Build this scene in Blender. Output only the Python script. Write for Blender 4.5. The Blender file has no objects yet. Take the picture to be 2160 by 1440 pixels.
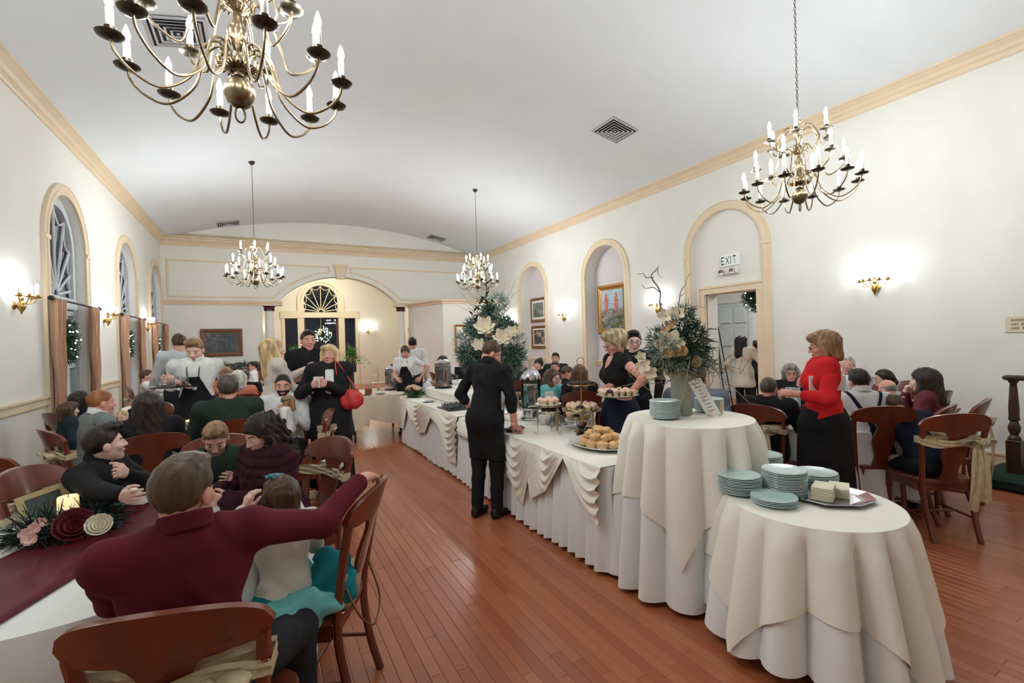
import bpy, math, random
import numpy as np
from mathutils import Vector, Matrix
from mathutils.geometry import tessellate_polygon

# ------------------------------------------------------------------ camera, world, exposure
SC = bpy.context.scene
COL = SC.collection
EYE = np.array([0.0, 0.0, 1.65])
FPX, YAW, PITCH, ROLL = 975.0, math.radians(28.53), -0.0044, 0.0285
_c, _s = math.cos(YAW), math.sin(YAW)
_f0, _r0, _u0 = np.array([_s, _c, 0]), np.array([_c, -_s, 0]), np.array([0, 0, 1.0])
CF = _f0*math.cos(PITCH) + _u0*math.sin(PITCH)
_u1 = _u0*math.cos(PITCH) - _f0*math.sin(PITCH)
CR = _r0*math.cos(ROLL) - _u1*math.sin(ROLL)
CU = _r0*math.sin(ROLL) + _u1*math.cos(ROLL)
cam = bpy.data.cameras.new('camera'); camo = bpy.data.objects.new('camera', cam); COL.objects.link(camo)
cam.sensor_width = 36.0; cam.lens = FPX/2160*36; cam.clip_start = 0.05; cam.clip_end = 200
camo.matrix_world = Matrix([[CR[0], CU[0], -CF[0], EYE[0]], [CR[1], CU[1], -CF[1], EYE[1]], [CR[2], CU[2], -CF[2], EYE[2]], [0, 0, 0, 1]])
SC.camera = camo
world = bpy.data.worlds.new('night'); SC.world = world; world.use_nodes = True
world.node_tree.nodes['Background'].inputs[0].default_value = (0.012, 0.014, 0.02, 1)
world.node_tree.nodes['Background'].inputs[1].default_value = 1.0
vs = SC.view_settings
vs.view_transform = 'Standard'; vs.look = 'None'; vs.gamma = 1.0; vs.use_curve_mapping = False
vs.exposure = 0.40
# light paths: enough bounces for a white room, no caustic fireflies from the glassware
cy = SC.cycles; cy.max_bounces = 6; cy.diffuse_bounces = 3; cy.glossy_bounces = 2; cy.transmission_bounces = 5; cy.transparent_max_bounces = 8
cy.caustics_reflective = False; cy.caustics_refractive = False
BULB_CHANDELIER = 250.0     # emission of a chandelier bulb
BULB_SCONCE = 110.0

def ray(x, y): return CF + CR*((x-1080)/FPX) + CU*((720-y)/FPX)
def fl(x, y, z=0.0):
    d = ray(x, y); return EYE + d*((z-EYE[2])/d[2])
def onx(x, y, X):
    d = ray(x, y); return EYE + d*(X/d[0])
def ony(x, y, Y):
    d = ray(x, y); return EYE + d*(Y/d[1])
def dep(x, y, D): return EYE + ray(x, y)*D

# ------------------------------------------------------------------ materials
MATS = {}
def mat(name, col, rough=0.6, metal=0.0, var=0.0, scale=8.0, bump=0.0, bscale=40.0, spec=0.5, emit=None, estr=0.0,
        trans=0.0, sheen=0.0, coat=0.0, stretch=None, sss=0.0, alpha=1.0, col2=None, ior=1.45):
    if name in MATS: return MATS[name]
    m = bpy.data.materials.new(name); m.use_nodes = True; MATS[name] = m
    nt = m.node_tree; b = nt.nodes['Principled BSDF']; L = nt.links.new
    I = b.inputs
    I['Base Color'].default_value = (*col, 1); I['Roughness'].default_value = rough; I['Metallic'].default_value = metal
    I['Specular IOR Level'].default_value = spec; I['IOR'].default_value = ior
    if trans: I['Transmission Weight'].default_value = trans
    if sheen: I['Sheen Weight'].default_value = sheen
    if coat: I['Coat Weight'].default_value = coat; I['Coat Roughness'].default_value = 0.12
    if alpha < 1: I['Alpha'].default_value = alpha
    if sss:
        I['Subsurface Weight'].default_value = sss; I['Subsurface Radius'].default_value = (0.012, 0.005, 0.003)
        I['Subsurface Scale'].default_value = 0.6
    if emit and estr < 20: m.cycles.emission_sampling = 'NONE'
    if emit: I['Emission Color'].default_value = (*emit, 1); I['Emission Strength'].default_value = estr
    if var or bump or col2:
        tc = nt.nodes.new('ShaderNodeTexCoord'); mp = nt.nodes.new('ShaderNodeMapping'); L(tc.outputs['Object'], mp.inputs[0])
        if stretch: mp.inputs['Scale'].default_value = stretch
        if var or col2:
            n = nt.nodes.new('ShaderNodeTexNoise'); n.inputs['Scale'].default_value = scale; n.inputs['Detail'].default_value = 6
            L(mp.outputs[0], n.inputs['Vector'])
            r = nt.nodes.new('ShaderNodeValToRGB'); L(n.outputs[0], r.inputs[0])
            a = tuple(max(0, c*(1-var)) for c in col); d = col2 if col2 else tuple(min(1, c*(1+var)) for c in col)
            r.color_ramp.elements[0].color = (*a, 1); r.color_ramp.elements[1].color = (*d, 1)
            r.color_ramp.elements[0].position = 0.36; r.color_ramp.elements[1].position = 0.64
            L(r.outputs[0], I['Base Color'])
        if bump:
            n2 = nt.nodes.new('ShaderNodeTexNoise'); n2.inputs['Scale'].default_value = bscale; n2.inputs['Detail'].default_value = 5
            L(mp.outputs[0], n2.inputs['Vector'])
            bp = nt.nodes.new('ShaderNodeBump'); bp.inputs['Strength'].default_value = bump; bp.inputs['Distance'].default_value = 0.01
            L(n2.outputs[0], bp.inputs['Height']); L(bp.outputs[0], I['Normal'])
    return m

def mat_glass(name, tint=(1, 1, 1), refl=0.5, rough=0.0):
    # thin pane or thin-walled glass: lets light straight through, mirrors by angle
    if name in MATS: return MATS[name]
    m = bpy.data.materials.new(name); m.use_nodes = True; MATS[name] = m; nt = m.node_tree; nt.nodes.clear(); L = nt.links.new
    o = nt.nodes.new('ShaderNodeOutputMaterial'); mix = nt.nodes.new('ShaderNodeMixShader')
    t = nt.nodes.new('ShaderNodeBsdfTransparent'); t.inputs[0].default_value = (*tint, 1)
    g = nt.nodes.new('ShaderNodeBsdfGlossy'); g.inputs['Roughness'].default_value = rough
    f = nt.nodes.new('ShaderNodeFresnel'); f.inputs[0].default_value = 1.0 + refl
    L(f.outputs[0], mix.inputs[0]); L(t.outputs[0], mix.inputs[1]); L(g.outputs[0], mix.inputs[2]); L(mix.outputs[0], o.inputs[0])
    return m

def mat_painting(name, stops, scale=4.0, rough=0.45, seed=0.0, stretch=(1, 1, 1)):
    if name in MATS: return MATS[name]
    m = bpy.data.materials.new(name); m.use_nodes = True; MATS[name] = m; nt = m.node_tree; b = nt.nodes['Principled BSDF']; L = nt.links.new
    b.inputs['Roughness'].default_value = rough
    tc = nt.nodes.new('ShaderNodeTexCoord'); mp = nt.nodes.new('ShaderNodeMapping'); L(tc.outputs['Object'], mp.inputs[0])
    mp.inputs['Location'].default_value = (seed, seed*1.7, seed*.4); mp.inputs['Scale'].default_value = stretch
    n = nt.nodes.new('ShaderNodeTexNoise'); n.inputs['Scale'].default_value = scale; n.inputs['Detail'].default_value = 8
    n.inputs['Distortion'].default_value = 0.6
    L(mp.outputs[0], n.inputs['Vector']); r = nt.nodes.new('ShaderNodeValToRGB'); L(n.outputs[0], r.inputs[0])
    el = r.color_ramp.elements
    while len(el) < len(stops): el.new(0.5)
    for e, (p, c) in zip(el, stops): e.position = p; e.color = (*c, 1)
    L(r.outputs[0], b.inputs['Base Color'])
    return m

def srgb(r, g, b):
    f = lambda v: (v/255/12.92) if v/255 <= .04045 else ((v/255+.055)/1.055)**2.4
    return (f(r), f(g), f(b))

# ------------------------------------------------------------------ mesh builder
class MB:
    def __init__(s): s.v = []; s.f = []; s.m = []; s.n = 0
    def add(s, verts, faces, mi=0):
        o = s.n; s.v.extend([tuple(map(float, p)) for p in verts]); s.n += len(verts)
        s.f.extend([tuple(int(i)+o for i in f) for f in faces]); s.m.extend([mi]*len(faces)); return s
    def box(s, lo, hi, mi=0, M=None):
        x0, y0, z0 = lo; x1, y1, z1 = hi
        v = [(x0, y0, z0), (x1, y0, z0), (x1, y1, z0), (x0, y1, z0), (x0, y0, z1), (x1, y0, z1), (x1, y1, z1), (x0, y1, z1)]
        if M is not None: v = [tuple(M @ Vector(p)) for p in v]
        return s.add(v, [(3, 2, 1, 0), (4, 5, 6, 7), (0, 1, 5, 4), (1, 2, 6, 5), (2, 3, 7, 6), (3, 0, 4, 7)], mi)
    def rbox(s, lo, hi, r=.01, mi=0, M=None):
        # box with chamfered vertical edges and top/bottom rims
        x0, y0, z0 = lo; x1, y1, z1 = hi
        def ring(i, z): return [(x0+r+i, y0+i, z), (x1-r-i, y0+i, z), (x1-i, y0+r+i, z), (x1-i, y1-r-i, z), (x1-r-i, y1-i, z), (x0+r+i, y1-i, z), (x0+i, y1-r-i, z), (x0+i, y0+r+i, z)]
        rings = [ring(r, z0), ring(0, z0+r), ring(0, z1-r), ring(r, z1)]
        v = sum(rings, []); 
        if M is not None: v = [tuple(M @ Vector(p)) for p in v]
        f = [tuple(range(7, -1, -1)), tuple(range(24, 32))]
        for k in range(3):
            for i in range(8): j = (i+1) % 8; f.append((k*8+i, k*8+j, k*8+8+j, k*8+8+i))
        return s.add(v, f, mi)
    def lathe(s, prof, c=(0, 0, 0), n=20, mi=0, M=None, cap=True, sx=1, sy=1):
        # prof: list of (r, z) bottom to top
        v = []; f = []
        for r, z in prof:
            for i in range(n):
                a = 2*math.pi*i/n; v.append((c[0]+r*sx*math.cos(a), c[1]+r*sy*math.sin(a), c[2]+z))
        for k in range(len(prof)-1):
            for i in range(n): j = (i+1) % n; f.append((k*n+i, k*n+j, k*n+n+j, k*n+n+i))
        if cap:
            if prof[0][0] > 1e-6: f.append(tuple(range(n-1, -1, -1)))
            if prof[-1][0] > 1e-6: f.append(tuple(range((len(prof)-1)*n, len(prof)*n)))
        if M is not None: v = [tuple(M @ Vector(p)) for p in v]
        return s.add(v, f, mi)
    def tube(s, pts, rad, n=8, mi=0, cap=True, flat=None, closed=False):
        P = np.array(pts, float); k = len(P)
        R = np.full(k, rad) if np.isscalar(rad) else np.array(rad, float)
        T = np.zeros_like(P)
        if closed: T = np.roll(P, -1, 0)-np.roll(P, 1, 0)
        else: T[1:-1] = P[2:]-P[:-2]; T[0] = P[1]-P[0]; T[-1] = P[-1]-P[-2]
        T /= np.maximum(np.linalg.norm(T, axis=1, keepdims=True), 1e-9)
        up = np.array([0, 0, 1.0]) if abs(T[0][2]) < .9 else np.array([1.0, 0, 0])
        a = np.cross(T[0], up); a /= np.linalg.norm(a); v = []; f = []
        for i in range(k):
            a = a - T[i]*(a@T[i]); a /= max(np.linalg.norm(a), 1e-9); b = np.cross(T[i], a)
            for j in range(n):
                t = 2*math.pi*j/n; fx = 1 if flat is None else flat
                v.append(P[i]+R[i]*(math.cos(t)*a+math.sin(t)*b*fx))
        for i in range(k-1 if not closed else k):
            i2 = (i+1) % k
            for j in range(n): j2 = (j+1) % n; f.append((i*n+j, i*n+j2, i2*n+j2, i2*n+j))
        if cap and not closed: f.append(tuple(range(n-1, -1, -1))); f.append(tuple(range((k-1)*n, k*n)))
        return s.add(v, f, mi)
    def ball(s, c, r, n=12, m=8, mi=0, M=None):
        rx, ry, rz = (r, r, r) if np.isscalar(r) else r
        prof = []; v = [(c[0], c[1], c[2]-rz)]; f = []
        for k in range(1, m):
            t = -math.pi/2+math.pi*k/m
            for i in range(n):
                a = 2*math.pi*i/n; v.append((c[0]+rx*math.cos(t)*math.cos(a), c[1]+ry*math.cos(t)*math.sin(a), c[2]+rz*math.sin(t)))
        v.append((c[0], c[1], c[2]+rz)); top = len(v)-1
        for i in range(n): j = (i+1) % n; f.append((0, 1+j, 1+i)); f.append((top, 1+(m-2)*n+i, 1+(m-2)*n+j))
        for k in range(m-2):
            for i in range(n): j = (i+1) % n; f.append((1+k*n+i, 1+k*n+j, 1+(k+1)*n+j, 1+(k+1)*n+i))
        if M is not None: v = [tuple(M @ Vector(p)) for p in v]
        return s.add(v, f, mi)
    def grid(s, G, mi=0, closed_u=False, thick=0.0):
        # G: array (nu, nv, 3)
        G = np.asarray(G, float); nu, nv = G.shape[:2]; v = G.reshape(-1, 3); f = []
        for i in range(nu if closed_u else nu-1):
            i2 = (i+1) % nu
            for j in range(nv-1): f.append((i*nv+j, i2*nv+j, i2*nv+j+1, i*nv+j+1))
        return s.add(v, f, mi)
    def slab(s, front, back, mi=0):
        # two grids (nu,nv,3) closed into a solid panel
        F = np.asarray(front, float); B = np.asarray(back, float); nu, nv = F.shape[:2]; N = nu*nv
        v = np.concatenate([F.reshape(-1, 3), B.reshape(-1, 3)]); f = []
        for i in range(nu-1):
            for j in range(nv-1):
                a, b, c, d = i*nv+j, (i+1)*nv+j, (i+1)*nv+j+1, i*nv+j+1
                f.append((a, b, c, d)); f.append((N+d, N+c, N+b, N+a))
        def edge(idx):
            for p, q in zip(idx[:-1], idx[1:]): f.append((q, p, N+p, N+q))
        edge([i*nv for i in range(nu)]); edge([(nu-1)*nv+j for j in range(nv)])
        edge([i*nv+nv-1 for i in range(nu-1, -1, -1)]); edge([j for j in range(nv-1, -1, -1)])
        return s.add(v, f, mi)
    def prism(s, poly, d, mi=0, M=None):
        # 2-D outline (x,z) extruded along y from 0 to d
        n = len(poly); tri = tessellate_polygon([[Vector((p[0], p[1], 0)) for p in poly]])
        v = [(p[0], 0, p[1]) for p in poly]+[(p[0], d, p[1]) for p in poly]; f = []
        for t in tri: f.append(tuple(t)); f.append(tuple(n+i for i in reversed(t)))
        for i in range(n): j = (i+1) % n; f.append((i, n+i, n+j, j))
        if M is not None: v = [tuple(M @ Vector(p)) for p in v]
        return s.add(v, f, mi)
    def xform(s, M, start=0):
        for i in range(start, s.n): s.v[i] = tuple(M @ Vector(s.v[i]))
        return s
    def mesh(s, name, mats, smooth=True, angle=40):
        me = bpy.data.meshes.new(name); me.from_pydata(s.v, [], s.f)
        for m in (mats if isinstance(mats, (list, tuple)) else [mats]): me.materials.append(m)
        if len(me.materials) > 1: me.polygons.foreach_set('material_index', s.m)
        finish(me, smooth, angle); return me
    def build(s, name, mats, parent=None, smooth=True, angle=40, loc=None):
        return link(name, s.mesh(name, mats, smooth, angle), parent, loc)

def finish(me, smooth=True, angle=40):
    import bmesh
    bm = bmesh.new(); bm.from_mesh(me); bmesh.ops.recalc_face_normals(bm, faces=bm.faces)
    if smooth:
        c = math.radians(angle)
        for f in bm.faces: f.smooth = True
        for e in bm.edges:
            if len(e.link_faces) == 2 and e.calc_face_angle(0) > c: e.smooth = False
    bm.to_mesh(me); bm.free()

def link(name, data, parent=None, loc=None):
    o = bpy.data.objects.new(name, data); COL.objects.link(o)
    if parent is not None: o.parent = parent
    if loc is not None: o.location = loc
    return o
def thing(name, label, cat, loc=(0, 0, 0), rz=0.0, group=None):
    o = link(name, None, None, loc); o.rotation_euler = (0, 0, rz); o.empty_display_size = .1
    return tag(o, label, cat, group)
def tag(o, label, cat, group=None, kind=None):
    if label: o['label'] = label
    if cat: o['category'] = cat
    if group: o['group'] = group
    if kind: o['kind'] = kind
    return o
def struct(o, label=None, cat=None):
    o['kind'] = 'structure'
    if label: o['label'] = label
    if cat: o['category'] = cat
    return o
def kids(o): return [c for c in bpy.data.objects if c.parent == o]
def dup(o, loc=None, rz=None, label=None, group=None, parent=None, _k=None):
    c = o.copy(); COL.objects.link(c)
    if parent is not None: c.parent = parent
    if loc is not None: c.location = loc
    if rz is not None: c.rotation_euler = (0, 0, rz)
    if label: c['label'] = label
    if group: c['group'] = group
    for k in (PROTO_KIDS.get(o.name) or kids(o)): dup(k, parent=c)
    return c
PROTO_KIDS = {}
def rotz(a): return Matrix.Rotation(a, 4, 'Z')
def frame_to(p, zdir, xhint=(1, 0, 0)):
    z = Vector(zdir).normalized(); x = Vector(xhint); x = (x-z*x.dot(z))
    if x.length < 1e-4: x = Vector((0, 1, 0)); x = x-z*x.dot(z)
    x.normalize(); y = z.cross(x); M = Matrix((x, y, z)).transposed().to_4x4(); M.translation = Vector(p); return M

# ------------------------------------------------------------------ palette
M_WALL = mat('cream_plaster', srgb(238, 236, 227), .75, var=.015, scale=1.2, bump=.12, bscale=5)
M_WALLR = mat('rough_plaster', srgb(236, 235, 226), .75, var=.02, scale=1.5, bump=.6, bscale=3.2)
M_CEIL = mat('ceiling_white', srgb(232, 238, 240), .85, var=.01, scale=2)
M_TRIM = mat('tan_trim', srgb(234, 214, 182), .5, var=.03, scale=3)
M_WHITE = mat('white_paint', srgb(240, 240, 238), .45)
M_NICHE = mat('niche_wallpaper', srgb(224, 216, 216), .7, var=.03, scale=14, stretch=(1, 12, .3))
M_GRILLE = mat('vent_white', srgb(205, 206, 210), .5)
M_DARK = mat('dark_cavity', (.015, .017, .02), .8)
M_BRASS = mat('aged_brass', srgb(126, 110, 86), .3, 1.0, var=.15, scale=30)
M_BRASSD = mat('dark_brass', srgb(78, 70, 58), .4, 1.0, var=.2, scale=30)
M_GOLD = mat('gold_metal', srgb(196, 160, 96), .3, 1.0)
M_CANDLE = mat('candle_sleeve', srgb(244, 240, 226), .4)
M_BULBC = mat('bulb_glow', (1, .95, .86), .3, emit=(.95, .98, 1.0), estr=BULB_CHANDELIER)
M_BULBS = mat('sconce_bulb_glow', (1, .95, .86), .3, emit=(.95, .985, 1.0), estr=BULB_SCONCE)
M_TINY = mat('fairy_light', (1, 1, .95), .3, emit=(1, .98, .92), estr=14)
M_WOOD = mat('cherry_wood', srgb(108, 50, 32), .3, var=.28, scale=5, stretch=(1, 1, .25), coat=.35)
M_WOODD = mat('dark_walnut', srgb(62, 38, 30), .4, var=.25, scale=6, coat=.2)
M_CLOTH = mat('white_linen', srgb(246, 246, 244), .85, bump=.05, bscale=300)
M_IVORY = mat('ivory_linen', srgb(250, 244, 231), .8, bump=.05, bscale=300)
M_BEIGE = mat('beige_linen', srgb(232, 214, 190), .8, sheen=.2)
M_BURG = mat('burgundy_satin', srgb(98, 16, 36), .5, var=.12, scale=6, spec=.3)
M_SASH = mat('champagne_organza', srgb(206, 190, 154), .35, var=.12, scale=30, spec=.7, alpha=.93)
M_CHINA = mat('white_china', srgb(240, 240, 236), .15, coat=.5)
M_STEEL = mat('polished_steel', srgb(205, 205, 208), .14, 1.0)
M_SILVER = mat('silver_tray', srgb(200, 200, 204), .22, 1.0)
M_BLACKP = mat('black_plastic', (.012, .012, .014), .35)
M_GLASS = mat_glass('clear_glass', (.97, .985, .98), .35)
M_PANE = mat_glass('window_glass', (.55, .58, .62), .5)
M_PLATE = mat('sea_glass_plate', srgb(206, 228, 225), .18, coat=.4)
M_GREEN = mat('fir_green', srgb(42, 72, 52), .6, var=.4, scale=20)
M_GREEN2 = mat('frosted_green', srgb(128, 150, 140), .6, var=.25, scale=18)
M_LEAF = mat('leaf_green', srgb(58, 92, 52), .45, var=.3, scale=15)
M_FERN = mat('fern_green', srgb(104, 156, 72), .5, var=.3, scale=12)
M_TWIG = mat('grey_twig', srgb(128, 116, 112), .8, var=.3, scale=30)
M_CREAMF = mat('cream_petal', srgb(238, 226, 200), .6, var=.06, scale=20)
M_GOLDF = mat('gold_petal', srgb(206, 170, 118), .5, var=.2, scale=20)
M_PAPER = mat('white_paper', srgb(240, 238, 230), .7)
M_INK = mat('grey_ink', srgb(92, 90, 86), .7)
# ------------------------------------------------------------------ the room
XL, XR, YF, YB = -2.38, 7.30, 15.87, -3.2
XC, RV = 2.46, 14.8
ZCR0, ZCR1 = 4.60, 4.85          # crown moulding
def ceilz(X): return 5.54-(RV-math.sqrt(RV*RV-(X-XC)**2))

def wall_holes(outer, holes, place, depthdir, name, m, label=None):
    # outer/holes: 2-D loops (a, z); place(a, z, d) -> xyz ; reveals go back by d
    mb = MB(); loops = [outer]+[h for h, d, b in holes]
    tri = tessellate_polygon([[Vector((p[0], p[1], 0)) for p in lp] for lp in loops])
    flat = [p for lp in loops for p in lp]
    mb.add([place(p[0], p[1], 0) for p in flat], tri)
    for h, d, back in holes:
        n = len(h); v = [place(p[0], p[1], 0) for p in h]+[place(p[0], p[1], d) for p in h]
        mb.add(v, [(i, (i+1) % n, n+(i+1) % n, n+i) for i in range(n)])
    o = mb.build(name, m, smooth=True, angle=30); struct(o, label); return o
def arch_loop(c, r, zs, z0, n=24):
    # up one side, over the top, down the other
    return [(c-r, z0)]+[(c-r*math.cos(math.pi*i/n), zs+r*math.sin(math.pi*i/n)) for i in range(n+1)]+[(c+r, z0)]

# floor: strips of red oak running down the room
PW = 0.066
def mat_floor():
    m = bpy.data.materials.new('red_oak_floor'); m.use_nodes = True; nt = m.node_tree; b = nt.nodes['Principled BSDF']; L = nt.links.new
    oi = nt.nodes.new('ShaderNodeObjectInfo'); g = nt.nodes.new('ShaderNodeNewGeometry'); tc = nt.nodes.new('ShaderNodeTexCoord')
    mp = nt.nodes.new('ShaderNodeMapping'); mp.inputs['Scale'].default_value = (26, 1.2, 1); L(g.outputs['Position'], mp.inputs[0])
    n = nt.nodes.new('ShaderNodeTexNoise'); n.inputs['Scale'].default_value = 2.2; n.inputs['Detail'].default_value = 7; L(mp.outputs[0], n.inputs['Vector'])
    # tone per strip: random per mesh island
    ad = nt.nodes.new('ShaderNodeMath'); ad.operation = 'ADD'; L(g.outputs['Random Per Island'], ad.inputs[0]); L(oi.outputs['Random'], ad.inputs[1])
    fr = nt.nodes.new('ShaderNodeMath'); fr.operation = 'FRACT'; L(ad.outputs[0], fr.inputs[0])
    r = nt.nodes.new('ShaderNodeValToRGB'); L(fr.outputs[0], r.inputs[0])
    r.color_ramp.elements[0].color = (*srgb(170, 92, 58), 1); r.color_ramp.elements[1].color = (*srgb(192, 114, 74), 1)
    mx = nt.nodes.new('ShaderNodeMix'); mx.data_type = 'RGBA'; mx.blend_type = 'MULTIPLY'; mx.inputs[0].default_value = .5
    r2 = nt.nodes.new('ShaderNodeValToRGB'); L(n.outputs[0], r2.inputs[0])
    r2.color_ramp.elements[0].position = .3; r2.color_ramp.elements[0].color = (.88, .86, .84, 1); r2.color_ramp.elements[1].position = .6; r2.color_ramp.elements[1].color = (1, 1, 1, 1)
    L(r.outputs[0], mx.inputs[6]); L(r2.outputs[0], mx.inputs[7]); L(mx.outputs[2], b.inputs['Base Color'])
    b.inputs['Roughness'].default_value = .27; b.inputs['Coat Weight'].default_value = .25; b.inputs['Coat Roughness'].default_value = .12
    mr = nt.nodes.new('ShaderNodeMapRange'); L(n.outputs[0], mr.inputs[0]); mr.inputs[3].default_value = .24; mr.inputs[4].default_value = .36
    L(mr.outputs[0], b.inputs['Roughness'])
    return m
M_FLOOR = mat_floor()
rnd = random.Random(7)
fb = MB(); fb.add([(XL-.4, YB-.3, -.014), (XR+5, YB-.3, -.014), (XR+5, 21, -.014), (XL-.4, 21, -.014)], [(0, 1, 2, 3)])
floor = fb.build('floor', mat('floor_joint', srgb(58, 28, 18), .6)); struct(floor, 'glossy red oak strip floor', 'floor')
planks = []
x = XL-.3
while x < XR+4.6:
    y = YB-rnd.random()*1.1
    while y < 20.5:
        l = rnd.uniform(.55, 1.5); y1 = min(y+l, 20.6)
        if x < XR+.2 or 2.5 < y < 8.7:
            cx, cy = x+PW/2, (y+y1)/2; d = np.array([cx, cy, 0])-EYE; D = d@CF
            vis = 0
            if D > .8:
                px = 1080+FPX*(d@CR)/D; py = 720-FPX*(d@CU)/D
                openf = (640 < px < 1500 or px > 1850) and 850 < py < 1520
                if -60 < px < 2220 and 700 < py < 1520: vis = (y1-y)*PW/(D*D)*(3 if openf else 1)
            planks.append((vis, x, y, y1))
        y = y1
    x += PW
planks.sort(key=lambda p: -p[0])
def plank_geo(mb, x, y, y1, o=(0, 0)):
    g = .0007; e = .0022; a, b, c, d = x+g-o[0], x+PW-g-o[0], y+g-o[1], y1-g-o[1]
    v = [(a, c, -.012), (b, c, -.012), (b, d, -.012), (a, d, -.012), (a, c, -e*.5), (b, c, -e*.5), (b, d, -e*.5), (a, d, -e*.5),
         (a+e, c+e, 0), (b-e, c+e, 0), (b-e, d-e, 0), (a+e, d-e, 0)]
    mb.add(v, [(0, 1, 5, 4), (1, 2, 6, 5), (2, 3, 7, 6), (3, 0, 4, 7), (4, 5, 9, 8), (5, 6, 10, 9), (6, 7, 11, 10), (7, 4, 8, 11), (8, 9, 10, 11)])
for vis, x, y, y1 in planks[:300]:
    mb = MB(); plank_geo(mb, x, y, y1); mb.build('plank', M_FLOOR, floor, smooth=False)
mb = MB()
for vis, x, y, y1 in planks[300:]: plank_geo(mb, x, y, y1)
o = mb.build('strip_flooring', M_FLOOR, floor, smooth=False); o['kind'] = 'stuff'

# vaulted ceiling
mb = MB(); n = 40; xs = [XL-.05+(XR-XL+.1)*i/n for i in range(n+1)]
mb.grid(np.array([[(x, YB, ceilz(x)), (x, YF+.05, ceilz(x))] for x in xs]))
struct(mb.build('ceiling', M_CEIL), 'shallow barrel vaulted white ceiling', 'ceiling')

# walls
ZS, RO, RI = 3.13, .865, .715     # arch springing, outer and inner trim radius
CR_ = [5.42, 8.70, 12.04]         # arches of the long wall with niches
CL_ = [8.75, 12.08, 15.0]         # windows of the opposite wall
ZSILL = .62
outer = [(YB, 0), (YF, 0), (YF, 5.3), (YB, 5.3)]
holes = [(arch_loop(CR_[0], RI, ZS, 0), .06, 1), (arch_loop(CR_[1], RI, ZS, 0), .30, 1), (arch_loop(CR_[2], RI, ZS, 0), .30, 1)]
wall_holes(outer, holes, lambda a, z, d: (XR+d, a, z), 1, 'wall_right', M_WALLR, 'long plaster wall with two niches and an arched doorway')
holes = [(arch_loop(c, RI, ZS, ZSILL), .17, 1) for c in CL_]
wall_holes(outer, holes, lambda a, z, d: (XL-d, a, z), 1, 'wall_left', M_WALL, 'long cream wall with arched windows')
# back wall (behind the viewer)
mb = MB(); mb.add([(XL, YB, 0), (XR, YB, 0), (XR, YB, 5.6), (XL, YB, 5.6)], [(0, 1, 2, 3)])
struct(mb.build('wall_back', M_WALL), 'plain cream end wall')
# backs of the niches
for i, c in enumerate(CR_[1:]):
    mb = MB(); lp = arch_loop(c, RI+.01, ZS, 0); mb.add([(XR+.299, a, z) for a, z in lp], [tuple(range(len(lp)))])
    struct(mb.build('wall_niche', M_NICHE, smooth=False), 'pale striped paper at the back of a niche')
    mb = MB(); mb.box((XR+.24, c-RI, 1.02), (XR+.30, c+RI, 1.05)); mb.box((XR+.265, c-RI, .94), (XR+.30, c+RI, 1.02))
    struct(mb.build('trim_%d' % (i+1), M_TRIM, smooth=False), 'tan chair rail inside a niche')
# tympanum above the door with the doorway cut out
DY0, DY1, DZ = 4.83, 5.86, 2.38
lp = arch_loop(CR_[0], RI+.01, ZS, 0)
hole = [(DY0, 0), (DY0, DZ), (DY1, DZ), (DY1, 0)]
n = len(lp); poly = [(CR_[0]-RI-.01, 0), (DY0, 0), (DY0, DZ), (DY1, DZ), (DY1, 0)]+lp[::-1][:-1]
mb = MB(); tri = tessellate_polygon([[Vector((a, z, 0)) for a, z in poly]])
mb.add([(XR+.06, a, z) for a, z in poly], tri)
mb.add([(XR+.06, DY0, 0), (XR+.06, DY0, DZ), (XR+.36, DY0, DZ), (XR+.36, DY0, 0)], [(0, 1, 2, 3)])
mb.add([(XR+.06, DY1, 0), (XR+.06, DY1, DZ), (XR+.36, DY1, DZ), (XR+.36, DY1, 0)], [(0, 1, 2, 3)])
mb.add([(XR+.06, DY0, DZ), (XR+.06, DY1, DZ), (XR+.36, DY1, DZ), (XR+.36, DY0, DZ)], [(0, 1, 2, 3)])
struct(mb.build('wall_doorway', M_WALL, smooth=False), 'plaster panel over the doorway inside the arch')
# door casing
mb = MB()
mb.box((XR-.01, DY1, 0), (XR+.075, DY1+.13, DZ+.0)); mb.box((XR-.01, DY0-.13, 0), (XR+.075, DY0, DZ)); mb.box((XR-.012, DY0-.131, DZ), (XR+.075, DY1+.131, DZ+.12))
mb.box((XR-.03, DY1+.10, 0), (XR+.074, DY1+.133, DZ+.10)); mb.box((XR-.032, DY0-.135, DZ+.10), (XR+.073, DY1+.136, DZ+.14))
struct(mb.build('trim_5', M_TRIM, smooth=False), 'tan casing around the doorway')

def arch_trim(c, place, name, label, z0=0.0, w=RO-RI):
    # raised band with a bead, running up, round and down again
    mb = MB(); n = 28
    def loop(r): return [(c-r, z0), (c-r, ZS)]+[(c-r*math.cos(math.pi*i/n), ZS+r*math.sin(math.pi*i/n)) for i in range(1, n)]+[(c+r, ZS), (c+r, z0)]
    prof = [(RI, 0), (RI, .035), (RI+.02, .045), (RI+w*.45, .045), (RI+w*.55, .032), (RO-.02, .032), (RO-.012, .042), (RO, .036), (RO, 0)]
    G = np.array([[place(a, z, -d) for a, z in loop(r)] for r, d in prof]); mb.grid(G)
    # little impost blocks at the springing
    for s in (-1, 1):
        a0, a1 = sorted((c+s*(RI-.005), c+s*(RO+.005)))
        v = [place(a, z, -d) for a in (a0, a1) for z in (ZS-.03, ZS+.03) for d in (0, .052)]
        mb.add(v, [(0, 1, 3, 2), (4, 6, 7, 5), (0, 4, 5, 1), (2, 3, 7, 6), (1, 5, 7, 3)])
    o = mb.build(name, M_TRIM, smooth=False); struct(o, label); return o
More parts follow.
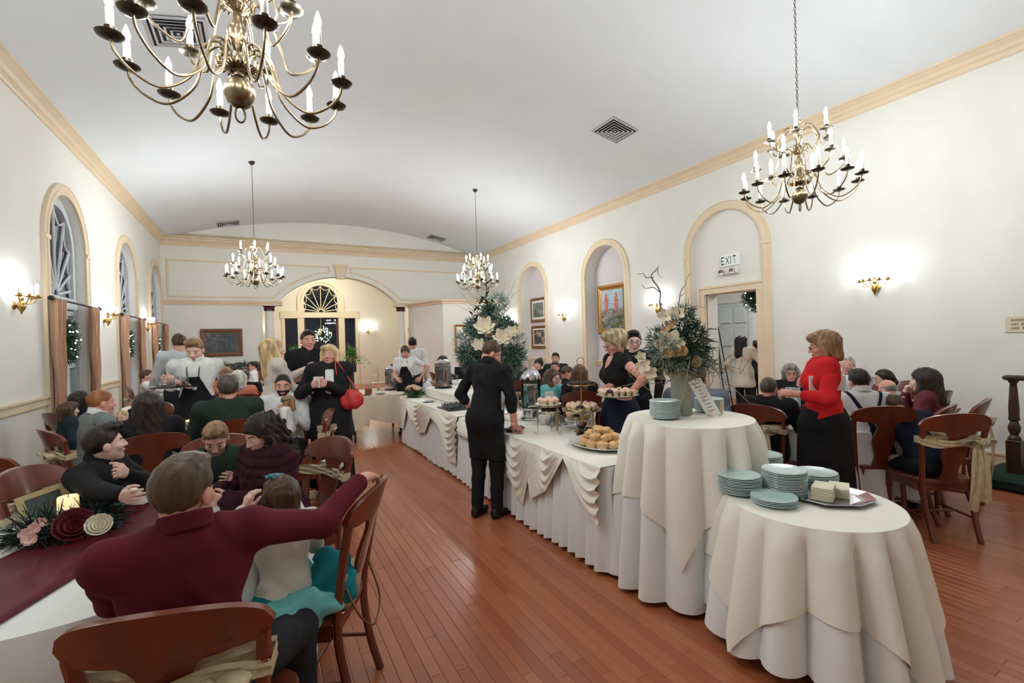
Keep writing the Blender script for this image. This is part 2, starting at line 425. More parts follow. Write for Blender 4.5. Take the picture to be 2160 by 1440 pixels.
for i, c in enumerate(CR_): arch_trim(c, lambda a, z, d: (XR+d, a, z), 'trim_%d' % (10+i), 'tan arch moulding round ' + ('the doorway', 'the niche with one tall painting', 'the niche with two small paintings')[i])
for i, c in enumerate(CL_): arch_trim(c, lambda a, z, d: (XL-d, a, z), 'trim_%d' % (20+i), 'tan arch moulding round a window')

# crown mouldings along both long walls and the far wall
def crown(name, p0, p1, nrm, label, z0=ZCR0, z1=ZCR1, w=.24):
    P = [(0.02, z0), (.035, z0+.02), (.035, z0+.06), (.06, z0+.075), (.085, z0+.11), (.15, z0+.15), (.17, z0+.155), (.17, z0+.185), (w-.02, z0+.215), (w, z0+.22), (w, z1), (0, z1+.12), (0, z0), (0.02, z0)]
    mb = MB(); p0 = np.array(p0); p1 = np.array(p1); nr = np.array(nrm)
    G = np.array([[(*(p0+nr*d), z), (*(p1+nr*d), z)] for d, z in P]); mb.grid(G)
    struct(mb.build(name, M_TRIM, smooth=False), label)
crown('trim_30', (XR, YB), (XR, YF), (-1, 0), 'tan crown moulding over the niche wall')
crown('trim_31', (XL, YB), (XL, YF), (1, 0), 'tan crown moulding over the window wall')
crown('trim_32', (XL, YF), (XR, YF), (0, -1), 'tan crown moulding across the far wall', ZCR0-.05, ZCR1-.05, .16)
# baseboards and chair rail
def board(name, lo, hi, label, m=M_TRIM, cap=True):
    mb = MB(); mb.box(lo, hi); struct(mb.build(name, m, smooth=False), label)
for i, (a, b) in enumerate([(YB, CR_[0]-RO), (CR_[0]+RO, CR_[1]-RO), (CR_[1]+RO, CR_[2]-RO), (CR_[2]+RO, YF)]):
    mb = MB(); mb.box((XR-.022, a, 0), (XR, b, .19)); mb.box((XR-.034, a, .19), (XR, b, .215)); mb.box((XR-.034, a, 0), (XR, b, .02))
    struct(mb.build('baseboard_right_%d' % (i+1), M_TRIM, smooth=False), 'tan baseboard along the niche wall')
rails = [YB]+[v for c in CL_ for v in (c-RO, c+RO)]+[YF]
for i in range(0, len(rails), 2):
    a, b = rails[i], min(rails[i+1], YF)
    if b-a < .02: continue
    mb = MB(); mb.box((XL, a, 1.0), (XL+.02, b, 1.09)); mb.box((XL, a, 1.085), (XL+.045, b, 1.11)); mb.box((XL, a, .995), (XL+.03, b, 1.01))
    struct(mb.build('trim_%d' % (40+i), M_TRIM, smooth=False), 'tan chair rail on the window wall')
    mb = MB(); mb.box((XL, a, 0), (XL+.022, b, .19)); mb.box((XL, a, .19), (XL+.034, b, .215))
    struct(mb.build('baseboard_left_%d' % (i//2+1), M_TRIM, smooth=False), 'tan baseboard along the window wall')

# ------------------------------------------------------------------ far wall: screen with a segmental arch on two columns
OX0, OX1 = .07, 4.84            # opening
AX0, AX1, AZS, AZT = .50, 4.16, 3.02, 3.84   # arch spring and crown
axc = (AX0+AX1)/2; hw = (AX1-AX0)/2; sg = AZT-AZS; ar = (hw*hw+sg*sg)/(2*sg); azc = AZT-ar
a0 = math.asin(hw/ar)
def seg(r, n=28, a=a0): return [(axc+r*math.sin(-a+2*a*i/n), azc+r*math.cos(-a+2*a*i/n)) for i in range(n+1)]
outl = [(XL, 0), (OX0, 0), (OX0, 2.94), (AX0, 2.94)]+seg(ar)+[(AX1, 2.94), (OX1, 2.94), (OX1, 0), (XR, 0), (XR, 5.6), (XL, 5.6)]
mb = MB(); mb.prism(outl, .30, M=Matrix.Translation((0, YF, 0)))
struct(mb.build('wall_far', M_WALL, smooth=True, angle=25), 'cream end wall with a wide arched opening between columns')
# ledge (entablature) on both sides of the arch, panel moulding, arch moulding, keystone
mb = MB()
for x0, x1 in ((XL, .62), (4.05, 5.1)):
    for d, z0, z1 in ((.05, 2.90, 2.95), (.09, 2.95, 3.0), (.12, 3.0, 3.025)): mb.box((x0, YF-d, z0), (x1, YF+.3, z1))
struct(mb.build('trim_50', M_TRIM, smooth=False), 'tan ledge carried by the columns')
def bead(name, pts, label, w=.045, d=.03, m=M_TRIM):
    mb = MB(); P = [np.array(p, float) for p in pts]; k = len(P); L_ = []; R_ = []
    for i in range(k):
        if i == 0: t = P[1]-P[0]
        elif i == k-1: t = P[-1]-P[-2]
        else: t = (P[i]-P[i-1])/np.linalg.norm(P[i]-P[i-1])+(P[i+1]-P[i])/np.linalg.norm(P[i+1]-P[i])
        t /= np.linalg.norm(t); nn = np.array([-t[1], t[0]])
        if 0 < i < k-1:
            u = (P[i+1]-P[i])/np.linalg.norm(P[i+1]-P[i]); sc = 1/max(.35, abs(t@u))
        else: sc = 1
        L_.append(P[i]+nn*w/2*sc); R_.append(P[i]-nn*w/2*sc)
    G = np.array([[(l[0], YF, l[1]) for l in L_], [(l[0], YF-d, l[1]) for l in L_], [(l[0], YF-d, l[1]) for l in R_], [(l[0], YF, l[1]) for l in R_]])
    mb.grid(G); struct(mb.build(name, m, smooth=False), label)
rr = ar+.17; arcL = [p for p in seg(rr, 40, a0*1.02) if p[0] < axc-.26]; arcR = [p for p in seg(rr, 40, a0*1.02) if p[0] > axc+.26]
zb = 3.13
arcL = [p for p in arcL if p[1] > zb]; arcR = [p for p in arcR if p[1] > zb]
bead('trim_51', [(arcL[-1][0], 4.15), (-2.22, 4.15), (-2.22, zb), (arcL[0][0]-.04, zb)]+arcL+[(arcL[-1][0], 4.15)], 'tan panel moulding beside the arch')
bead('trim_52', [(arcR[0][0], 4.15)]+arcR+[(arcR[-1][0]+.04, zb), (7.2, zb), (7.2, 4.15), (arcR[0][0], 4.15)], 'tan panel moulding on the far side of the arch')
bead('trim_53', seg(ar+.012, 40), 'thin bead round the arched opening', .024, .02, M_WALL)
mb = MB(); mb.prism([(axc-.11, 3.80), (axc+.11, 3.80), (axc+.17, 4.16), (axc-.17, 4.16)], .1, M=Matrix.Translation((0, YF-.09, 0)))
mb.box((axc-.21, YF-.12, 4.16), (axc+.21, YF+.0, 4.24)); mb.box((axc-.14, YF-.11, 3.765), (axc+.14, YF, 3.80))
struct(mb.build('trim_54', M_TRIM, smooth=False), 'tan keystone over the arch')
for i, x in enumerate((.26, 4.32)):
    mb = MB(); mb.lathe([(.19, 0), (.19, .06), (.165, .08), (.165, .12), (.135, .16), (.135, .9), (.13, 1.8), (.115, 2.7), (.115, 2.73)], (x, YF+.15, 0), 24)
    mb.box((x-.2, YF-.06, 2.885), (x+.2, YF+.36, 2.91))
    c = struct(mb.build('column_%d' % (i+1), M_WALL, smooth=True, angle=30), 'round cream column carrying the arch')
    mb = MB(); mb.lathe([(.125, 2.73), (.15, 2.75), (.155, 2.80), (.135, 2.83), (.17, 2.87), (.17, 2.885)], (x, YF+.15, 0), 24); mb.build('capital', mat('capital_maroon', srgb(74, 34, 38), .4), c)

# bump-out with canted corner beside the column
bz = 2.95
pl = [(4.55, YF), (5.12, 13.95), (XR, 13.95)]
mb = MB()
for (xa, ya), (xb, yb) in zip(pl[:-1], pl[1:]):
    mb.add([(xa, ya, 0), (xb, yb, 0), (xb, yb, bz), (xa, ya, bz)], [(0, 1, 2, 3)])
mb.add([(4.55, YF, bz), (5.12, 13.95, bz), (XR, 13.95, bz), (XR, YF, bz)], [(0, 1, 2, 3)])
struct(mb.build('wall_bumpout', M_WALL, smooth=False), 'low canted cream wall block in the corner')
mb = MB(); nn = [(-.96, -.28), (-.6, -.75), (0, -1)]
G = []
for d, z in ((0, bz-.10), (.05, bz-.09), (.06, bz-.04), (.12, bz-.01), (.13, bz+.03), (0, bz+.03)):
    G.append([(p[0]+q[0]*d, p[1]+q[1]*d, z) for p, q in zip(pl, nn)])
mb.grid(np.array(G)); struct(mb.build('trim_55', M_TRIM, smooth=False), 'tan cornice on the corner block')

# ------------------------------------------------------------------ alcove behind the columns
AY = 19.6
mb = MB()
mb.add([(-.9, YF+.3, 0), (-.9, AY, 0), (-.9, AY, 4.6), (-.9, YF+.3, 4.6)], [(0, 1, 2, 3)])
mb.add([(5.3, YF+.3, 0), (5.3, AY, 0), (5.3, AY, 4.6), (5.3, YF+.3, 4.6)], [(0, 1, 2, 3)])
mb.add([(-.9, YF+.3, 4.6), (5.3, YF+.3, 4.6), (5.3, AY, 4.6), (-.9, AY, 4.6)], [(0, 1, 2, 3)])
M_ALC = mat('alcove_cream', srgb(247, 241, 226), .7)
struct(mb.build('wall_alcove', M_ALC, smooth=False), 'cream side walls of the alcove')
wc, wr, wzs = 2.13, .62, 3.36       # fanlight centre, radius, springing
fan = [(wc-wr, 2.93)]+[(wc-wr*math.cos(math.pi*i/24), wzs+wr*math.sin(math.pi*i/24)) for i in range(25)]+[(wc+wr, 2.93)]
door = [(wc-.63, .05), (wc-.63, 2.72), (wc+.63, 2.72), (wc+.63, .05)]
sl = [(wc-1.30, .5), (wc-1.30, 2.70), (wc-.86, 2.70), (wc-.86, .5)]; sr = [(wc+.86, .5), (wc+.86, 2.70), (wc+1.28, 2.70), (wc+1.28, .5)]
wall_holes([(-.9, 0), (5.3, 0), (5.3, 4.6), (-.9, 4.6)], [(fan, .12, 1), (door, .12, 1), (sl, .12, 1), (sr, .12, 1)],
           lambda a, z, d: (a, AY+d, z), 1, 'wall_alcove_end', M_ALC, 'end wall of the alcove pierced by a glazed door and fanlight')
def ybox(mb, x0, x1, z0, z1, y0, y1): mb.box((x0, y0, z0), (x1, y1, z1))
mb = MB()
M_TRIMW = mat('window_cream', srgb(244, 232, 200), .5)
for x0, x1, z0, z1 in ((wc-1.40, wc-1.30, 0, 2.80), (wc-.86, wc-.63, 0, 2.86), (wc+.63, wc+.86, 0, 2.86), (wc+1.28, wc+1.38, 0, 2.80), (wc-1.44, wc-.7, 2.70, 2.98), (wc+.7, wc+1.42, 2.70, 2.98), (wc-.72, wc+.72, 2.72, 2.93)):
    kk_ = (kk_+1) if 'kk_' in globals() else 0; ybox(mb, x0, x1, z0, z1, AY-.05-.004*kk_, AY)
for r0, r1 in ((wr+.02, wr+.10), (wr+.12, wr+.24)):
    G = [[], [], [], []]
    for i in range(29):
        t = math.pi*i/28; c, s = -math.cos(t), math.sin(t)
        for k, (r, d) in enumerate(((r0, 0), (r0, .06), (r1, .06), (r1, 0))): G[k].append((wc+r*c, AY-d, wzs+r*s))
    mb.grid(np.array(G))
for sgn in (-1, 1): mb.box((wc+sgn*(wr+.13)-.11, AY-.064, 2.95), (wc+sgn*(wr+.13)+.11, AY, wzs))
struct(mb.build('trim_60', M_TRIMW, smooth=False), 'cream casing of the glazed entrance')
win = link('window_4', None, None); struct(win, 'dark fanlight with radiating white bars over the glazed entrance')
def fan_bars(mb, c, hub, shape, nr, rad, place, w=.012, scallop=True):
    # bars from hub to an outline; scallops between bar ends
    ends = []
    for i in range(nr):
        t = math.pi*(i+.5)/nr; d = np.array([-math.cos(t), math.sin(t)]); e = shape(d); ends.append(e)
        pts = [place(*(np.array(hub)+d*.10)), place(*e)]; mb.tube(pts, w, 6)
    ring = [place(hub[0]-.10*math.cos(math.pi*i/10), hub[1]+.10*math.sin(math.pi*i/10)) for i in range(11)]; mb.tube(ring, w, 6)
    if scallop:
        full = [shape(np.array([-1.0, .02]))]+ends+[shape(np.array([1.0, .02]))]
        for p, q in zip(full[:-1], full[1:]):
            p, q = np.array(p), np.array(q); mid = (p+q)/2; inn = (np.array(hub)-mid); inn /= np.linalg.norm(inn); s = np.linalg.norm(q-p)
            mb.tube([place(*(p*(1-u)+q*u+inn*s*.32*math.sin(math.pi*u))) for u in np.linspace(0, 1, 7)], w*.8, 5)
def shape_fan(d):
    # from hub (wc, 2.95) to the outline of the fanlight
    h = np.array([wc, 2.95]); best = None
    for t in np.linspace(.05, 2.2, 400):
        p = h+d*t
        if abs(p[0]-wc) > wr or (p[1] > wzs and np.hypot(p[0]-wc, p[1]-wzs) > wr): return h+d*(t-.005)
    return h+d
mb = MB(); fan_bars(mb, wc, (wc, 2.95), shape_fan, 9, wr, lambda a, z: (a, AY+.07, z), .016)
mb.build('fan_bar', M_TRIMW, win)
mb = MB(); mb.add([(a, AY+.10, z) for a, z in fan], [tuple(range(len(fan)))]); mb.build('pane', M_PANE, win, smooth=False)
for nm, r, lab in (('door_1', door, 'glazed entrance door with dark panes'), ('window_5', sl, 'tall dark sidelight beside the entrance'), ('window_6', sr, 'tall dark sidelight beside the fern stand')):
    e = link(nm, None, None); struct(e, lab)
    mb = MB(); x0, x1 = r[0][0], r[2][0]; z0, z1 = r[0][1], r[1][1]
    mb.add([(x0, AY+.1, z0), (x1, AY+.1, z0), (x1, AY+.1, z1), (x0, AY+.1, z1)], [(0, 1, 2, 3)]); mb.build('pane', M_PANE, e, smooth=False)
    if nm == 'door_1':
        M_DOORW = mat('door_walnut', srgb(78, 52, 44), .4)
        for q0, q1, h0, h1 in ((x0, x0+.06, z0, z1), (x1-.09, x1, z0, z1), (x0, x1, z0, .5), (x0, x1, z1-.03, z1), ((x0+x1)/2-.07, (x0+x1)/2+.07, z0, 1.85)):
            mb = MB(); mb.box((q0, AY+.06, h0), (q1, AY+.11, h1)); mb.build('stile', M_DOORW, e, smooth=False)

# ------------------------------------------------------------------ hall beyond the doorway
HX = XR+.36
M_HALL = mat('hall_wall', srgb(232, 238, 236), .7)
mb = MB()
hx1 = 10.6
mb.add([(HX, 2.6, 0), (hx1, 2.6, 0), (hx1, 2.6, 3.2), (HX, 2.6, 3.2)], [(0, 1, 2, 3)])
mb.add([(HX, 8.6, 0), (hx1, 8.6, 0), (hx1, 8.6, 3.2), (HX, 8.6, 3.2)], [(0, 1, 2, 3)])
mb.add([(hx1, 2.6, 0), (hx1, 8.6, 0), (hx1, 8.6, 3.2), (hx1, 2.6, 3.2)], [(0, 1, 2, 3)])
mb.add([(HX, 2.6, 3.2), (hx1, 2.6, 3.2), (hx1, 8.6, 3.2), (HX, 8.6, 3.2)], [(0, 1, 2, 3)])
mb.add([(HX, 2.6, 0), (HX, DY0, 0), (HX, DY0, 3.2), (HX, 2.6, 3.2)], [(0, 1, 2, 3)])
mb.add([(HX, DY1, 0), (HX, 8.6, 0), (HX, 8.6, 3.2), (HX, DY1, 3.2)], [(0, 1, 2, 3)])
struct(mb.build('wall_hall', M_HALL, smooth=False), 'pale walls of the entrance hall')
# panelled door standing in the hall's end wall
d2 = link('door_2', None, None); struct(d2, 'white panelled door in the hall')
hy0, hy1 = 7.18, 8.12
mb = MB(); mb.box((hx1-.05, hy0, 0), (hx1, hy1, 2.42)); mb.build('door_leaf', mat('door_pale', srgb(222, 232, 234), .5), d2, smooth=False)
for k, (z0, z1) in enumerate(((.15, .62), (.74, 1.2), (1.32, 1.78), (1.9, 2.32))):
    for s in (0, 1):
        ya = hy0+.08+s*.41; mb = MB(); mb.rbox((hx1-.075, ya, z0), (hx1-.045, ya+.33, z1), .012); mb.build('panel', MATS['door_pale'], d2, smooth=False)
mb = MB(); mb.box((hx1-.08, hy0-.1, 0), (hx1, hy0, 2.55)); mb.box((hx1-.08, hy1, 0), (hx1, hy1+.1, 2.55)); mb.box((hx1-.085, hy0-.102, 2.42), (hx1, hy1+.102, 2.6)); mb.box((hx1-.1, hy0-.14, 2.59), (hx1, hy1+.14, 2.68))
struct(mb.build('trim_61', MATS['white_paint'], smooth=False), 'white casing of the hall door')

# ------------------------------------------------------------------ windows with curtains
M_CURT = mat('peach_curtain', srgb(196, 152, 124), .8, var=.12, scale=3, stretch=(6, 6, .4), sheen=.3)
M_WINW = mat('window_white', srgb(206, 210, 214), .5)
for i, c in enumerate(CL_):
    w = link('window_%d' % (i+1), None, None); struct(w, 'arched window with fan bars and dark night panes')
    X0 = XL-.13
    def P(a, z, x=X0): return (x, a, z)
    lp = arch_loop(c, RI, ZS, ZSILL)
    mb = MB(); mb.add([P(a, z, XL-.155) for a, z in lp], [tuple(range(len(lp)))]); mb.build('pane', M_PANE, w, smooth=False)
    # frame: flat band inside the opening, transom, sash stiles
    mb = MB(); r1 = RI-.13
    G = [[], [], [], []]
    for r, k, x in ((RI, 0, XL-.09), (RI, 1, XL-.09), (r1, 2, XL-.09), (r1, 3, XL-.155)):
        G[k] = [P(a, z, x) for a, z in arch_loop(c, r, ZS, ZSILL)]
    mb.grid(np.array(G)); mb.build('frame', M_WINW, w, smooth=False)
    mb = MB(); mb.box((XL-.155, c-RI, 2.28), (XL-.08, c+RI, 2.44)); mb.build('transom', M_WINW, w, smooth=False)
    mb = MB(); hub = (c, 2.46)
    def shp(d, hub=hub, c=c, r1=r1):
        h = np.array(hub)
        for t in np.linspace(.05, 2.2, 400):
            p = h+d*t
            if abs(p[0]-c) > r1 or (p[1] > ZS and np.hypot(p[0]-c, p[1]-ZS) > r1): return h+d*(t-.005)
        return h+d
    fan_bars(mb, c, hub, shp, 9, r1, lambda a, z: P(a, z, XL-.135), .021); mb.build('fan_bar', M_WINW, w)
    mb = MB()
    for a in (c-.235, c+.235): mb.box((XL-.155, a-.05, ZSILL), (XL-.09, a+.05, 2.28))
    for a in (c-.46, c, c+.46): mb.box((XL-.150, a-.01, ZSILL), (XL-.128, a+.01, 2.28))
    for z in (ZSILL+.03, 1.45, 2.22): mb.box((XL-.152, c-RI, z-.035), (XL-.10, c+RI, z+.035))
    mb.build('sash_bar', M_WINW, w, smooth=False)
    mb = MB(); mb.box((XL-.17, c-RI-.02, ZSILL-.05), (XL+.07, c+RI+.02, ZSILL+.0)); mb.build('sill', M_WHITE, w, smooth=False)
    # rod
    zr = 2.33; rl = .93
    rod = thing('curtain_rod', 'dark curtain rod with finials over the ' + ('window behind the small girl', 'middle window of three', 'window next to the far wall')[i], 'curtain rod', (XL+.11, c, zr))
    mb = MB(); mb.tube([(0, -rl, 0), (0, rl, 0)], .014, 8); mb.build('pole', M_BLACKP, rod)
    for s in (-1, 1):
        mb = MB(); mb.lathe([(.0, 0), (.03, .02), (.034, .06), (.02, .09), (.012, .1)], M=frame_to((0, s*(rl+.09), 0), (0, -s, 0)), n=10); mb.build('finial', M_BLACKP, rod)
        mb = MB(); mb.tube([(0, s*(rl-.1), 0), (-.105, s*(rl-.1), 0)], .010, 6); mb.build('bracket', M_BLACKP, rod)
    for s in (-1, 1):
        n = 64; wid = .36; cy = c+s*(.72)
        G = []
        for k in range(15):
            z = zr+.03-(zr-.0)*k/14; pinch = 1-.42*math.exp(-((z-1.05)/.5)**2) if True else 1
            row = []
            for j in range(n+1):
                u = j/n-.5; ph = 2*math.pi*7*(u+.5); aa = cy+u*wid*pinch+s*.05*(1-pinch)
                row.append((XL+.10+.035*math.sin(ph)*(.6+.4*pinch)+.008*math.sin(ph*.37+k), aa, max(.012, z-.03)))
            G.append(row)
        mb = MB(); mb.grid(np.array(G)); o = mb.build('curtain', M_CURT)
        tag(o, 'peach curtain on the ' + ('hither' if s < 0 else 'farther') + ' side of the ' + ('window behind the small girl', 'middle window', 'window next to the far wall')[i], 'curtain', 'peach curtains on the windows')
        so = o.modifiers.new('thick', 'SOLIDIFY'); so.thickness = .004
# ------------------------------------------------------------------ chandeliers
def smooth_path(pts, n=8):
    # Catmull-Rom through the points
    P = [np.array(p, float) for p in pts]; P = [2*P[0]-P[1]]+P+[2*P[-1]-P[-2]]; out = []
    for i in range(1, len(P)-2):
        for k in range(n):
            t = k/n; a, b, c, d = P[i-1], P[i], P[i+1], P[i+2]
            out.append(.5*((2*b)+(c-a)*t+(2*a-5*b+4*c-d)*t*t+(3*b-a-3*c+d)*t**3))
    out.append(P[-2]); return out
def arm_mesh(path):
    mb = MB(); mb.tube(smooth_path(path, 6), .0065, 7)
    p = path[0]  # little leaf scroll at the hub
    mb.tube([(p[0]+.02+.02*math.cos(t), 0, p[2]+.03+.02*math.sin(t)) for t in np.linspace(-1.5, 4.2, 12)], .004, 5)
    return mb.mesh('arm', M_BRASS)
def tier(r, zp, z0, zl, r0=.045):
    return [(r0, 0, z0), (r0+.05, 0, z0+.035), (r0+.11, 0, z0-.02), (r0+.16, 0, zl+(z0-zl)*.35), (r*.64, 0, zl), (r*.84, 0, zl+.03), (r*.97, 0, zl+(zp-zl)*.62), (r, 0, zp)]
mb = MB(); mb.lathe([(.006, -.004), (.03, -.004), (.05, .004), (.055, .012), (.05, .012), (.03, .004), (.02, .006), (.018, .012), (.021, .018), (.021, .045), (.018, .046)], n=16); PAN = mb.mesh('drip_pan', M_BRASSD)
mb = MB(); mb.lathe([(.0155, .03), (.0155, .125), (.012, .13), (.0, .13)], n=12); SLV = mb.mesh('candle_sleeve', M_CANDLE)
PANG = PAN.copy(); PANG.materials.clear(); PANG.materials.append(M_GOLD)
mb = MB(); mb.lathe([(.008, .128), (.012, .138), (.0165, .152), (.0165, .165), (.012, .185), (.005, .205), (.0, .215)], n=7); BLB = mb.mesh('bulb', M_BULBC); 
mb = MB(); mb.lathe([(.008, .128), (.012, .138), (.0165, .152), (.0165, .165), (.012, .185), (.005, .205), (.0, .215)], n=6); BLS = mb.mesh('sconce_bulb', M_BULBS)
TIERS = [(12, .50, .235, .345, .075, .09), (6, .38, .455, .60, .33, .0), (6, .27, .70, .80, .60, .26)]
ARMS = [arm_mesh(tier(r, zp, z0, zl)) for n, r, zp, z0, zl, ph in TIERS]
def body_mesh():
    mb = MB()
    mb.lathe([(.0, .075), (.03, .08), (.055, .1), (.07, .14), (.072, .165), (.062, .20), (.04, .225), (.022, .24), (.022, .26), (.045, .27), (.055, .285), (.055, .31), (.03, .325), (.018, .35),
              (.025, .39), (.045, .42), (.05, .46), (.035, .50), (.018, .53), (.02, .56), (.042, .575), (.045, .60), (.02, .62), (.015, .66), (.022, .70), (.038, .74), (.038, .78), (.018, .81), (.012, .84), (.012, .88), (.03, .885), (.032, .90), (.0, .905)], n=24)
    return mb.mesh('stem', M_BRASS)
BODY = body_mesh()
mb = MB(); mb.tube([(.022*math.cos(t), 0, .042+.04*math.sin(t)) for t in np.linspace(0, 2*math.pi, 18)[:-1]], .005, 6, closed=True); RING = mb.mesh('finial_ring', M_BRASSD)
def leaf_crown():
    mb = MB(); r = random.Random(3)
    for z, n, rr in ((.27, 22, .075), (.58, 16, .06)):
        for i in range(n):
            a = 2*math.pi*i/n; c, s = math.cos(a), math.sin(a)
            mb.tube([(rr*.5*c, rr*.5*s, z-.01), (rr*c, rr*s, z+.015), (rr*1.25*c, rr*1.25*s, z+.005), (rr*1.35*c, rr*1.35*s, z+.03), (rr*1.15*c, rr*1.15*s, z+.045)], [.005, .006, .005, .004, .002], 5)
    return mb.mesh('leaf_crown', M_BRASS)
CROWN = leaf_crown()
def chandelier(x, y, z0, label, chain=True, spin=0.0):
    t = thing('chandelier', label, 'chandelier', (x, y, z0), spin, 'brass candle chandeliers under the vault')
    link('stem', BODY, t); link('finial_ring', RING, t); link('leaf_crown', CROWN, t)
    for (n, r, zp, zh, zl, ph), me in zip(TIERS, ARMS):
        for i in range(n):
            a = link('arm', me, t); a.rotation_euler = (0, 0, ph+2*math.pi*i/n)
            for nm, d in (('drip_pan', PAN), ('candle_sleeve', SLV), ('bulb', BLB)): link(nm, d, a, (r, 0, zp))
    zc = ceilz(x)-z0
    mb = MB()
    if chain:
        k = 0; z = .90
        while z < zc-.03:
            M = rotz(k*math.pi/2)
            pts = [tuple(M @ Vector((.009*math.cos(q), 0, z+.02+.02*math.sin(q)))) for q in np.linspace(0, 2*math.pi, 11)[:-1]]
            mb.tube(pts, .0028, 5, closed=True); z += .033; k += 1
        mb.build('chain', M_BRASS, t)
    else:
        mb.tube([(0, 0, .90), (0, 0, zc)], .006, 6); mb.build('rod', M_BRASS, t)
    mb = MB(); mb.lathe([(.0, zc-.07), (.02, zc-.065), (.055, zc-.03), (.06, zc+.02)], n=16); mb.build('canopy', M_BRASSD, t)
    return t
chandelier(-.06, 2.74, 2.80, 'brass chandelier hanging over the table with the burgundy runner', True, math.radians(8))
chandelier(4.75, 2.66, 2.84, 'brass chandelier hanging between the exit door and the buffet plates', True, math.radians(11))
chandelier(-.06, 10.5, 2.80, 'brass chandelier on a thin rod in front of the panel beside the arch', False, .3)
chandelier(4.74, 10.4, 2.84, 'brass chandelier on a thin rod near the corner block', False, .2)

# ------------------------------------------------------------------ sconces
def sconce_proto():
    t = thing('wall_sconce', 'x', 'wall sconce', (0, 0, 0))
    mb = MB(); mb.lathe([(0, -.16), (.008, -.15), (.012, -.13), (.035, -.09), (.042, -.06), (.03, -.03), (.015, -.01), (.022, .01), (.022, .03), (.008, .05), (.012, .08), (.0, .09)], (0, .06, 0), 14)
    mb.lathe([(.045, 0), (.04, .012), (.02, .02), (.012, .06)], M=frame_to((0, 0, -.06), (0, 1, 0)), n=14); mb.build('bracket', M_GOLD, t)
    for k, ang in enumerate((15, 52, 90, 128, 165)):
        a = math.radians(ang); d = np.array([math.cos(a), math.sin(a)])*(.17 if k % 2 == 0 else .15)
        p = [(0, .06, -.0), (d[0]*.3, .06+d[1]*.3*.8, -.035), (d[0]*.7, .06+d[1]*.7*.8, -.03), (d[0], .06+d[1]*.8, .03)]
        mb = MB(); mb.tube(smooth_path(p, 5), .0045, 6); ar_ = mb.build('arm', M_GOLD, t)
        for nm, dd in (('drip_pan', PANG), ('candle_sleeve', SLV), ('bulb', BLS)):
            o = link(nm, dd, ar_, tuple(p[-1])); o.scale = (.7, .7, .75)
    return t
sp = sconce_proto()
SCON = [((XR, 3.11, 2.26), math.pi/2, 'gold candle sconce on the bare plaster wall past the exit door'), ((XR, 6.98, 2.24), math.pi/2, 'gold candle sconce between the exit arch and the niche with the tall painting'),
        ((XR, 10.36, 2.24), math.pi/2, 'gold candle sconce between the two niches'), ((XR, 13.4, 2.2), math.pi/2, 'gold candle sconce beside the corner block'),
        ((XL, 7.1, 2.24), -math.pi/2, 'gold candle sconce before the window behind the small girl'), ((XL, 10.42, 2.24), -math.pi/2, 'gold candle sconce before the middle window'),
        ((XL, 13.6, 2.22), -math.pi/2, 'gold candle sconce before the window next to the far wall'),
        ((3.9, AY, 2.2), math.pi, 'gold candle sconce on the alcove end wall beside the entrance'), ((-.25, AY, 2.2), math.pi, 'gold candle sconce in the alcove behind the column')]
PROTO_KIDS.clear()
def proto(o):
    def rec(q): PROTO_KIDS[q.name] = kids(q); [rec(c) for c in PROTO_KIDS[q.name]]
    rec(o); return o
proto(sp)
for i, (p, rz, lab) in enumerate(SCON):
    o = sp if i == 0 else dup(sp)
    o.location = p; o.rotation_euler = (0, 0, rz); o['label'] = lab; o['group'] = 'gold candle sconces on the walls'

# ------------------------------------------------------------------ ceiling vents
def vent(x, y, label, s=.58):
    z = ceilz(x); nrm = Vector((-(x-XC)/RV, 0, -1)).normalized()
    t = link('ceiling_vent', None, None); M = frame_to((x, y, z-.004), nrm, (1, 0, 0)); t.matrix_world = M
    tag(t, label, 'ceiling vent', 'square grilles in the ceiling')
    mb = MB(); mb.box((-s/2, -s/2, -.002), (s/2, s/2, .004)); mb.build('backing', M_DARK, t, smooth=False)
    for k in range(5):
        a = s/2-k*.055; b = a-.022; zo, zi = (.022, .012)
        if k == 0: b = a-.03; zo, zi = .008, .018
        v = [(sx*q, sy*q, zz) for q, zz in ((a, zo), (b, zi)) for sx, sy in ((-1, -1), (1, -1), (1, 1), (-1, 1))]
        mb = MB(); mb.add(v, [(i, (i+1) % 4, 4+(i+1) % 4, 4+i) for i in range(4)]); o = mb.build('slat', M_GRILLE, t, smooth=False)
        so = o.modifiers.new('t', 'SOLIDIFY'); so.thickness = .004
    mb = MB(); q = s/2-5*.055; mb.box((-q, -q, .015), (q, q, .02)); mb.build('slat', M_GRILLE, t, smooth=False)
vent(5.5, 6.16, 'square white vent over the middle of the buffet')
vent(-.72, 6.3, 'square white vent seen past the chandelier over the burgundy runner')
vent(-.72, 15.45, 'square grille at the far wall on the window side')
vent(5.45, 15.3, 'square grille at the far wall near the corner block')

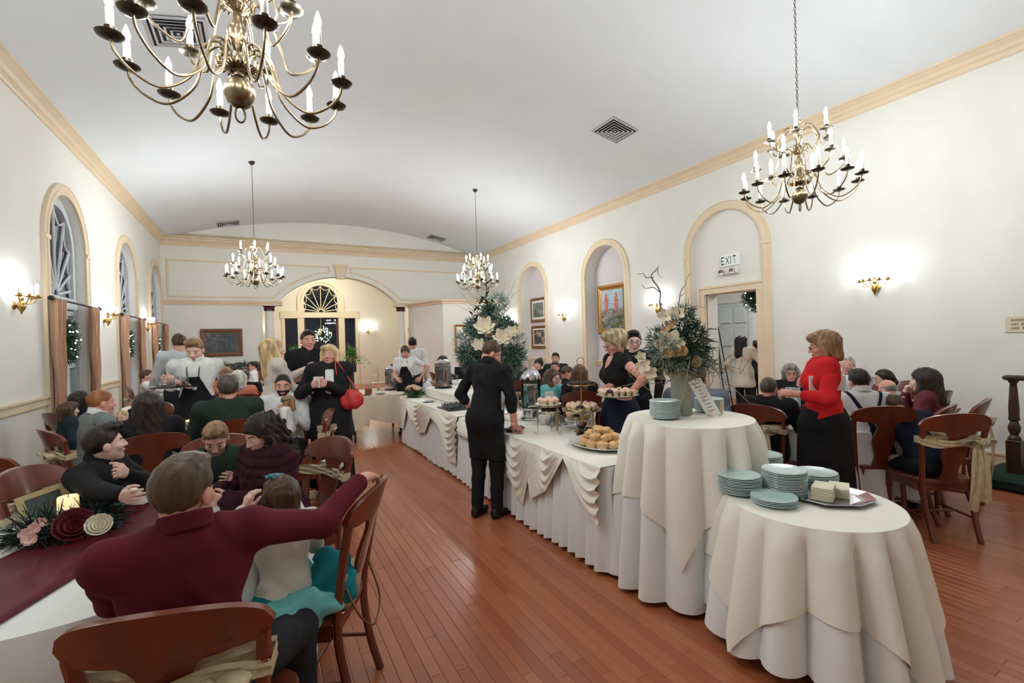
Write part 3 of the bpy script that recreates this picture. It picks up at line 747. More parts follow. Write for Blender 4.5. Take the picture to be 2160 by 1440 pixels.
# ------------------------------------------------------------------ exit sign and wall plaque
LET = {'E': [(0, 0, .16, 1), (0, 0, 1, .15), (0, .43, .85, .57), (0, .85, 1, 1)], 'I': [(.3, 0, .7, 1)], 'T': [(.42, 0, .58, 1), (0, .85, 1, 1)]}
ex = thing('exit_sign', 'lit white EXIT sign with black letters above the doorway', 'exit sign', (XR+.06, 5.33, 2.94))
mb = MB(); mb.rbox((-.06, -.19, -.105), (0, .19, .105), .012); mb.build('housing', mat('sign_white', srgb(236, 240, 238), .4, emit=(.95, 1, .98), estr=.05), ex, smooth=False)
yy = .155
for ch, w in (('E', .062), ('X', .07), ('I', .03), ('T', .062)):
    mb = MB()
    if ch == 'X':
        for q in (1, -1):
            a, b = (yy, yy-w) if q == 1 else (yy-w, yy)
            mb.add([(-.062, a, -.07), (-.062, a-.013*1, -.07), (-.062, b-.013, .07), (-.062, b, .07)], [(0, 1, 2, 3)])
    else:
        for x0, z0, x1, z1 in LET[ch]: mb.add([(-.062, yy-w*x0, -.07+.14*z0), (-.062, yy-w*x1, -.07+.14*z0), (-.062, yy-w*x1, -.07+.14*z1), (-.062, yy-w*x0, -.07+.14*z1)], [(0, 1, 2, 3)])
    mb.build('letter', M_BLACKP, ex, smooth=False); yy -= w+.024
em = thing('emergency_light', 'white emergency light box with two lamp heads under the EXIT sign', 'emergency light', (XR+.06, 5.33, 2.75))
mb = MB(); mb.rbox((-.09, -.16, -.06), (0, .16, .05), .015); mb.build('housing', M_WHITE, em, smooth=False)
for y in (-.15, .15):
    mb = MB(); mb.lathe([(.0, 0), (.045, .01), (.05, .05), (.046, .06), (.03, .052), (0, .05)], M=frame_to((-.09, y*.75, -.0), (-1, y*-.6, -.3)), n=14); mb.build('lamp_head', M_STEEL, em)
pq = thing('wall_plaque', 'small tan framed notice with grey lines of lettering on the plaster wall', 'plaque', (XR, 1.60, 1.66))
mb = MB(); mb.rbox((-.015, -.3, -.09), (0, .3, .09), .005); mb.build('board', mat('plaque_tan', srgb(226, 212, 186), .6), pq, smooth=False)
r = random.Random(5)
for k, z in enumerate((.045, 0, -.045)):
    mb = MB(); y = .25
    while y > -.24:
        w = r.choice((.012, .018, .02)); mb.box((-.0165, y-w, z-.013), (-.0155, y, z+.013)); y -= w+(.006 if r.random() < .8 else .022)
    mb.build('lettering', mat('plaque_ink', srgb(150, 138, 118), .7), pq, smooth=False)['kind'] = 'stuff'

# ------------------------------------------------------------------ framed pictures
def picture(name, label, M, w, h, fw, canvas, frame_m, inner=None):
    t = link(name, None, None); t.matrix_world = M; tag(t, label, 'painting' if name == 'painting' else name.replace('_', ' '))
    # local x right, z up, y toward the viewer negative
    prof = [(0, 0), (0, -.03), (-.012, -.042), (fw*.35, -.05), (fw*.7, -.032), (fw, -.026), (fw, 0)]
    for (ax, az, bx, bz, ix, iz) in ((-w/2, -h/2, w/2, -h/2, 0, 1), (w/2, -h/2, w/2, h/2, -1, 0), (w/2, h/2, -w/2, h/2, 0, -1), (-w/2, h/2, -w/2, -h/2, 1, 0)):
        dx, dz = bx-ax, bz-az; L = math.hypot(dx, dz); dx /= L; dz /= L
        G = np.array([[(ax+ix*p+dx*p, d, az+iz*p+dz*p), (bx+ix*p-dx*p, d, bz+iz*p-dz*p)] for p, d in prof])
        mb = MB(); mb.grid(G); mb.build('frame_side', frame_m, t, smooth=False)
    e = fw*.95
    if inner:
        mb = MB(); mb.box((-w/2+e, -.022, -h/2+e), (w/2-e, -.018, h/2-e)); mb.build('mat_board', M_PAPER, t, smooth=False); e += inner
    mb = MB(); mb.box((-w/2+e, -.025, -h/2+e), (w/2-e, -.021, h/2-e)); mb.build('canvas', canvas, t, smooth=False)
    return t
M_GILT = mat('gilt_frame', srgb(168, 122, 66), .35, .6, var=.3, scale=40)
M_GILTD = mat('old_gilt_frame', srgb(136, 92, 54), .4, .4, var=.3, scale=40)
Mr = lambda x, y, z: Matrix.Translation((x, y, z)) @ rotz(-math.pi/2)
p = picture('painting', 'large gilt framed flower painting with two tall coral spires in a niche', Mr(XR+.295, 8.76, 2.32), 1.02, 1.2, .12, mat_painting('flowerbed', [(0, (.02, .03, .015)), (.38, (.07, .09, .03)), (.5, (.26, .26, .12)), (.58, (.22, .28, .38)), (.7, (.5, .48, .34)), (1, (.32, .2, .12))], 7, seed=3), M_GILT)
sky = mat_painting('painted_sky', [(0, (.26, .42, .55)), (.5, (.42, .56, .62)), (1, (.62, .66, .6))], 3)
mb = MB(); mb.box((-.39, -.027, .02), (.39, -.024, .48)); mb.build('painted_sky', sky, p, smooth=False)
cor = mat_painting('coral_paint', [(0, (.3, .04, .03)), (.45, (.6, .1, .06)), (.6, (.75, .25, .15)), (1, (.4, .12, .2))], 22)
rd = random.Random(31)
for k, (cc_, z0_, z1_, n_) in enumerate((((.46, .44, .36), -.45, .1, 60), ((.16, .2, .08), -.46, 0, 70), ((.3, .24, .42), -.2, .25, 30), ((.5, .16, .08), -.45, -.1, 22), ((.05, .07, .03), -.46, -.2, 50))):
    mb = MB()
    for _ in range(n_):
        x, z, w, h = rd.uniform(-.37, .37), rd.uniform(z0_, z1_), rd.uniform(.008, .024), rd.uniform(.012, .04); mb.add([(x-w, -.0285-.0003*k, z), (x, -.0285-.0003*k, z-h*.6), (x+w, -.0285-.0003*k, z+h*.2), (x, -.0285-.0003*k, z+h)], [(0, 1, 2, 3)])
    mb.build('paint_dabs', mat('dab_%d' % k, cc_, .5), p, smooth=False)['kind'] = 'stuff'
for x in (-.2, .16):
    mb = MB(); n = 14; L_ = []
    out = [(x+.065*math.sin(math.pi*t)**.7*(1+.2*math.sin(t*40)), -.08+t*.5) for t in np.linspace(0, 1, n)]+[(x-.065*math.sin(math.pi*t)**.7*(1+.2*math.sin(t*37)), -.08+t*.5) for t in np.linspace(1, 0, n)]
    mb.prism(out, .004, M=Matrix.Translation((0, -.032, 0))); mb.build('painted_flower', cor, p, smooth=False)
picture('painting', 'small dark landscape in a wooden frame, upper of two in a niche', Mr(XR+.295, 12.18, 2.54), .86, .72, .07, mat_painting('landscape', [(0, (.03, .04, .03)), (.45, (.1, .13, .1)), (.6, (.2, .24, .22)), (.75, (.5, .54, .52)), (1, (.6, .6, .55))], 3.5, seed=8), M_GILTD, .07)
picture('painting', 'small figure painting in a wooden frame, lower of two in a niche', Mr(XR+.295, 12.16, 1.70), .86, .68, .07, mat_painting('figures', [(0, (.02, .02, .02)), (.42, (.06, .06, .05)), (.52, (.3, .16, .12)), (.6, (.4, .38, .3)), (1, (.2, .22, .12))], 5, seed=12), M_GILTD, .05)
picture('painting', 'wide dark still life in a brown frame on the far wall over the garland', Matrix.Translation((-.99, YF-.005, 1.80)), 1.02, .78, .1, mat_painting('night_still_life', [(0, (.02, .025, .03)), (.5, (.05, .06, .07)), (.62, (.14, .14, .13)), (.72, (.3, .26, .2)), (1, (.3, .2, .16))], 4, seed=20), mat('brown_frame', srgb(120, 78, 50), .4, var=.2, scale=20))
picture('mirror', 'gold framed mirror on the corner block behind the tall greenery', Matrix.Translation((5.85, 13.945, 1.72)), .72, .9, .06, mat('mirror_silver', (.8, .82, .8), .06, 1.0), M_GILT)
# pale doorway seen in the alcove side
mb = MB(); mb.box((5.24, 17.6, 0), (5.30, 18.25, 2.12)); struct(mb.build('door_3', mat('door_pale_blue', srgb(196, 222, 238), .5), smooth=False), 'pale blue door in the alcove side wall')
mb = MB(); mb.box((5.22, 17.5, 0), (5.3, 17.6, 2.2)); mb.box((5.22, 18.25, 0), (5.3, 18.35, 2.2)); mb.box((5.22, 17.5, 2.12), (5.3, 18.35, 2.24)); struct(mb.build('trim_62', M_TRIM, smooth=False), 'tan casing of the pale blue door')

# ------------------------------------------------------------------ foliage helpers
def needles(mb, c, rad, n, r, l=(.04, .08), w=.004, mi=0, bias=(0, 0, 0), hole=0):
    c = np.array(c); rad = np.array(rad) if not np.isscalar(rad) else np.array([rad]*3)
    for _ in range(n):
        d = np.array([r.gauss(0, 1), r.gauss(0, 1), r.gauss(0, 1)]); d /= np.linalg.norm(d)
        p = c+d*rad*(r.random()**.4); q = d+np.array([r.gauss(0, .5), r.gauss(0, .5), r.gauss(0, .5)])+np.array(bias); q /= np.linalg.norm(q)
        s = np.cross(q, [r.gauss(0, 1), r.gauss(0, 1), r.gauss(0, 1)]); s /= max(np.linalg.norm(s), 1e-6); L = r.uniform(*l)
        mb.add([p-s*w, p+s*w, p+q*L+s*w*.3, p+q*L-s*w*.3], [(0, 1, 2, 3)], mi)
def leaf(mb, p, d, up, L, w, mi=0, curl=.2):
    p = np.array(p, float); d = np.array(d, float); d /= np.linalg.norm(d); s = np.cross(d, up); s /= max(np.linalg.norm(s), 1e-6); nrm = np.cross(s, d)
    prof = [(0, .05), (.2, .7), (.45, 1), (.75, .65), (1, .03)]
    G = np.array([[p+d*L*t-nrm*curl*L*t*t+s*w*k*h+nrm*abs(k)*w*h*.3 for k in (-1, 0, 1)] for t, h in prof]); mb.grid(G, mi)
def flower(mb, p, nrm, R, npet, mi=0, layers=1, wide=.5, cup=.35, tip=True):
    n = np.array(nrm, float); n /= np.linalg.norm(n); a = np.cross(n, [0, 0, 1.0] if abs(n[2]) < .9 else [1.0, 0, 0]); a /= np.linalg.norm(a); b = np.cross(n, a); p = np.array(p, float)
    for ly in range(layers):
        rr = R*(1-.25*ly); ph = ly*.6
        for i in range(npet):
            t = 2*math.pi*i/npet+ph; d = math.cos(t)*a+math.sin(t)*b; e = -math.sin(t)*a+math.cos(t)*b
            prof = [(0.05, .12), (.35, .75), (.65, 1), (.88, .6 if tip else .9), (1, .05 if tip else .5)]
            G = np.array([[p+d*rr*q+n*rr*(cup+.2*ly)*(q**1.5)*(1 if k == 0 else 1.1)+e*rr*wide*k*h for k in (-1, 0, 1)] for q, h in prof]); mb.grid(G, mi)
# ------------------------------------------------------------------ wreaths
def wreath(p, axis, R, label, full=True, lights=14, seed=1, n=1500):
    r = random.Random(seed); t = thing('wreath', label, 'wreath', p); mb = MB()
    ax = np.array(axis, float); a = np.cross(ax, [0, 0, 1.0]); b = np.array([0, 0, 1.0])
    for i in range(26):
        q = 2*math.pi*i/26; c = (math.cos(q)*a+math.sin(q)*b)*R*.62
        needles(mb, c, R*.36, n//20, r, (.04, .075), .008)
    if full: needles(mb, (0, 0, 0), (R*.3, R*.45, R*.45), n//5, r, (.04, .075), .008)
    mb.build('foliage', M_GREEN, t, smooth=False)
    mb = MB(); mb.tube([tuple((math.cos(q)*a+math.sin(q)*b)*R*.6) for q in np.linspace(0, 2*math.pi, 25)[:-1]], R*.2, 7, closed=True); mb.build('ring', mat('wreath_core', srgb(26, 46, 32), .8), t)
    for i in range(lights):
        q = r.uniform(0, 2*math.pi); rr = R*r.uniform(.35, .95); c = (math.cos(q)*a+math.sin(q)*b)*rr+ax*R*r.uniform(.25, .36)
        mb = MB(); mb.ball(c, .010, 6, 4); mb.build('fairy_light', M_TINY, t)
    return t
for i, c in enumerate(CL_):
    wreath((XL-.06, c-.02, 1.80-.03*i), (1, 0, 0), .33, 'round green wreath dotted with white lights in the ' + ('window behind the small girl', 'middle window', 'window next to the far wall')[i], lights=12, seed=11+i)
wreath((wc, AY-.06, 2.05), (0, -1, 0), .36, 'wreath crowded with white lights on the glazed entrance door', full=False, lights=70, seed=21, n=900)
mb = MB(); r = random.Random(4)
for k in range(5): leaf(mb, (0, 0, 0), (r.uniform(-.4, .4), -.2, -1), (0, -1, 0), .3, .05)
mb.tube([(0, 0, 0), (0, 0, .42)], .02, 6, flat=.4)
o = mb.build('ribbon_bow', mat('sage_ribbon', srgb(196, 196, 158), .5), None, loc=(wc-.05, AY-.12, 2.32)); tag(o, 'pale sage ribbon holding the lit wreath on the entrance door', 'ribbon')
wreath((XR+.55, 5.12, 2.32), (-1, 0, 0), .34, 'green wreath with lights hanging at the top of the exit doorway', lights=16, seed=31, n=1500)
# ------------------------------------------------------------------ hall fill lamp, added out of view to light the dark hall
hl = thing('hall_fill_lamp', 'unseen round fill lamp added on the entrance hall ceiling', 'ceiling lamp', (8.9, 5.6, 3.2))
mb = MB(); mb.lathe([(.0, -.14), (.1, -.12), (.16, -.07), (.18, -.02)], n=20); mb.build('lamp_shade', mat('hall_fill_glow', (1, 1, 1), .5, emit=(1, .98, .94), estr=95), hl)
mb = MB(); mb.lathe([(.19, -.03), (.2, -.02), (.2, 0)], n=20); mb.build('rim', M_BRASS, hl)

al = thing('alcove_fill_lamp', 'unseen round fill lamp added on the alcove ceiling behind the columns', 'ceiling lamp', (2.2, 17.9, 4.6))  # hidden flush lamp added to brighten the alcove, standing in for its chandelier
mb = MB(); mb.lathe([(.0, -.16), (.12, -.14), (.2, -.08), (.22, -.02)], n=20); mb.build('lamp_shade', mat('alcove_fill_glow', (1, 1, 1), .5, emit=(1, .95, .82), estr=95), al)
mb = MB(); mb.lathe([(.23, -.03), (.24, -.02), (.24, 0)], n=20); mb.build('rim', M_BRASS, al)
# ------------------------------------------------------------------ chairs
def chair_proto():
    t = thing('dining_chair', 'x', 'chair', (0, 0, 0))
    yb = lambda z: -.20-.14*max(0, (z-.46)/.5)**1.15          # rake of the back
    def bow(x): return .055*(x/.24)**2                         # back curves round the sitter
    # seat
    n = 28; out = []
    for i in range(n):
        a = 2*math.pi*i/n; cx, sy = math.cos(a), math.sin(a)
        px = .225*abs(cx)**.55*(1 if cx > 0 else -1); py = .215*abs(sy)**.55*(1 if sy > 0 else -1); out.append((px*(1+.06*(py/.2)), py))
    mb = MB(); v = []
    for k, (sc, z) in enumerate(((.93, .43), (1, .436), (1, .458), (.96, .468), (.7, .462), (.3, .458))): v += [(x*sc, y*sc, z) for x, y in out]
    f = [tuple(range(n-1, -1, -1)), tuple(range(5*n, 6*n))]
    for k in range(5): f += [(k*n+i, k*n+(i+1) % n, k*n+n+(i+1) % n, k*n+n+i) for i in range(n)]
    mb.add(v, f); mb.build('seat', M_WOOD, t)
    mb = MB()
    for s in (-1, 1): mb.rbox((s*.19-.012, -.17, .37), (s*.19+.012, .17, .432), .003)
    mb.rbox((-.18, .155, .37), (.18, .178, .432), .003); mb.rbox((-.165, -.185, .37), (.165, -.163, .432), .003); mb.build('apron_rail', M_WOOD, t)
    for s in (-1, 1):
        mb = MB(); mb.lathe([(.013, 0), (.017, .02), (.014, .05), (.019, .16), (.022, .26), (.017, .29), (.023, .31), (.021, .37), (.021, .432)], (s*.19, .165, 0), 10); mb.build('leg', M_WOOD, t)
        P = [(s*.165, -.27, 0), (s*.168, -.225, .15), (s*.175, -.195, .32), (s*.182, -.192, .45), (s*.195, yb(.6)+.02, .6), (s*.212, yb(.75)+.035, .75), (s*.222, yb(.88)+.048, .88)]
        mb = MB(); mb.tube(smooth_path(P, 5), [.02]*31, 8); mb.build('leg', M_WOOD, t)
        mb = MB(); mb.tube([(s*.187, .16, .16), (s*.17, -.22, .17)], .009, 7); mb.build('stretcher', M_WOOD, t)
    mb = MB(); mb.tube([(-.178, -.03, .165), (.178, -.03, .165)], .009, 7); mb.build('stretcher', M_WOOD, t)
    # crest rail: long oval board, bowed
    N = 29; F = []; B = []
    for i in range(N):
        u = -1+2*i/(N-1); x = .252*u; hh = .068*(max(0, 1-abs(u)**5))**.5*(1+.06*math.cos(u*math.pi))+.001; zc = .905+.028*(1-u*u)
        F.append([(x, yb(z)+bow(x)+.012, z) for z in np.linspace(zc-hh, zc+hh, 6)]); B.append([(x, yb(z)+bow(x)-.014, z) for z in np.linspace(zc-hh, zc+hh, 6)])
    mb = MB(); mb.slab(F, B); mb.build('crest_rail', M_WOOD, t)
    # vase-shaped splat
    prof = [(.45, .075), (.50, .055), (.55, .05), (.60, .062), (.66, .082), (.71, .085), (.76, .07), (.80, .058), (.84, .075), (.87, .12), (.885, .16)]
    zz = np.linspace(.45, .885, 22); ww = np.interp(zz, [p[0] for p in prof], [p[1] for p in prof]); F = []; B = []
    for z, w in zip(zz, ww):
        F.append([(x, yb(z)+bow(x)*.8+.004, z) for x in np.linspace(-w, w, 7)]); B.append([(x, yb(z)+bow(x)*.8-.012, z) for x in np.linspace(-w, w, 7)])
    mb = MB(); mb.slab(F, B); mb.build('splat', M_WOOD, t)
    return proto(t)
CHAIR = chair_proto(); CHAIR_USED = [0]
def sash_proto():
    mb = MB(); r = random.Random(2)
    # band round the back: front and rear runs
    yb = lambda z: -.20-.14*max(0, (z-.46)/.5)**1.15
    path = []
    for u in np.linspace(-1, 1, 15): path.append((.238*u, yb(.78)+.055*(u*.238/.24)**2-.03, .775+.012*math.sin(u*4)))
    for u in np.linspace(1, -1, 15): path.append((.238*u, yb(.78)+.055*(u*.238/.24)**2+.035, .785))
    k = len(path); G = []
    for i, p in enumerate(path+[path[0]]):
        row = []
        for j in range(7):
            t = j/6-.5; row.append((p[0], p[1]+.006*math.sin(j*2.1+i*.9)*(-1 if i < 15 else 1), p[2]+t*(.06+.012*math.sin(i*.8))))
        G.append(row)
    mb.grid(np.array(G))
    kx, ky, kz = .10, yb(.78)-.045, .775
    mb.ball((kx, ky, kz), (.028, .022, .03), 10, 6)
    for s, l, up in ((-1, .10, .03), (1, .095, .035)):       # loops of the bow
        G = []
        for i in range(13):
            a = 2*math.pi*i/12; cx = kx+s*(.012+l*(.5-.5*math.cos(a))); cz = kz+up*math.sin(a)+.02*(.5-.5*math.cos(a)); cy = ky-.012-.018*math.sin(a)
            G.append([(cx, cy-.028+.056*t+.004*math.sin(i+5*t), cz-.012*abs(t-.5)) for t in (0, .33, .66, 1)])
        mb.grid(np.array(G))
    for s, L in ((-.03, .50), (.035, .44)):                  # tails
        G = []
        for i in range(14):
            q = i/13; z = kz-L*q; w = .018+.03*q
            G.append([(kx+s*(.4+q)+w*(t-.5)*2, ky-.008-.02*math.sin(q*3)-.014*q*0+.008*math.sin(t*9+q*5), z+.01*math.sin(t*7)) for t in np.linspace(0, 1, 6)])
        mb.grid(np.array(G))
    me = mb.mesh('sash', M_SASH); return me
SASH = sash_proto()
def chair(x, y, heading, label, sash=True, group='cherry wood dining chairs', tilt=0):
    # heading: degrees, direction the sitter faces (0 = +X, 90 = +Y)
    if CHAIR_USED[0] == 0: o = CHAIR; CHAIR_USED[0] = 1
    else: o = dup(CHAIR)
    o.location = (x, y, 0); o.rotation_euler = (0, 0, math.radians(heading-90)); o['label'] = label; o['group'] = group
    if sash: link('sash', SASH, o)
    return o

# ------------------------------------------------------------------ draped tables
def fold(th, nf, seed):
    r = random.Random(seed); ph = [r.uniform(0, 6.28) for _ in range(5)]
    a = 2*round(nf/2)*th+ph[0]+.9*math.sin(2*th+ph[1])+.5*math.sin(5*th+ph[4]); f = 2.2*(abs(math.cos(a/2))**.8)-1.25
    return f*(.8+.3*math.sin(3*th+ph[3]))
def round_cloth(R, zt, hang, nf, amp, seed, nth=280, nv=16, flare=.10, off=0.0, zmin=.012):
    # hang(theta) -> drop length ; closed surface from centre to hem
    G = []
    for i in range(nth):
        th = 2*math.pi*i/nth; c, s = math.cos(th), math.sin(th); f = fold(th, nf, seed); row = []
        for rr in (0.02, .5, .9, .975): row.append(((R*rr)*c, (R*rr)*s, zt+off))
        L = min(hang(th), zt-zmin); 
        for j in range(nv):
            v = j/(nv-1); d = L*v; e = min(1, v*1.6)
            r = R+off+.012*(1-math.exp(-d*40))+flare*(d/.8)+amp*f*min(1, d/.10)*(.5+.5*min(1, d/.5))
            row.append((r*c, r*s, zt+off-.006*(1-math.exp(-d*60))-d))
        G.append(row)
    mb = MB(); mb.grid(np.array(G), closed_u=True); return mb
def square_hang(R, a, rot):
    def h(th):
        t = th-rot; return a/max(abs(math.cos(t)), abs(math.sin(t)))-R
    return h
def round_table(x, y, R, zt, label, legs='pedestal', grp=None):
    t = thing('round_table', label, 'table', (x, y, 0), 0, grp)
    mb = MB(); mb.lathe([(R-.03, zt-.03), (R, zt-.025), (R, zt-.005), (R-.006, zt)], n=48); mb.build('tabletop', M_WOODD, t)
    mb = MB(); mb.lathe([(.05, .1), (.04, .2), (.035, .5), (.05, zt-.1), (.14, zt-.03)], n=16); mb.build('pedestal', M_BLACKP, t)
    for k in range(4):
        a = math.pi/4+k*math.pi/2; mb = MB(); mb.tube(smooth_path([(0.03*math.cos(a), .03*math.sin(a), .14), (.18*math.cos(a), .18*math.sin(a), .09), (.3*math.cos(a), .3*math.sin(a), .02)], 5), .022, 8); mb.build('foot', M_BLACKP, t)
    return t
def cloth(name, label, mbl, m, x, y, grp=None):
    o = mbl.build(name, m, loc=(x, y, 0)); tag(o, label, 'tablecloth', grp); return o

# table with the burgundy runner
T1 = (-.72, 2.95); R1 = .90
round_table(*T1, R1-.01, .745, 'big round table under the burgundy runner', grp='round guest tables')
cloth('tablecloth', 'white cloth under the burgundy runner on the big round table', round_cloth(R1, .75, lambda th: .62, 18, .05, 3), M_CLOTH, *T1)
# runner: band across the top then down both sides
mb = MB(); ra = math.radians(68); ux, uy = math.cos(ra), math.sin(ra); G = []
for s in np.linspace(-1.42, 1.42, 61):
    row = []
    for w in np.linspace(-.235, .235, 9):
        edge = math.sqrt(max(0, (R1+.013)**2-w*w)); zz = .7575
        if abs(s) <= edge: px, py, z = s, w, zz+.0015*math.sin(s*9+w*13)
        else:
            d = abs(s)-edge; px = math.copysign(edge+.012+.055*min(1,d/.1)+.13*d+.012*math.sin(w*30+1), s); py = w*(1+.03*d); z = zz-d-.004
        row.append((px*ux-py*uy, px*uy+py*ux, z))
    G.append(row)
mb.grid(np.array(G)); o = mb.build('table_runner', M_BURG, loc=(*T1, 0)); tag(o, 'burgundy satin runner laid across the white round table', 'table runner')
so = o.modifiers.new('t', 'SOLIDIFY'); so.thickness = .003; so.offset = 1

# guest tables further back
TABLES = [((-.72, 5.92), .82, 'table of the bearded man'), ((-1.15, 9.4), .8, 'table by the middle window'),
          ((-.75, 13.0), .8, 'table before the garland sideboard'), ((5.05, 2.78), .78, 'table beside the woman in red'),
          ((4.75, 7.15), .8, 'table of the girl in aqua'), ((3.95, 10.3), .8, 'table behind the magnolia greenery')]
for k, (p, R, lab) in enumerate(TABLES):
    round_table(*p, R-.01, .735, 'round guest '+lab, grp='round guest tables')
    cloth('tablecloth', 'white cloth on the '+lab, round_cloth(R, .74, lambda th: .60, 15, .045, 20+k, nth=120, nv=8), M_CLOTH, *p, 'white cloths on guest tables')

# tall round display table and low round plate table, each under two cloths
TT = (2.55, 2.20); RT = .40; ZT = 1.08
TS = (2.56, 1.42); RS = .40; ZS_ = .735
round_table(*TT, RT-.01, ZT-.005, 'tall round table carrying the flower vase'); round_table(*TS, RS-.01, ZS_-.005, 'low round table carrying stacks of plates')
cloth('table_skirt', 'long white under-cloth of the tall vase table', round_cloth(RT, ZT, lambda th: 1.04, 16, .064, 41, nv=20, flare=.075), M_CLOTH, *TT)
cloth('table_overlay', 'square ivory cloth with pointed corners on the tall vase table', round_cloth(RT, ZT, square_hang(RT, .86, math.radians(214-45)), 16, .064, 41, nv=20, flare=.085, off=.006), M_IVORY, *TT)
cloth('table_skirt', 'white under-cloth of the low plate table', round_cloth(RS, ZS_, lambda th: .66+.02*math.sin(5*th), 16, .064, 47, nv=18, flare=.13), M_CLOTH, *TS)
cloth('table_overlay', 'square ivory cloth with pointed corners on the low plate table', round_cloth(RS, ZS_, square_hang(RS, .76, math.radians(170-45)), 16, .064, 47, nv=18, flare=.15, off=.006), M_IVORY, *TS)

# ------------------------------------------------------------------ buffet tables
BX0, BX1, BZ = 2.06, 2.86, .755
def buffet_table(y0, y1, label, x0=BX0, x1=BX1, z=BZ, legm=M_BLACKP):
    t = thing('buffet_table', label, 'table', ((x0+x1)/2, (y0+y1)/2, 0)); hx, hy = (x1-x0)/2-.03, (y1-y0)/2-.03
    mb = MB(); mb.rbox((-hx-.02, -hy-.02, z-.035), (hx+.02, hy+.02, z-.006), .006); mb.build('tabletop', M_WOODD, t, smooth=False)
    for sx in (-1, 1):
        for sy in (-1, 1):
            mb = MB(); mb.lathe([(.016, 0), (.022, .02), (.016, .06), (.022, .3), (.028, .42), (.018, .46), (.03, .5), (.026, .58), (.026, z-.035)], (sx*(hx-.07), sy*(hy-.07), 0), 10); mb.build('leg', legm, t)
    return t
def skirt(x0, x1, y0, y1, z, seed, zb=.03, pitch=.115, amp=.026, flare=.035):
    # pleated cloth round a rectangle
    P = []; r = random.Random(seed); per = [((x0, y0), (x0, y1), (-1, 0)), ((x0, y1), (x1, y1), (0, 1)), ((x1, y1), (x1, y0), (1, 0)), ((x1, y0), (x0, y0), (0, -1))]
    s = 0; G = []
    pts = []
    for a, b, nn in per:
        L = math.hypot(b[0]-a[0], b[1]-a[1]); n = max(8, int(L/.018))
        for i in range(n): pts.append((a[0]+(b[0]-a[0])*i/n, a[1]+(b[1]-a[1])*i/n, nn, s+L*i/n))
        s += L
    for x, y, nn, d in pts:
        row = []; f = math.sin(2*math.pi*d/pitch+1.3*math.sin(d*3.1+seed))+.35*math.sin(2*math.pi*d/pitch*.53+seed)
        for v in np.linspace(0, 1, 9):
            off = .014+flare*v+amp*f*(.25+.75*v); row.append((x+nn[0]*off, y+nn[1]*off, z-(z-zb-.012*math.sin(d*5))*v))
        G.append(row)
    mb = MB(); mb.grid(np.array(G), closed_u=True)
    mb.add([(x0-.014, y0-.014, z), (x1+.014, y0-.014, z), (x1+.014, y1+.014, z), (x0-.014, y1+.014, z)], [(0, 1, 2, 3)])
    return mb
YA0, YA1, YB0, YB1 = 2.50, 5.05, 5.10, 7.62
buffet_table(YA0, YA1, 'buffet table with sandwiches and cupcake stands'); buffet_table(YB0, YB1, 'buffet table with the coffee urns')
o = skirt(BX0, BX1, YA0, YA1, BZ-.004, 5).build('table_skirt', M_CLOTH); tag(o, 'pleated white skirt round the cupcake buffet', 'table skirt')
o = skirt(BX0, BX1, YB0, YB1, BZ-.004, 9).build('table_skirt', M_CLOTH); tag(o, 'pleated white skirt round the coffee urn buffet', 'table skirt')
def swag(outline, gathers, y0, y1, label, seed, xs=BX0):
    # overlay: flat on top, then a draped fall with catenary folds. outline: (Y, z) lower edge ; gathers: Y of the pinned points
    oy = [p[0] for p in outline]; oz = [p[1] for p in outline]; ny, nv = int((y1-y0)/.011), 40; G = []
    g = sorted(gathers)
    for i in range(ny+1):
        Y = y0+(y1-y0)*i/ny; zb = float(np.interp(Y, oy, oz)); row = []
        k = max(0, min(len(g)-2, sum(1 for q in g if q <= Y)-1)); a, b = g[k], g[k+1]; s = min(1, max(0, (Y-a)/(b-a))); sag = 4*s*(1-s); span = b-a
        for xx in (BX1+.02, BX1-.25, BX0+.3, BX0+.02): row.append((xx, Y, BZ+.003))
        for j in range(nv):
            v = j/(nv-1); z = BZ+.003-.006*min(1, v*8)-(BZ-zb)*v
            ph = (BZ-z)/(.12)-sag*(.55+.9*span)*(1-.25*v)/.2
            puff = (.5+.5*math.sin(2*math.pi*ph))*.046*(.25+.75*sag)*min(1, v*5)*(1-v**3)*min(1, (BZ-zb)/.2)
            pin = .016*(1-v**2)*(1-sag)**3*math.sin((Y-a)*2*math.pi/.05+v*2)
            row.append((xs-.045-.03*v-puff-pin*.6-.006*sag, Y, z))
        G.append(row)
    mb = MB(); mb.grid(np.array(G)); o = mb.build('table_overlay', M_IVORY); tag(o, label, 'tablecloth')
    return o
oA = [onx(x, y, BX0-.08)[1:] for x, y in ((1345, 1085), (1338, 1140), (1322, 1212), (1300, 1185), (1260, 1110), (1232, 1070), (1212, 1035), (1195, 985), (1186, 965), (1176, 985), (1150, 1035), (1117, 1052), (1112, 1010), (1103, 1062), (1090, 1048), (1075, 1010), (1062, 1000), (1045, 985), (1030, 960), (1000, 930))]
oA = sorted((float(a), max(.16, float(z))) for a, z in oA); oA = [(YA0-.3, .3)]+oA
gA = [YA0-.25]+sorted(float(onx(x, y, BX0-.05)[1]) for x, y in ((1340, 945), (1188, 945), (1125, 935), (1055, 910)))+[5.2]
swag(oA, gA, YA0-.01, YA1, 'draped ivory cloth pinned in swags on the cupcake buffet', 3)
oB = [onx(x, y, BX0-.08)[1:] for x, y in ((960, 985), (945, 980), (935, 930), (925, 900), (907, 880), (895, 912), (882, 912), (872, 890), (864, 885), (858, 860), (850, 905), (843, 900))]
oB = sorted((float(a), max(.2, float(z))) for a, z in oB); oB = [(YB0-.1, .28)]+oB+[(YB1+.2, .45)]
gB = [YB0-.4]+sorted(float(onx(x, y, BX0-.05)[1]) for x, y in ((905, 862), (852, 842)))+[8.0]
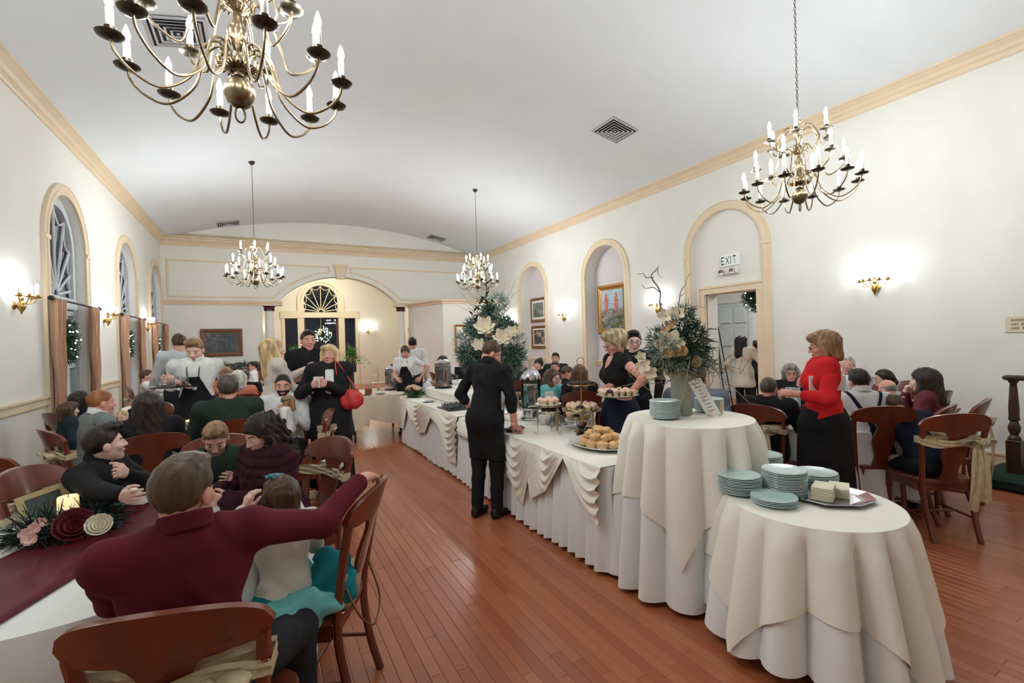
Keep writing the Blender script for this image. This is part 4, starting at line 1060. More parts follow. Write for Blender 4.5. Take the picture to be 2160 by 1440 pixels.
swag(oB, gB, YB0, YB1+.005, 'draped ivory cloth pinned in swags on the coffee urn buffet', 8)
# beige-covered table at the end of the buffet
E0, E1 = (1.25, 7.98), (2.35, 9.25)
buffet_table(E0[1], E1[1], 'small dark-legged table under the crooked beige cloth', E0[0], E1[0], .76, M_WOODD)
def side_cloth():
    mb = MB(); x0, y0 = E0; x1, y1 = E1; zt = .764
    n = 60; per = []
    for i in range(n): per.append((x0+(x1-x0)*i/n, y0, 0, -1))
    for i in range(n): per.append((x1, y0+(y1-y0)*i/n, 1, 0))
    for i in range(n): per.append((x1-(x1-x0)*i/n, y1, 0, 1))
    for i in range(n): per.append((x0, y1-(y1-y0)*i/n, -1, 0))
    G = []
    for i, (x, y, nx, ny) in enumerate(per):
        if i < n: u = i/n; L = (.38+.5*abs(u-.02) if u < .3 else .30+.30*u) if u > .02 else .62
        elif i < 2*n: L = .5
        elif i < 3*n: L = .4
        else: L = .5+.12*math.sin(i*.3)
        if i < n*.22: L = .58-.45*(u)
        row = []
        for v in np.linspace(0, 1, 9): row.append((x+nx*(.012+.03*v*(1+math.sin(i*.33))), y+ny*(.012+.03*v*(1+math.sin(i*.27))), zt-L*v))
        G.append(row)
    mb.grid(np.array(G), closed_u=True); mb.add([(x0-.012, y0-.012, zt), (x1+.012, y0-.012, zt), (x1+.012, y1+.012, zt), (x0-.012, y1+.012, zt)], [(0, 1, 2, 3)])
    return mb
o = side_cloth().build('tablecloth', M_BEIGE); tag(o, 'beige cloth hanging crooked on the small dark-legged table', 'tablecloth')
# riser under the urns
mb = MB(); mb.rbox((2.34, 6.0, BZ+.004), (2.84, 7.3, BZ+.16), .02); o = mb.build('display_riser', M_IVORY, smooth=True); tag(o, 'low cloth-covered riser under the tall coffee urn', 'riser')

# ------------------------------------------------------------------ stair newel and handrail, side tables, sideboard
nw = thing('newel_post', 'dark turned stair newel post with a short handrail by the plaster wall', 'newel post', (6.79, 1.72, 0))
mb = MB(); mb.rbox((-.055, -.055, 0), (.055, .055, .47), .008); mb.build('base_block', M_WOODD, nw, smooth=False)
mb = MB(); mb.lathe([(.05, .47), (.052, .49), (.03, .52), (.045, .56), (.05, .60), (.03, .66), (.045, .68), (.04, .72), (.042, .80), (.03, 1.0), (.026, 1.05), (.04, 1.07), (.04, 1.09)], n=16); mb.build('turned_shaft', M_WOODD, nw)
mb = MB(); mb.rbox((-.06, -.9, 1.085), (.06, .07, 1.135), .015); mb.build('handrail', M_WOODD, nw, smooth=False)
mb = MB(); mb.tube([(0, -.16, .06), (0, -.16, 1.09)], .013, 8); mb.build('baluster', M_STEEL, nw)
mb = MB(); mb.rbox((6.45, .2, .0), (7.25, 1.95, .13), .03); o = mb.build('stair_step', mat('green_carpet', srgb(32, 52, 46), .95, bump=.3, bscale=200), smooth=True); tag(o, 'low dark green carpeted step around the newel post', 'step')
st = thing('side_table', 'dark tray stand with plates behind the young man in glasses', 'side table', (3.95, 4.2, 0), .4)
mb = MB(); mb.rbox((-.35, -.25, .76), (.35, .25, .80), .01); mb.build('tabletop', M_WOODD, st, smooth=False)
for sx in (-1, 1):
    for sy in (-1, 1): mb = MB(); mb.lathe([(.02, 0), (.025, .1), (.02, .3), (.035, .5), (.022, .6), (.03, .76)], (sx*.28, sy*.18, 0), 10); mb.build('leg', M_WOOD, st)
mb = MB(); mb.box((-.28, -.01, .12), (.28, .01, .16)); mb.box((-.29, -.18, .12), (-.27, .18, .16)); mb.box((.27, -.18, .12), (.29, .18, .16)); mb.build('stretcher', M_WOOD, st, smooth=False)
sb = thing('sideboard', 'low brown sideboard against the far wall below the dark still life', 'sideboard', (-.75, 15.58, 0))
mb = MB(); mb.rbox((-1.0, -.24, .08), (1.0, .26, 1.0), .01); mb.build('carcass', mat('sideboard_brown', srgb(108, 66, 46), .5, var=.2, scale=6), sb, smooth=False)
for k in range(4): mb = MB(); mb.rbox((-.97+k*.49, -.262, .14), (-.53+k*.49, -.238, .92), .006); d = mb.build('door', MATS['sideboard_brown'], sb, smooth=False); mb = MB(); mb.ball((-.57+k*.49, -.272, .55), .012, 8, 5); mb.build('knob', M_BRASS, d)
mb = MB(); mb.rbox((-1.03, -.27, 1.0), (1.03, .27, 1.035), .008); mb.build('worktop', M_WOODD, sb, smooth=False)
r = random.Random(8); mb = MB()
for k in range(22): needles(mb, (-.95+k*.09, 0, .09+.02*math.sin(k)), (.09, .13, .08), 60, r, (.05, .1), .008)
g = mb.build('garland', M_GREEN, smooth=False, loc=(-.75, 15.55, 1.035)); tag(g, 'dark fir garland lying along the brown sideboard', 'garland')
for k in range(14): mb = MB(); mb.ball((-.9+k*.135, -.1+.05*math.sin(k*2.3), .13+.04*math.sin(k*1.7)), .022, 7, 5); mb.build('berry', mat('berry_red', srgb(138, 46, 40), .4), g)
# ------------------------------------------------------------------ implicit surfaces for people
def smin(a, b, k):
    h = np.clip(.5+.5*(b-a)/k, 0, 1); return b*(1-h)+a*h-k*h*(1-h)
def smax(a, b, k): return -smin(-a, -b, k)
def rcone(p, a, b, r1, r2):
    # capsule with tapering radius
    a = np.asarray(a, np.float32); b = np.asarray(b, np.float32); ba = b-a; l2 = float(ba@ba)+1e-9
    pa = p-a; h = np.clip(pa@ba/l2, 0, 1); d = pa-h[:, None]*ba
    return np.sqrt(np.einsum('ij,ij->i', d, d))-(r1+(r2-r1)*h)
def ell(p, c, r, R=None):
    q = p-np.asarray(c, np.float32)
    if R is not None: q = q@np.asarray(R, np.float32)
    r = np.asarray(r, np.float32); k0 = np.sqrt(((q/r)**2).sum(1)); k1 = np.sqrt(((q/(r*r))**2).sum(1))
    return k0*(k0-1)/np.maximum(k1, 1e-6)
def surf(f, lo, hi, v):
    # surface nets of f<0 inside a box, evaluated sparsely
    lo = np.asarray(lo, np.float32); hi = np.asarray(hi, np.float32); B = 4
    n = np.maximum(np.ceil((hi-lo)/(v*B)).astype(int)+1, 2); N = n*B+1
    cc = np.stack(np.meshgrid(*[(np.arange(k)+.5) for k in n], indexing='ij'), -1).reshape(-1, 3).astype(np.float32)*(v*B)+lo
    dc = f(cc); act = np.abs(dc) < v*B*1.35
    D = np.where(np.repeat(np.repeat(np.repeat(dc.reshape(n), B, 0), B, 1), B, 2) < 0, np.float32(-1), np.float32(1)); D = np.pad(D, ((0, 1),)*3, mode='edge')
    need = np.zeros(N, bool); ia = np.argwhere(act.reshape(n))
    for di in range(B+1):
        for dj in range(B+1):
            for dk in range(B+1): need[ia[:, 0]*B+di, ia[:, 1]*B+dj, ia[:, 2]*B+dk] = True
    idx = np.argwhere(need); vals = f(idx.astype(np.float32)*v+lo); D[idx[:, 0], idx[:, 1], idx[:, 2]] = vals
    S = D < 0; c = [S[i:N[0]-1+i, j:N[1]-1+j, k:N[2]-1+k] for i in (0, 1) for j in (0, 1) for k in (0, 1)]
    sm = sum(x.astype(np.int8) for x in c); mix = (sm > 0) & (sm < 8); cells = np.argwhere(mix)
    if len(cells) == 0: return np.zeros((0, 3)), np.zeros((0, 4), int)
    vid = np.full(mix.shape, -1, np.int64); vid[mix] = np.arange(len(cells))
    corner = np.array([(i, j, k) for i in (0, 1) for j in (0, 1) for k in (0, 1)]); cd = np.stack([D[cells[:, 0]+a, cells[:, 1]+b, cells[:, 2]+cc_] for a, b, cc_ in corner], 1)
    acc = np.zeros((len(cells), 3), np.float32); cnt = np.zeros(len(cells), np.float32)
    for a in range(8):
        for b in range(a+1, 8):
            if np.abs(corner[a]-corner[b]).sum() != 1: continue
            da, db = cd[:, a], cd[:, b]; m = (da < 0) != (db < 0); t = np.where(m, da/np.where(m, da-db, 1), 0)[:, None]
            acc += np.where(m[:, None], corner[a]+(corner[b]-corner[a])*t, 0); cnt += m
    V = (cells+acc/cnt[:, None])*v+lo; F = []
    for ax in range(3):
        s0 = [slice(1, N[d]-1) for d in range(3)]; s0[ax] = slice(0, N[ax]-1); s1 = list(s0); s1[ax] = slice(1, N[ax])
        A, Bm = S[tuple(s0)], S[tuple(s1)]; e = np.argwhere(A != Bm)
        if len(e) == 0: continue
        flip = A[tuple(e.T)]; o = np.array([1, 1, 1]); o[ax] = 0; e = e+o; u, w = [(1, 2), (2, 0), (0, 1)][ax]
        du = np.zeros(3, int); du[u] = 1; dw = np.zeros(3, int); dw[w] = 1
        q = np.stack([vid[tuple((e-du-dw).T)], vid[tuple((e-dw).T)], vid[tuple(e.T)], vid[tuple((e-du).T)]], 1)
        q[~flip] = q[~flip][:, ::-1]; F.append(q)
    F = np.concatenate(F); return V, F[(F >= 0).all(1)]
def mesh_np(name, V, F, mats, mi=None):
    me = bpy.data.meshes.new(name); me.vertices.add(len(V)); me.vertices.foreach_set('co', np.asarray(V, np.float32).ravel())
    F = np.asarray(F, np.int32); k = F.shape[1]; me.loops.add(len(F)*k); me.polygons.add(len(F))
    me.loops.foreach_set('vertex_index', F.ravel()); me.polygons.foreach_set('loop_start', np.arange(0, len(F)*k, k, dtype=np.int32)); 
    me.polygons.foreach_set('use_smooth', np.ones(len(F), bool))
    for m in (mats if isinstance(mats, (list, tuple)) else [mats]): me.materials.append(m)
    if mi is not None: me.polygons.foreach_set('material_index', np.asarray(mi, np.int32))
    me.update(calc_edges=True); me.validate(); return me
def nrm(v): v = np.asarray(v, float); return v/max(np.linalg.norm(v), 1e-9)
def rotm(axis, deg): return np.array(Matrix.Rotation(math.radians(deg), 3, axis))
def ik(S, W, l1, l2, pole):
    d = W-S; L = np.linalg.norm(d); L2 = min(L, (l1+l2)*.995); u = d/max(L, 1e-6); W2 = S+u*L2
    a = (l1*l1-l2*l2+L2*L2)/(2*L2); h = math.sqrt(max(0, l1*l1-a*a)); p = np.asarray(pole, float); p = p-u*(p@u); p = nrm(p)
    return S+u*a+p*h, W2

SKIN = {}
def skin(tone):
    if tone not in SKIN: SKIN[tone] = mat('skin_'+tone, {'fair': srgb(228, 178, 158), 'rosy': srgb(224, 162, 144), 'pale': srgb(234, 192, 174), 'tan': srgb(196, 146, 118)}[tone], .5, var=.05, scale=14)
    return SKIN[tone]
M_LIP = mat('lip', srgb(198, 128, 118), .45); M_EYEW = mat('eye_white', srgb(226, 222, 216), .25); M_IRIS = mat('iris_dark', srgb(44, 34, 28), .2); M_BROWM = {}
def fabric(name, col, rough=.85, var=.1): return mat('fabric_'+name, col, rough, var=var, scale=9, bump=.3, bscale=14, spec=.22)
def hairm(name, col): return mat('hair_'+name, col, .45, var=.4, scale=26, stretch=(1, 1, .22), bump=.35, bscale=70, spec=.4)

class Fig:
    pass
def pose(kind, s, hipz, lean=0, side=0, twist=0, head=(0, 0, 0), aL=None, aR=None, pL=None, pR=None, fem=False, knee=None, build=1.0, step=0, legspread=.11, hunch=0, armk=1.0):
    """joint positions in the figure's own frame: x its right, y ahead, z up"""
    g = Fig(); g.s = s; g.fem = fem; g.b = build
    sw = (.165 if fem else .185)*s*(.5+.5*build); hw = (.088 if fem else .085)*s
    Rt = rotm('Z', twist) @ rotm('Y', side) @ rotm('X', -lean); Ru = Rt @ rotm('X', -hunch); g.Rt, g.Ru = Rt, Ru
    P = np.array([0, 0, hipz]); g.P = P; T = lambda v: P+Rt@(np.array(v)*s)
    mid = T((0, -.005, .24)); U = lambda v: mid+Ru@(np.array(v)*s-np.array([0, -.005, .24])*s); g.U = U; g.T = T
    g.waist = T((0, 0, .14)); g.chest = U((0, .005, .36)); g.neckb = U((0, -.012, .505)); g.shR = U((sw/s, -.01, .465)); g.shL = U((-sw/s, -.01, .465))
    Rn = Ru @ rotm('X', 8); g.headc = g.neckb+(Rn@np.array([0, .02, .122]))*s
    Rh = rotm('Z', twist) @ rotm('Z', -head[0]) @ rotm('X', -head[1]) @ rotm('Y', head[2]); g.Rh = Rh
    g.hs = s*(1.0 if s > .8 else 1.0+.35*(.9-s))
    l1, l2 = .285*s*armk, .255*s*armk
    for sgn, nm, tgt, pole in ((1, 'R', aR, pR), (-1, 'L', aL, pL)):
        sh = g.shR if sgn > 0 else g.shL
        if tgt is None: W = sh+np.array([sgn*.06, .06, -.5])*s
        else: W = np.asarray(tgt, float)
        if pole is None: pole = (sgn*.5, -.6, -.5)
        E_, W = ik(sh, W, l1, l2, pole); setattr(g, 'el'+nm, E_); setattr(g, 'wr'+nm, W)
    for sgn, nm in ((1, 'R'), (-1, 'L')):
        H_ = P+np.array([sgn*hw, 0, -.02*s]) if kind == 'sit' else P+rotm('Z', twist)@np.array([sgn*hw, 0, -.02*s])
        if kind == 'sit':
            kx = sgn*(legspread+.02); K = np.array([kx, .42*s, .50 if knee is None else knee]); K[2] = min(K[2], H_[2]+.02); A = np.array([kx*1.05, .44*s, .075])
            if K[2]-A[2] > .46*s: A[2] = K[2]-.46*s
        else:
            f = step*sgn; K = H_+np.array([sgn*.012, .03+f*.5, -.41*s]); A = np.array([H_[0]+sgn*.01, f, .075*s])
        setattr(g, 'hip'+nm, H_); setattr(g, 'kn'+nm, K); setattr(g, 'an'+nm, A)
    return g
def torso_sdf(p, g, o=0.0):
    s, b = g.s, g.b; R, Ru = g.Rt, g.Ru
    d = ell(p, g.T((0, -.005, .02)), np.array([.165 if g.fem else .155, .118, .13])*s*b+o, R)
    d = smin(d, ell(p, g.waist, np.array([.128 if g.fem else .145, .10, .17])*s*b+o, R), .06*s)
    d = smin(d, ell(p, g.chest, np.array([.148 if g.fem else .165, .108, .165])*s*b+o, Ru), .05*s)
    if g.fem and s > .8:
        for q in (-1, 1): d = smin(d, ell(p, g.U((q*.065, .085, .335)), np.array([.058, .052, .058])*s*b+o), .05*s)
    d = smin(d, rcone(p, g.shL, g.shR, .058*s+o, .058*s+o), .06*s)
    d = smin(d, rcone(p, g.neckb+g.Ru@np.array([-.07, -.012, -.03])*s, g.neckb+g.Ru@np.array([.07, -.012, -.03])*s, .043*s+o, .043*s+o), .05*s)
    return d
def arm_sdf(p, g, side, upto=1.0, o=0.0, fore=True):
    s = g.s; S, E_, W = (g.shR, g.elR, g.wrR) if side == 'R' else (g.shL, g.elL, g.wrL); k = 1.0 if not g.fem else .88
    if upto <= .5: return rcone(p, S, S+(E_-S)*(upto*2), .055*s*k+o, .048*s*k+o)
    d = rcone(p, S, E_, .055*s*k+o, .043*s*k+o); t = min(1, (upto-.5)*2)
    e2 = E_+(W-E_)*t; return smin(d, rcone(p, E_, e2, .043*s*k+o, (.043-(.043-.029)*t)*s*k+o), .02*s)
def leg_sdf(p, g, side, o=0.0, upto=1.0):
    s = g.s; H_, K, A = (g.hipR, g.knR, g.anR) if side == 'R' else (g.hipL, g.knL, g.anL); b = g.b
    d = rcone(p, H_, K, .085*s*b+o, .058*s*b+o); e2 = K+(A-K)*upto; return smin(d, rcone(p, K, e2, .056*s*b+o, .042*s+o), .03*s)
def neck_sdf(p, g): return rcone(p, g.neckb+g.Ru@np.array([0, -.01, -.03])*g.s, g.headc+g.Rh@np.array([0, -.02, -.055])*g.hs, .056*g.s*(.9 if g.fem else 1), .052*g.s*(.88 if g.fem else 1))
def head_local(p, g): return ((p-g.headc.astype(np.float32))@g.Rh.astype(np.float32))/g.hs
def head_sdf(q, fine=True):
    d = ell(q, (0, -.012, .034), (.074, .094, .088)); d = smin(d, ell(q, (0, .024, -.034), (.058, .066, .082)), .03)
    d = smin(d, ell(q, (0, .066, -.094), (.024, .022, .02)), .03)
    d = smin(d, ell(q, (0, .072, .026), (.046, .016, .014)), .022)
    for s in (-1, 1):
        d = smin(d, ell(q, (s*.038, .062, -.022), (.024, .022, .02)), .02)
        d = smax(d, -ell(q, (s*.031, .104, .006), (.016, .016, .010)), .012)
        d = smin(d, ell(q, (s*.031, .0765, .005), (.0135, .0125, .0115)), .003)
        d = smin(d, ell(q, (s*.0755, -.006, -.008), (.010, .020, .031)), .006)
    d = smin(d, rcone(q, (0, .088, .014), (0, .107, -.022), .0085, .0125), .009)
    d = smin(d, ell(q, (0, .096, -.026), (.019, .012, .009)), .008)
    d = smin(d, ell(q, (0, .0905, -.052), (.022, .010, .0065)), .006); d = smin(d, ell(q, (0, .0885, -.064), (.019, .010, .0065)), .005)
    return d
def hand_sdf(p, W, F_, N_, sgn, s, curl=35, spread=6, grip=None):
    # W wrist, F_ finger direction, N_ palm normal (out of the palm), sgn +1 right hand
    F_ = nrm(F_); N_ = nrm(N_-F_*(N_@F_)); X = np.cross(F_, N_)*sgn     # X points to the thumb side
    at_ = lambda x, y, z: W+(X*x+F_*y+N_*z)*s
    d = rcone(p, at_(.014, .012, 0), at_(.026, .075, 0), .0175*s, .0165*s); d = smin(d, rcone(p, at_(-.012, .012, 0), at_(-.026, .072, 0), .0165*s, .015*s), .02*s); d = smin(d, rcone(p, at_(0, .01, 0), at_(0, .077, .0), .018*s, .016*s), .02*s)
    d = smin(d, rcone(p, W-F_*.03*s, at_(0, .02, 0), .025*s, .021*s), .02*s)
    for i, (x, L) in enumerate(((.029, .068), (.010, .076), (-.010, .071), (-.028, .055))):
        c = math.radians(curl*(.8+.12*i)); a = math.radians(spread*(1.5-i)); b0 = at_(x, .078, 0); dirv = F_*math.cos(c)+N_*math.sin(c)+X*math.sin(a)
        p1 = b0+dirv*L*.42*s; c2 = c+math.radians(curl*.9); dv = F_*math.cos(c2)+N_*math.sin(c2)+X*math.sin(a); p2 = p1+dv*L*.32*s; c3 = c2+math.radians(curl*.6); dv = F_*math.cos(c3)+N_*math.sin(c3); p3 = p2+dv*L*.26*s
        f = rcone(p, b0-F_*.012*s, p1, .0095*s, .0088*s); f = smin(f, rcone(p, p1, p2, .0088*s, .008*s), .003); f = smin(f, rcone(p, p2, p3, .008*s, .0066*s), .003); d = smin(d, f, .005)
    t0 = at_(.022, .018, .004); t1 = at_(.048, .048, .014); t2 = at_(.055, .075, .022+curl*.0002); t3 = at_(.052, .095, .028+curl*.0004)
    f = rcone(p, t0, t1, .0145*s, .011*s); f = smin(f, rcone(p, t1, t2, .0105*s, .0092*s), .004); f = smin(f, rcone(p, t2, t3, .0092*s, .0075*s), .003); return smin(d, f, .008)

def hair_sdf(q, style):
    """q in head coordinates"""
    cr = ell(q, (0, -.014, .036), (.082, .101, .096)); x, y, z = q[:, 0], q[:, 1], q[:, 2]
    strand = .0022*np.sin(x*190+3*np.sin(y*30))+.002*np.sin(y*150+4*np.sin(z*22+x*31))
    if style in ('short', 'buzz', 'quiff', 'bald', 'grayshort'):
        d = cr+(.004 if style == 'buzz' else 0)+strand*(.2 if style == 'buzz' else .5)
        cut = (z-(1.0*y-.006))*.71 if style != 'bald' else None
        if style == 'bald': cut = np.minimum(-(z-.045)*1.0, (z-(.95*y+.01))*.72); return smax(d+.004, -cut, .01)
        if style == 'quiff': d = smin(d, ell(q, (.01, .05, .115), (.062, .055, .03))+strand, .03)
        if style == 'short': d = smin(d, ell(q, (0, .035, .105), (.058, .05, .025))+strand*.5, .03)
        side = np.abs(x); face = smax(-(y-.03)*1.0, 0*x-1, .01)
        d = smax(d, -cut, .012); d = smax(d, -np.maximum(.0, 0)+np.minimum(1, -(np.sqrt((np.abs(x)-.085)**2+(y+.006)**2+(z+.012)**2)-.028)), .008); return d
    # long styles start from a fuller cap
    d = ell(q, (0, -.018, .034), (.093, .112, .105))+strand; cut = (z-(1.05*y-.035))*.69; d = smax(d, -cut, .015)
    fr = lambda *a: rcone(q, *a)
    if style == 'bob':
        for s in (-1, 1):
            d = smin(d, fr((s*.07, -.0, .02), (s*.082, .012, -.075), .036, .026)+strand, .03); d = smin(d, fr((s*.05, -.06, .02), (s*.055, -.06, -.10), .05, .036)+strand, .04)
        d = smin(d, fr((0, -.075, .03), (0, -.085, -.11), .055, .036)+strand, .04); d = smin(d, ell(q, (.01, .055, .09), (.065, .05, .032))+strand, .03)
    elif style == 'pixie':
        d = smin(d, ell(q, (.0, .04, .105), (.075, .06, .035))+strand*1.5, .03); d = smin(d, fr((0, -.08, .05), (0, -.075, -.075), .055, .022)+strand, .04)
        for s in (-1, 1): d = smin(d, fr((s*.075, .0, .04), (s*.078, .006, -.05), .022, .012)+strand, .02)
    elif style in ('long', 'curly'):
        w = strand*(3.2 if style == 'curly' else 1.0)
        if style == 'curly': w = w+.010*np.sin(z*75+x*40)*np.sin(y*60+x*25)
        for s in (-1, 1):
            d = smin(d, fr((s*.066, -.01, .03), (s*.084, .018, -.11), .034, .034)+w, .03); d = smin(d, fr((s*.084, .018, -.11), (s*.10, .03, -.26), .034, .03)+w, .03)
            d = smin(d, fr((s*.045, -.07, .02), (s*.06, -.085, -.24), .055, .045)+w, .04)
        d = smin(d, fr((0, -.08, .03), (0, -.10, -.27), .06, .05)+w, .05)
    elif style == 'bun': d = smin(d, ell(q, (0, -.09, .11), (.045, .045, .042))+strand, .012)
    elif style == 'pony':
        d = smin(d, fr((0, -.11, .05), (0, -.15, -.05), .03, .034)+strand, .02); d = smin(d, fr((0, -.15, -.05), (0, -.13, -.2), .034, .016)+strand, .02)
    elif style == 'child':
        for s in (-1, 1): d = smin(d, fr((s*.07, -.01, .02), (s*.082, .005, -.10), .036, .03)+strand, .03)
        d = smin(d, fr((0, -.08, .02), (0, -.09, -.14), .062, .05)+strand, .04); d = smin(d, ell(q, (0, .06, .088), (.055, .045, .028))+strand, .03)
    return d

def person(label, pix, D, heading, kind='stand', top=None, bottom=None, hair=('short', 'brown'), tone='fair', lean=0, side=0, twist=0, head=(0, 0, 0), hunch=0,
           aL=None, aR=None, pL=None, pR=None, hL=None, hR=None, fem=False, q=1, sleeve=1.0, extras=(), build=1.0, hipz=None, s=None, chairat=True, coat=.012, skirt=None, worldarms=False, legspread=.11, step=0.0, seatz=.46, beard=None, collar=None, group=None, sash=True, chairlab=None, chairdy=0.0, hem=None, glasses=False, neckcut=.50, name='person', headz=None, knee=None, quilt=False, armk=1.0):
    HC = dep(pix[0], pix[1], D); h = math.radians(heading); fwd = np.array([math.cos(h), math.sin(h), 0]); rgt = np.array([math.sin(h), -math.cos(h), 0])
    # scale from the head height the picture gives
    hz0 = (seatz+.10) if kind == 'sit' else None
    if hipz is not None: hz0 = hipz
    sc = s if s else 1.0
    for _ in range(3):
        hz = hz0 if hz0 is not None else .93*sc
        g = pose(kind, sc, hz, lean, side, twist, head, fem=fem, build=build, hunch=hunch)
        err = HC[2]-g.headc[2]
        if s is None:
            kk = (g.headc[2]-(hz if kind == 'sit' else 0))/sc; sc = float(np.clip(sc+err/kk, .86 if fem else .9, 1.12))
    hz = hz0 if hz0 is not None else .93*sc
    g = pose(kind, sc, hz, lean, side, twist, head, fem=fem, build=build, hunch=hunch); dz = HC[2]-g.headc[2]
    if abs(dz) > .002:
        if kind == 'sit': hz += dz
        else: hz += float(np.clip(dz, -.03, .03))
    hc = g.headc; base = HC[:2]-(rgt*hc[0]+fwd*hc[1])[:2]
    Mw = Matrix(((rgt[0], fwd[0], 0, base[0]), (rgt[1], fwd[1], 0, base[1]), (0, 0, 1, 0), (0, 0, 0, 1)))
    def loc(w):
        if w is None: return None
        if len(w) == 4: return np.array([(w[0]-base[0])*rgt[0]+(w[1]-base[1])*rgt[1], (w[0]-base[0])*fwd[0]+(w[1]-base[1])*fwd[1], w[2]])   # world point
        return np.array(w, float)*np.array([sc, sc, 1])
    g = pose(kind, sc, hz, lean, side, twist, head, loc(aL), loc(aR), pL, pR, fem=fem, build=build, hunch=hunch, legspread=legspread, step=step, knee=knee, armk=armk)
    vb, vh, vn, vc = {0: (.026, .013, .010, .022), 1: (.020, .0085, .007, .016), 2: (.016, .0058, .0048, .0115), 3: (.014, .0045, .0042, .0085)}[q]
    # ---- body: one continuous figure under the clothes, with the finely shaped head and hands
    allp = np.array([g.P, g.chest, g.neckb, g.shL, g.shR, g.elL, g.elR, g.wrL, g.wrR, g.hipL, g.hipR, g.knL, g.knR, g.anL, g.anR, g.headc])
    shrink = -.006*sc
    def f_body(p):
        d = torso_sdf(p, g, shrink-.004); d = smin(d, neck_sdf(p, g), .02)
        for sd in 'LR': d = smin(d, arm_sdf(p, g, sd, 1.0, 0), .02); d = smin(d, leg_sdf(p, g, sd, shrink-.008), .03)
        return d
    V, F = surf(f_body, allp.min(0)-.2*sc, allp.max(0)+.2*sc, vb); Vs, Fs, Ms = [V], [F], [np.zeros(len(F), int)]; nv = len(V)
    def addm(V, F, m):
        nonlocal nv
        Vs.append(V); Fs.append(F+nv); Ms.append(m); nv += len(V)
    hs = g.hs
    def f_head(p):
        qh = head_local(p, g); d = head_sdf(qh)*hs; return smin(d, neck_sdf(p, g), .025*sc)
    V, F = surf(f_head, g.headc-.155*hs, g.headc+.155*hs, vh)
    if len(F):
        C = head_local(V[F].mean(1).astype(np.float32), g); m = np.zeros(len(F), int); x, y, z = np.abs(C[:, 0]), C[:, 1], C[:, 2]
        m[(x < .024) & (y > .078) & (np.abs(z+.058) < .0125-.0035*(x/.024))] = 1
        m[(((x-.031)/.0130)**2+((z-.005)/.0070)**2 < 1) & (y > .06)] = 2
        m[(((x-.031)/.0062)**2+((z-.005)/.0068)**2 < 1) & (y > .06)] = 3
        m[(np.abs(z-.0290-.14*np.minimum(x-.014, .016)+.30*np.maximum(x-.038, 0)) < .0040) & (x > .013) & (x < .05) & (y > .055)] = 4
        if beard is not None:
            hb = (y > .0) & (z < -.03-.25*np.maximum(0, .07-y)) & ~((x < .022) & (np.abs(z+.057) < .010) & (y > .08)); hb |= (x < .03) & (z < -.036) & (z > -.05) & (y > .08); m[hb & (m != 1)] = 4
        addm(V, F, m)
    for sgn, nm, W, E_, ho in ((1, 'R', g.wrR, g.elR, hR), (-1, 'L', g.wrL, g.elL, hL)):
        if ho == 'none': continue
        fd = nrm(W-E_); ho = ho or {}; Fd = np.array(ho.get('f', fd), float); Nd = np.array(ho.get('n', np.cross(fd, [0, 0, 1])*(sgn)*-1 if abs(fd[2]) < .9 else (-sgn, 0, 0)), float)
        if ho.get('world'):
            tl = lambda v: np.array([v[0]*rgt[0]+v[1]*rgt[1], v[0]*fwd[0]+v[1]*fwd[1], v[2]]); Fd = tl(Fd); Nd = tl(Nd)
        ff = lambda p: hand_sdf(p, W, Fd, Nd, sgn, sc*.98, ho.get('curl', 30), ho.get('spread', 5))
        V, F = surf(ff, W-.20*sc, W+.20*sc, vn)
        if len(F): addm(V, F, np.zeros(len(F), int))
    hcol = HAIRC[hair[1]] if isinstance(hair[1], str) else hair[1]; hm = hairm(hair[1], hcol)
    bm_ = mat('brow_'+hair[1], tuple(c*.7 for c in hcol), .7)
    me = mesh_np('body', np.concatenate(Vs), np.concatenate(Fs), [skin(tone), M_LIP, M_EYEW, M_IRIS, bm_], np.concatenate(Ms))
    root = link(name, me); root.matrix_world = Mw; tag(root, label, 'person', group)
    # ---- hair
    if hair[0] != 'none':
        fh = lambda p: hair_sdf(head_local(p, g), hair[0])*hs*.9
        ext = .34 if hair[0] in ('long', 'curly') else .22
        V, F = surf(fh, g.headc-np.array([.2, .2, ext])*hs-g.Rh@np.array([0, .03, 0]), g.headc+.19*hs, vh*1.05)
        if len(F): link('hair', mesh_np('hair', V, F, hm), root)
    # ---- top
    def wr(p, a, f_):
        if q >= 3: a = a*1.7
        u = np.sin((p[:, 2]*.8+p[:, 0]*.55)*f_+4*np.sin(p[:, 0]*6)+3*np.sin(p[:, 1]*8)); w_ = np.sin((p[:, 2]*.5-p[:, 0]*.8)*f_*.8+2.5*np.sin(p[:, 2]*9)+p[:, 1]*14)
        return a*(np.maximum(u, 0)**2*1.2+.7*np.maximum(w_, 0)**3-.5)*np.sin(p[:, 2]*11+p[:, 0]*5+1.3)
    ncz = g.neckb; nup = g.Ru@np.array([0, .25, 1.0]); nup = nrm(nup)
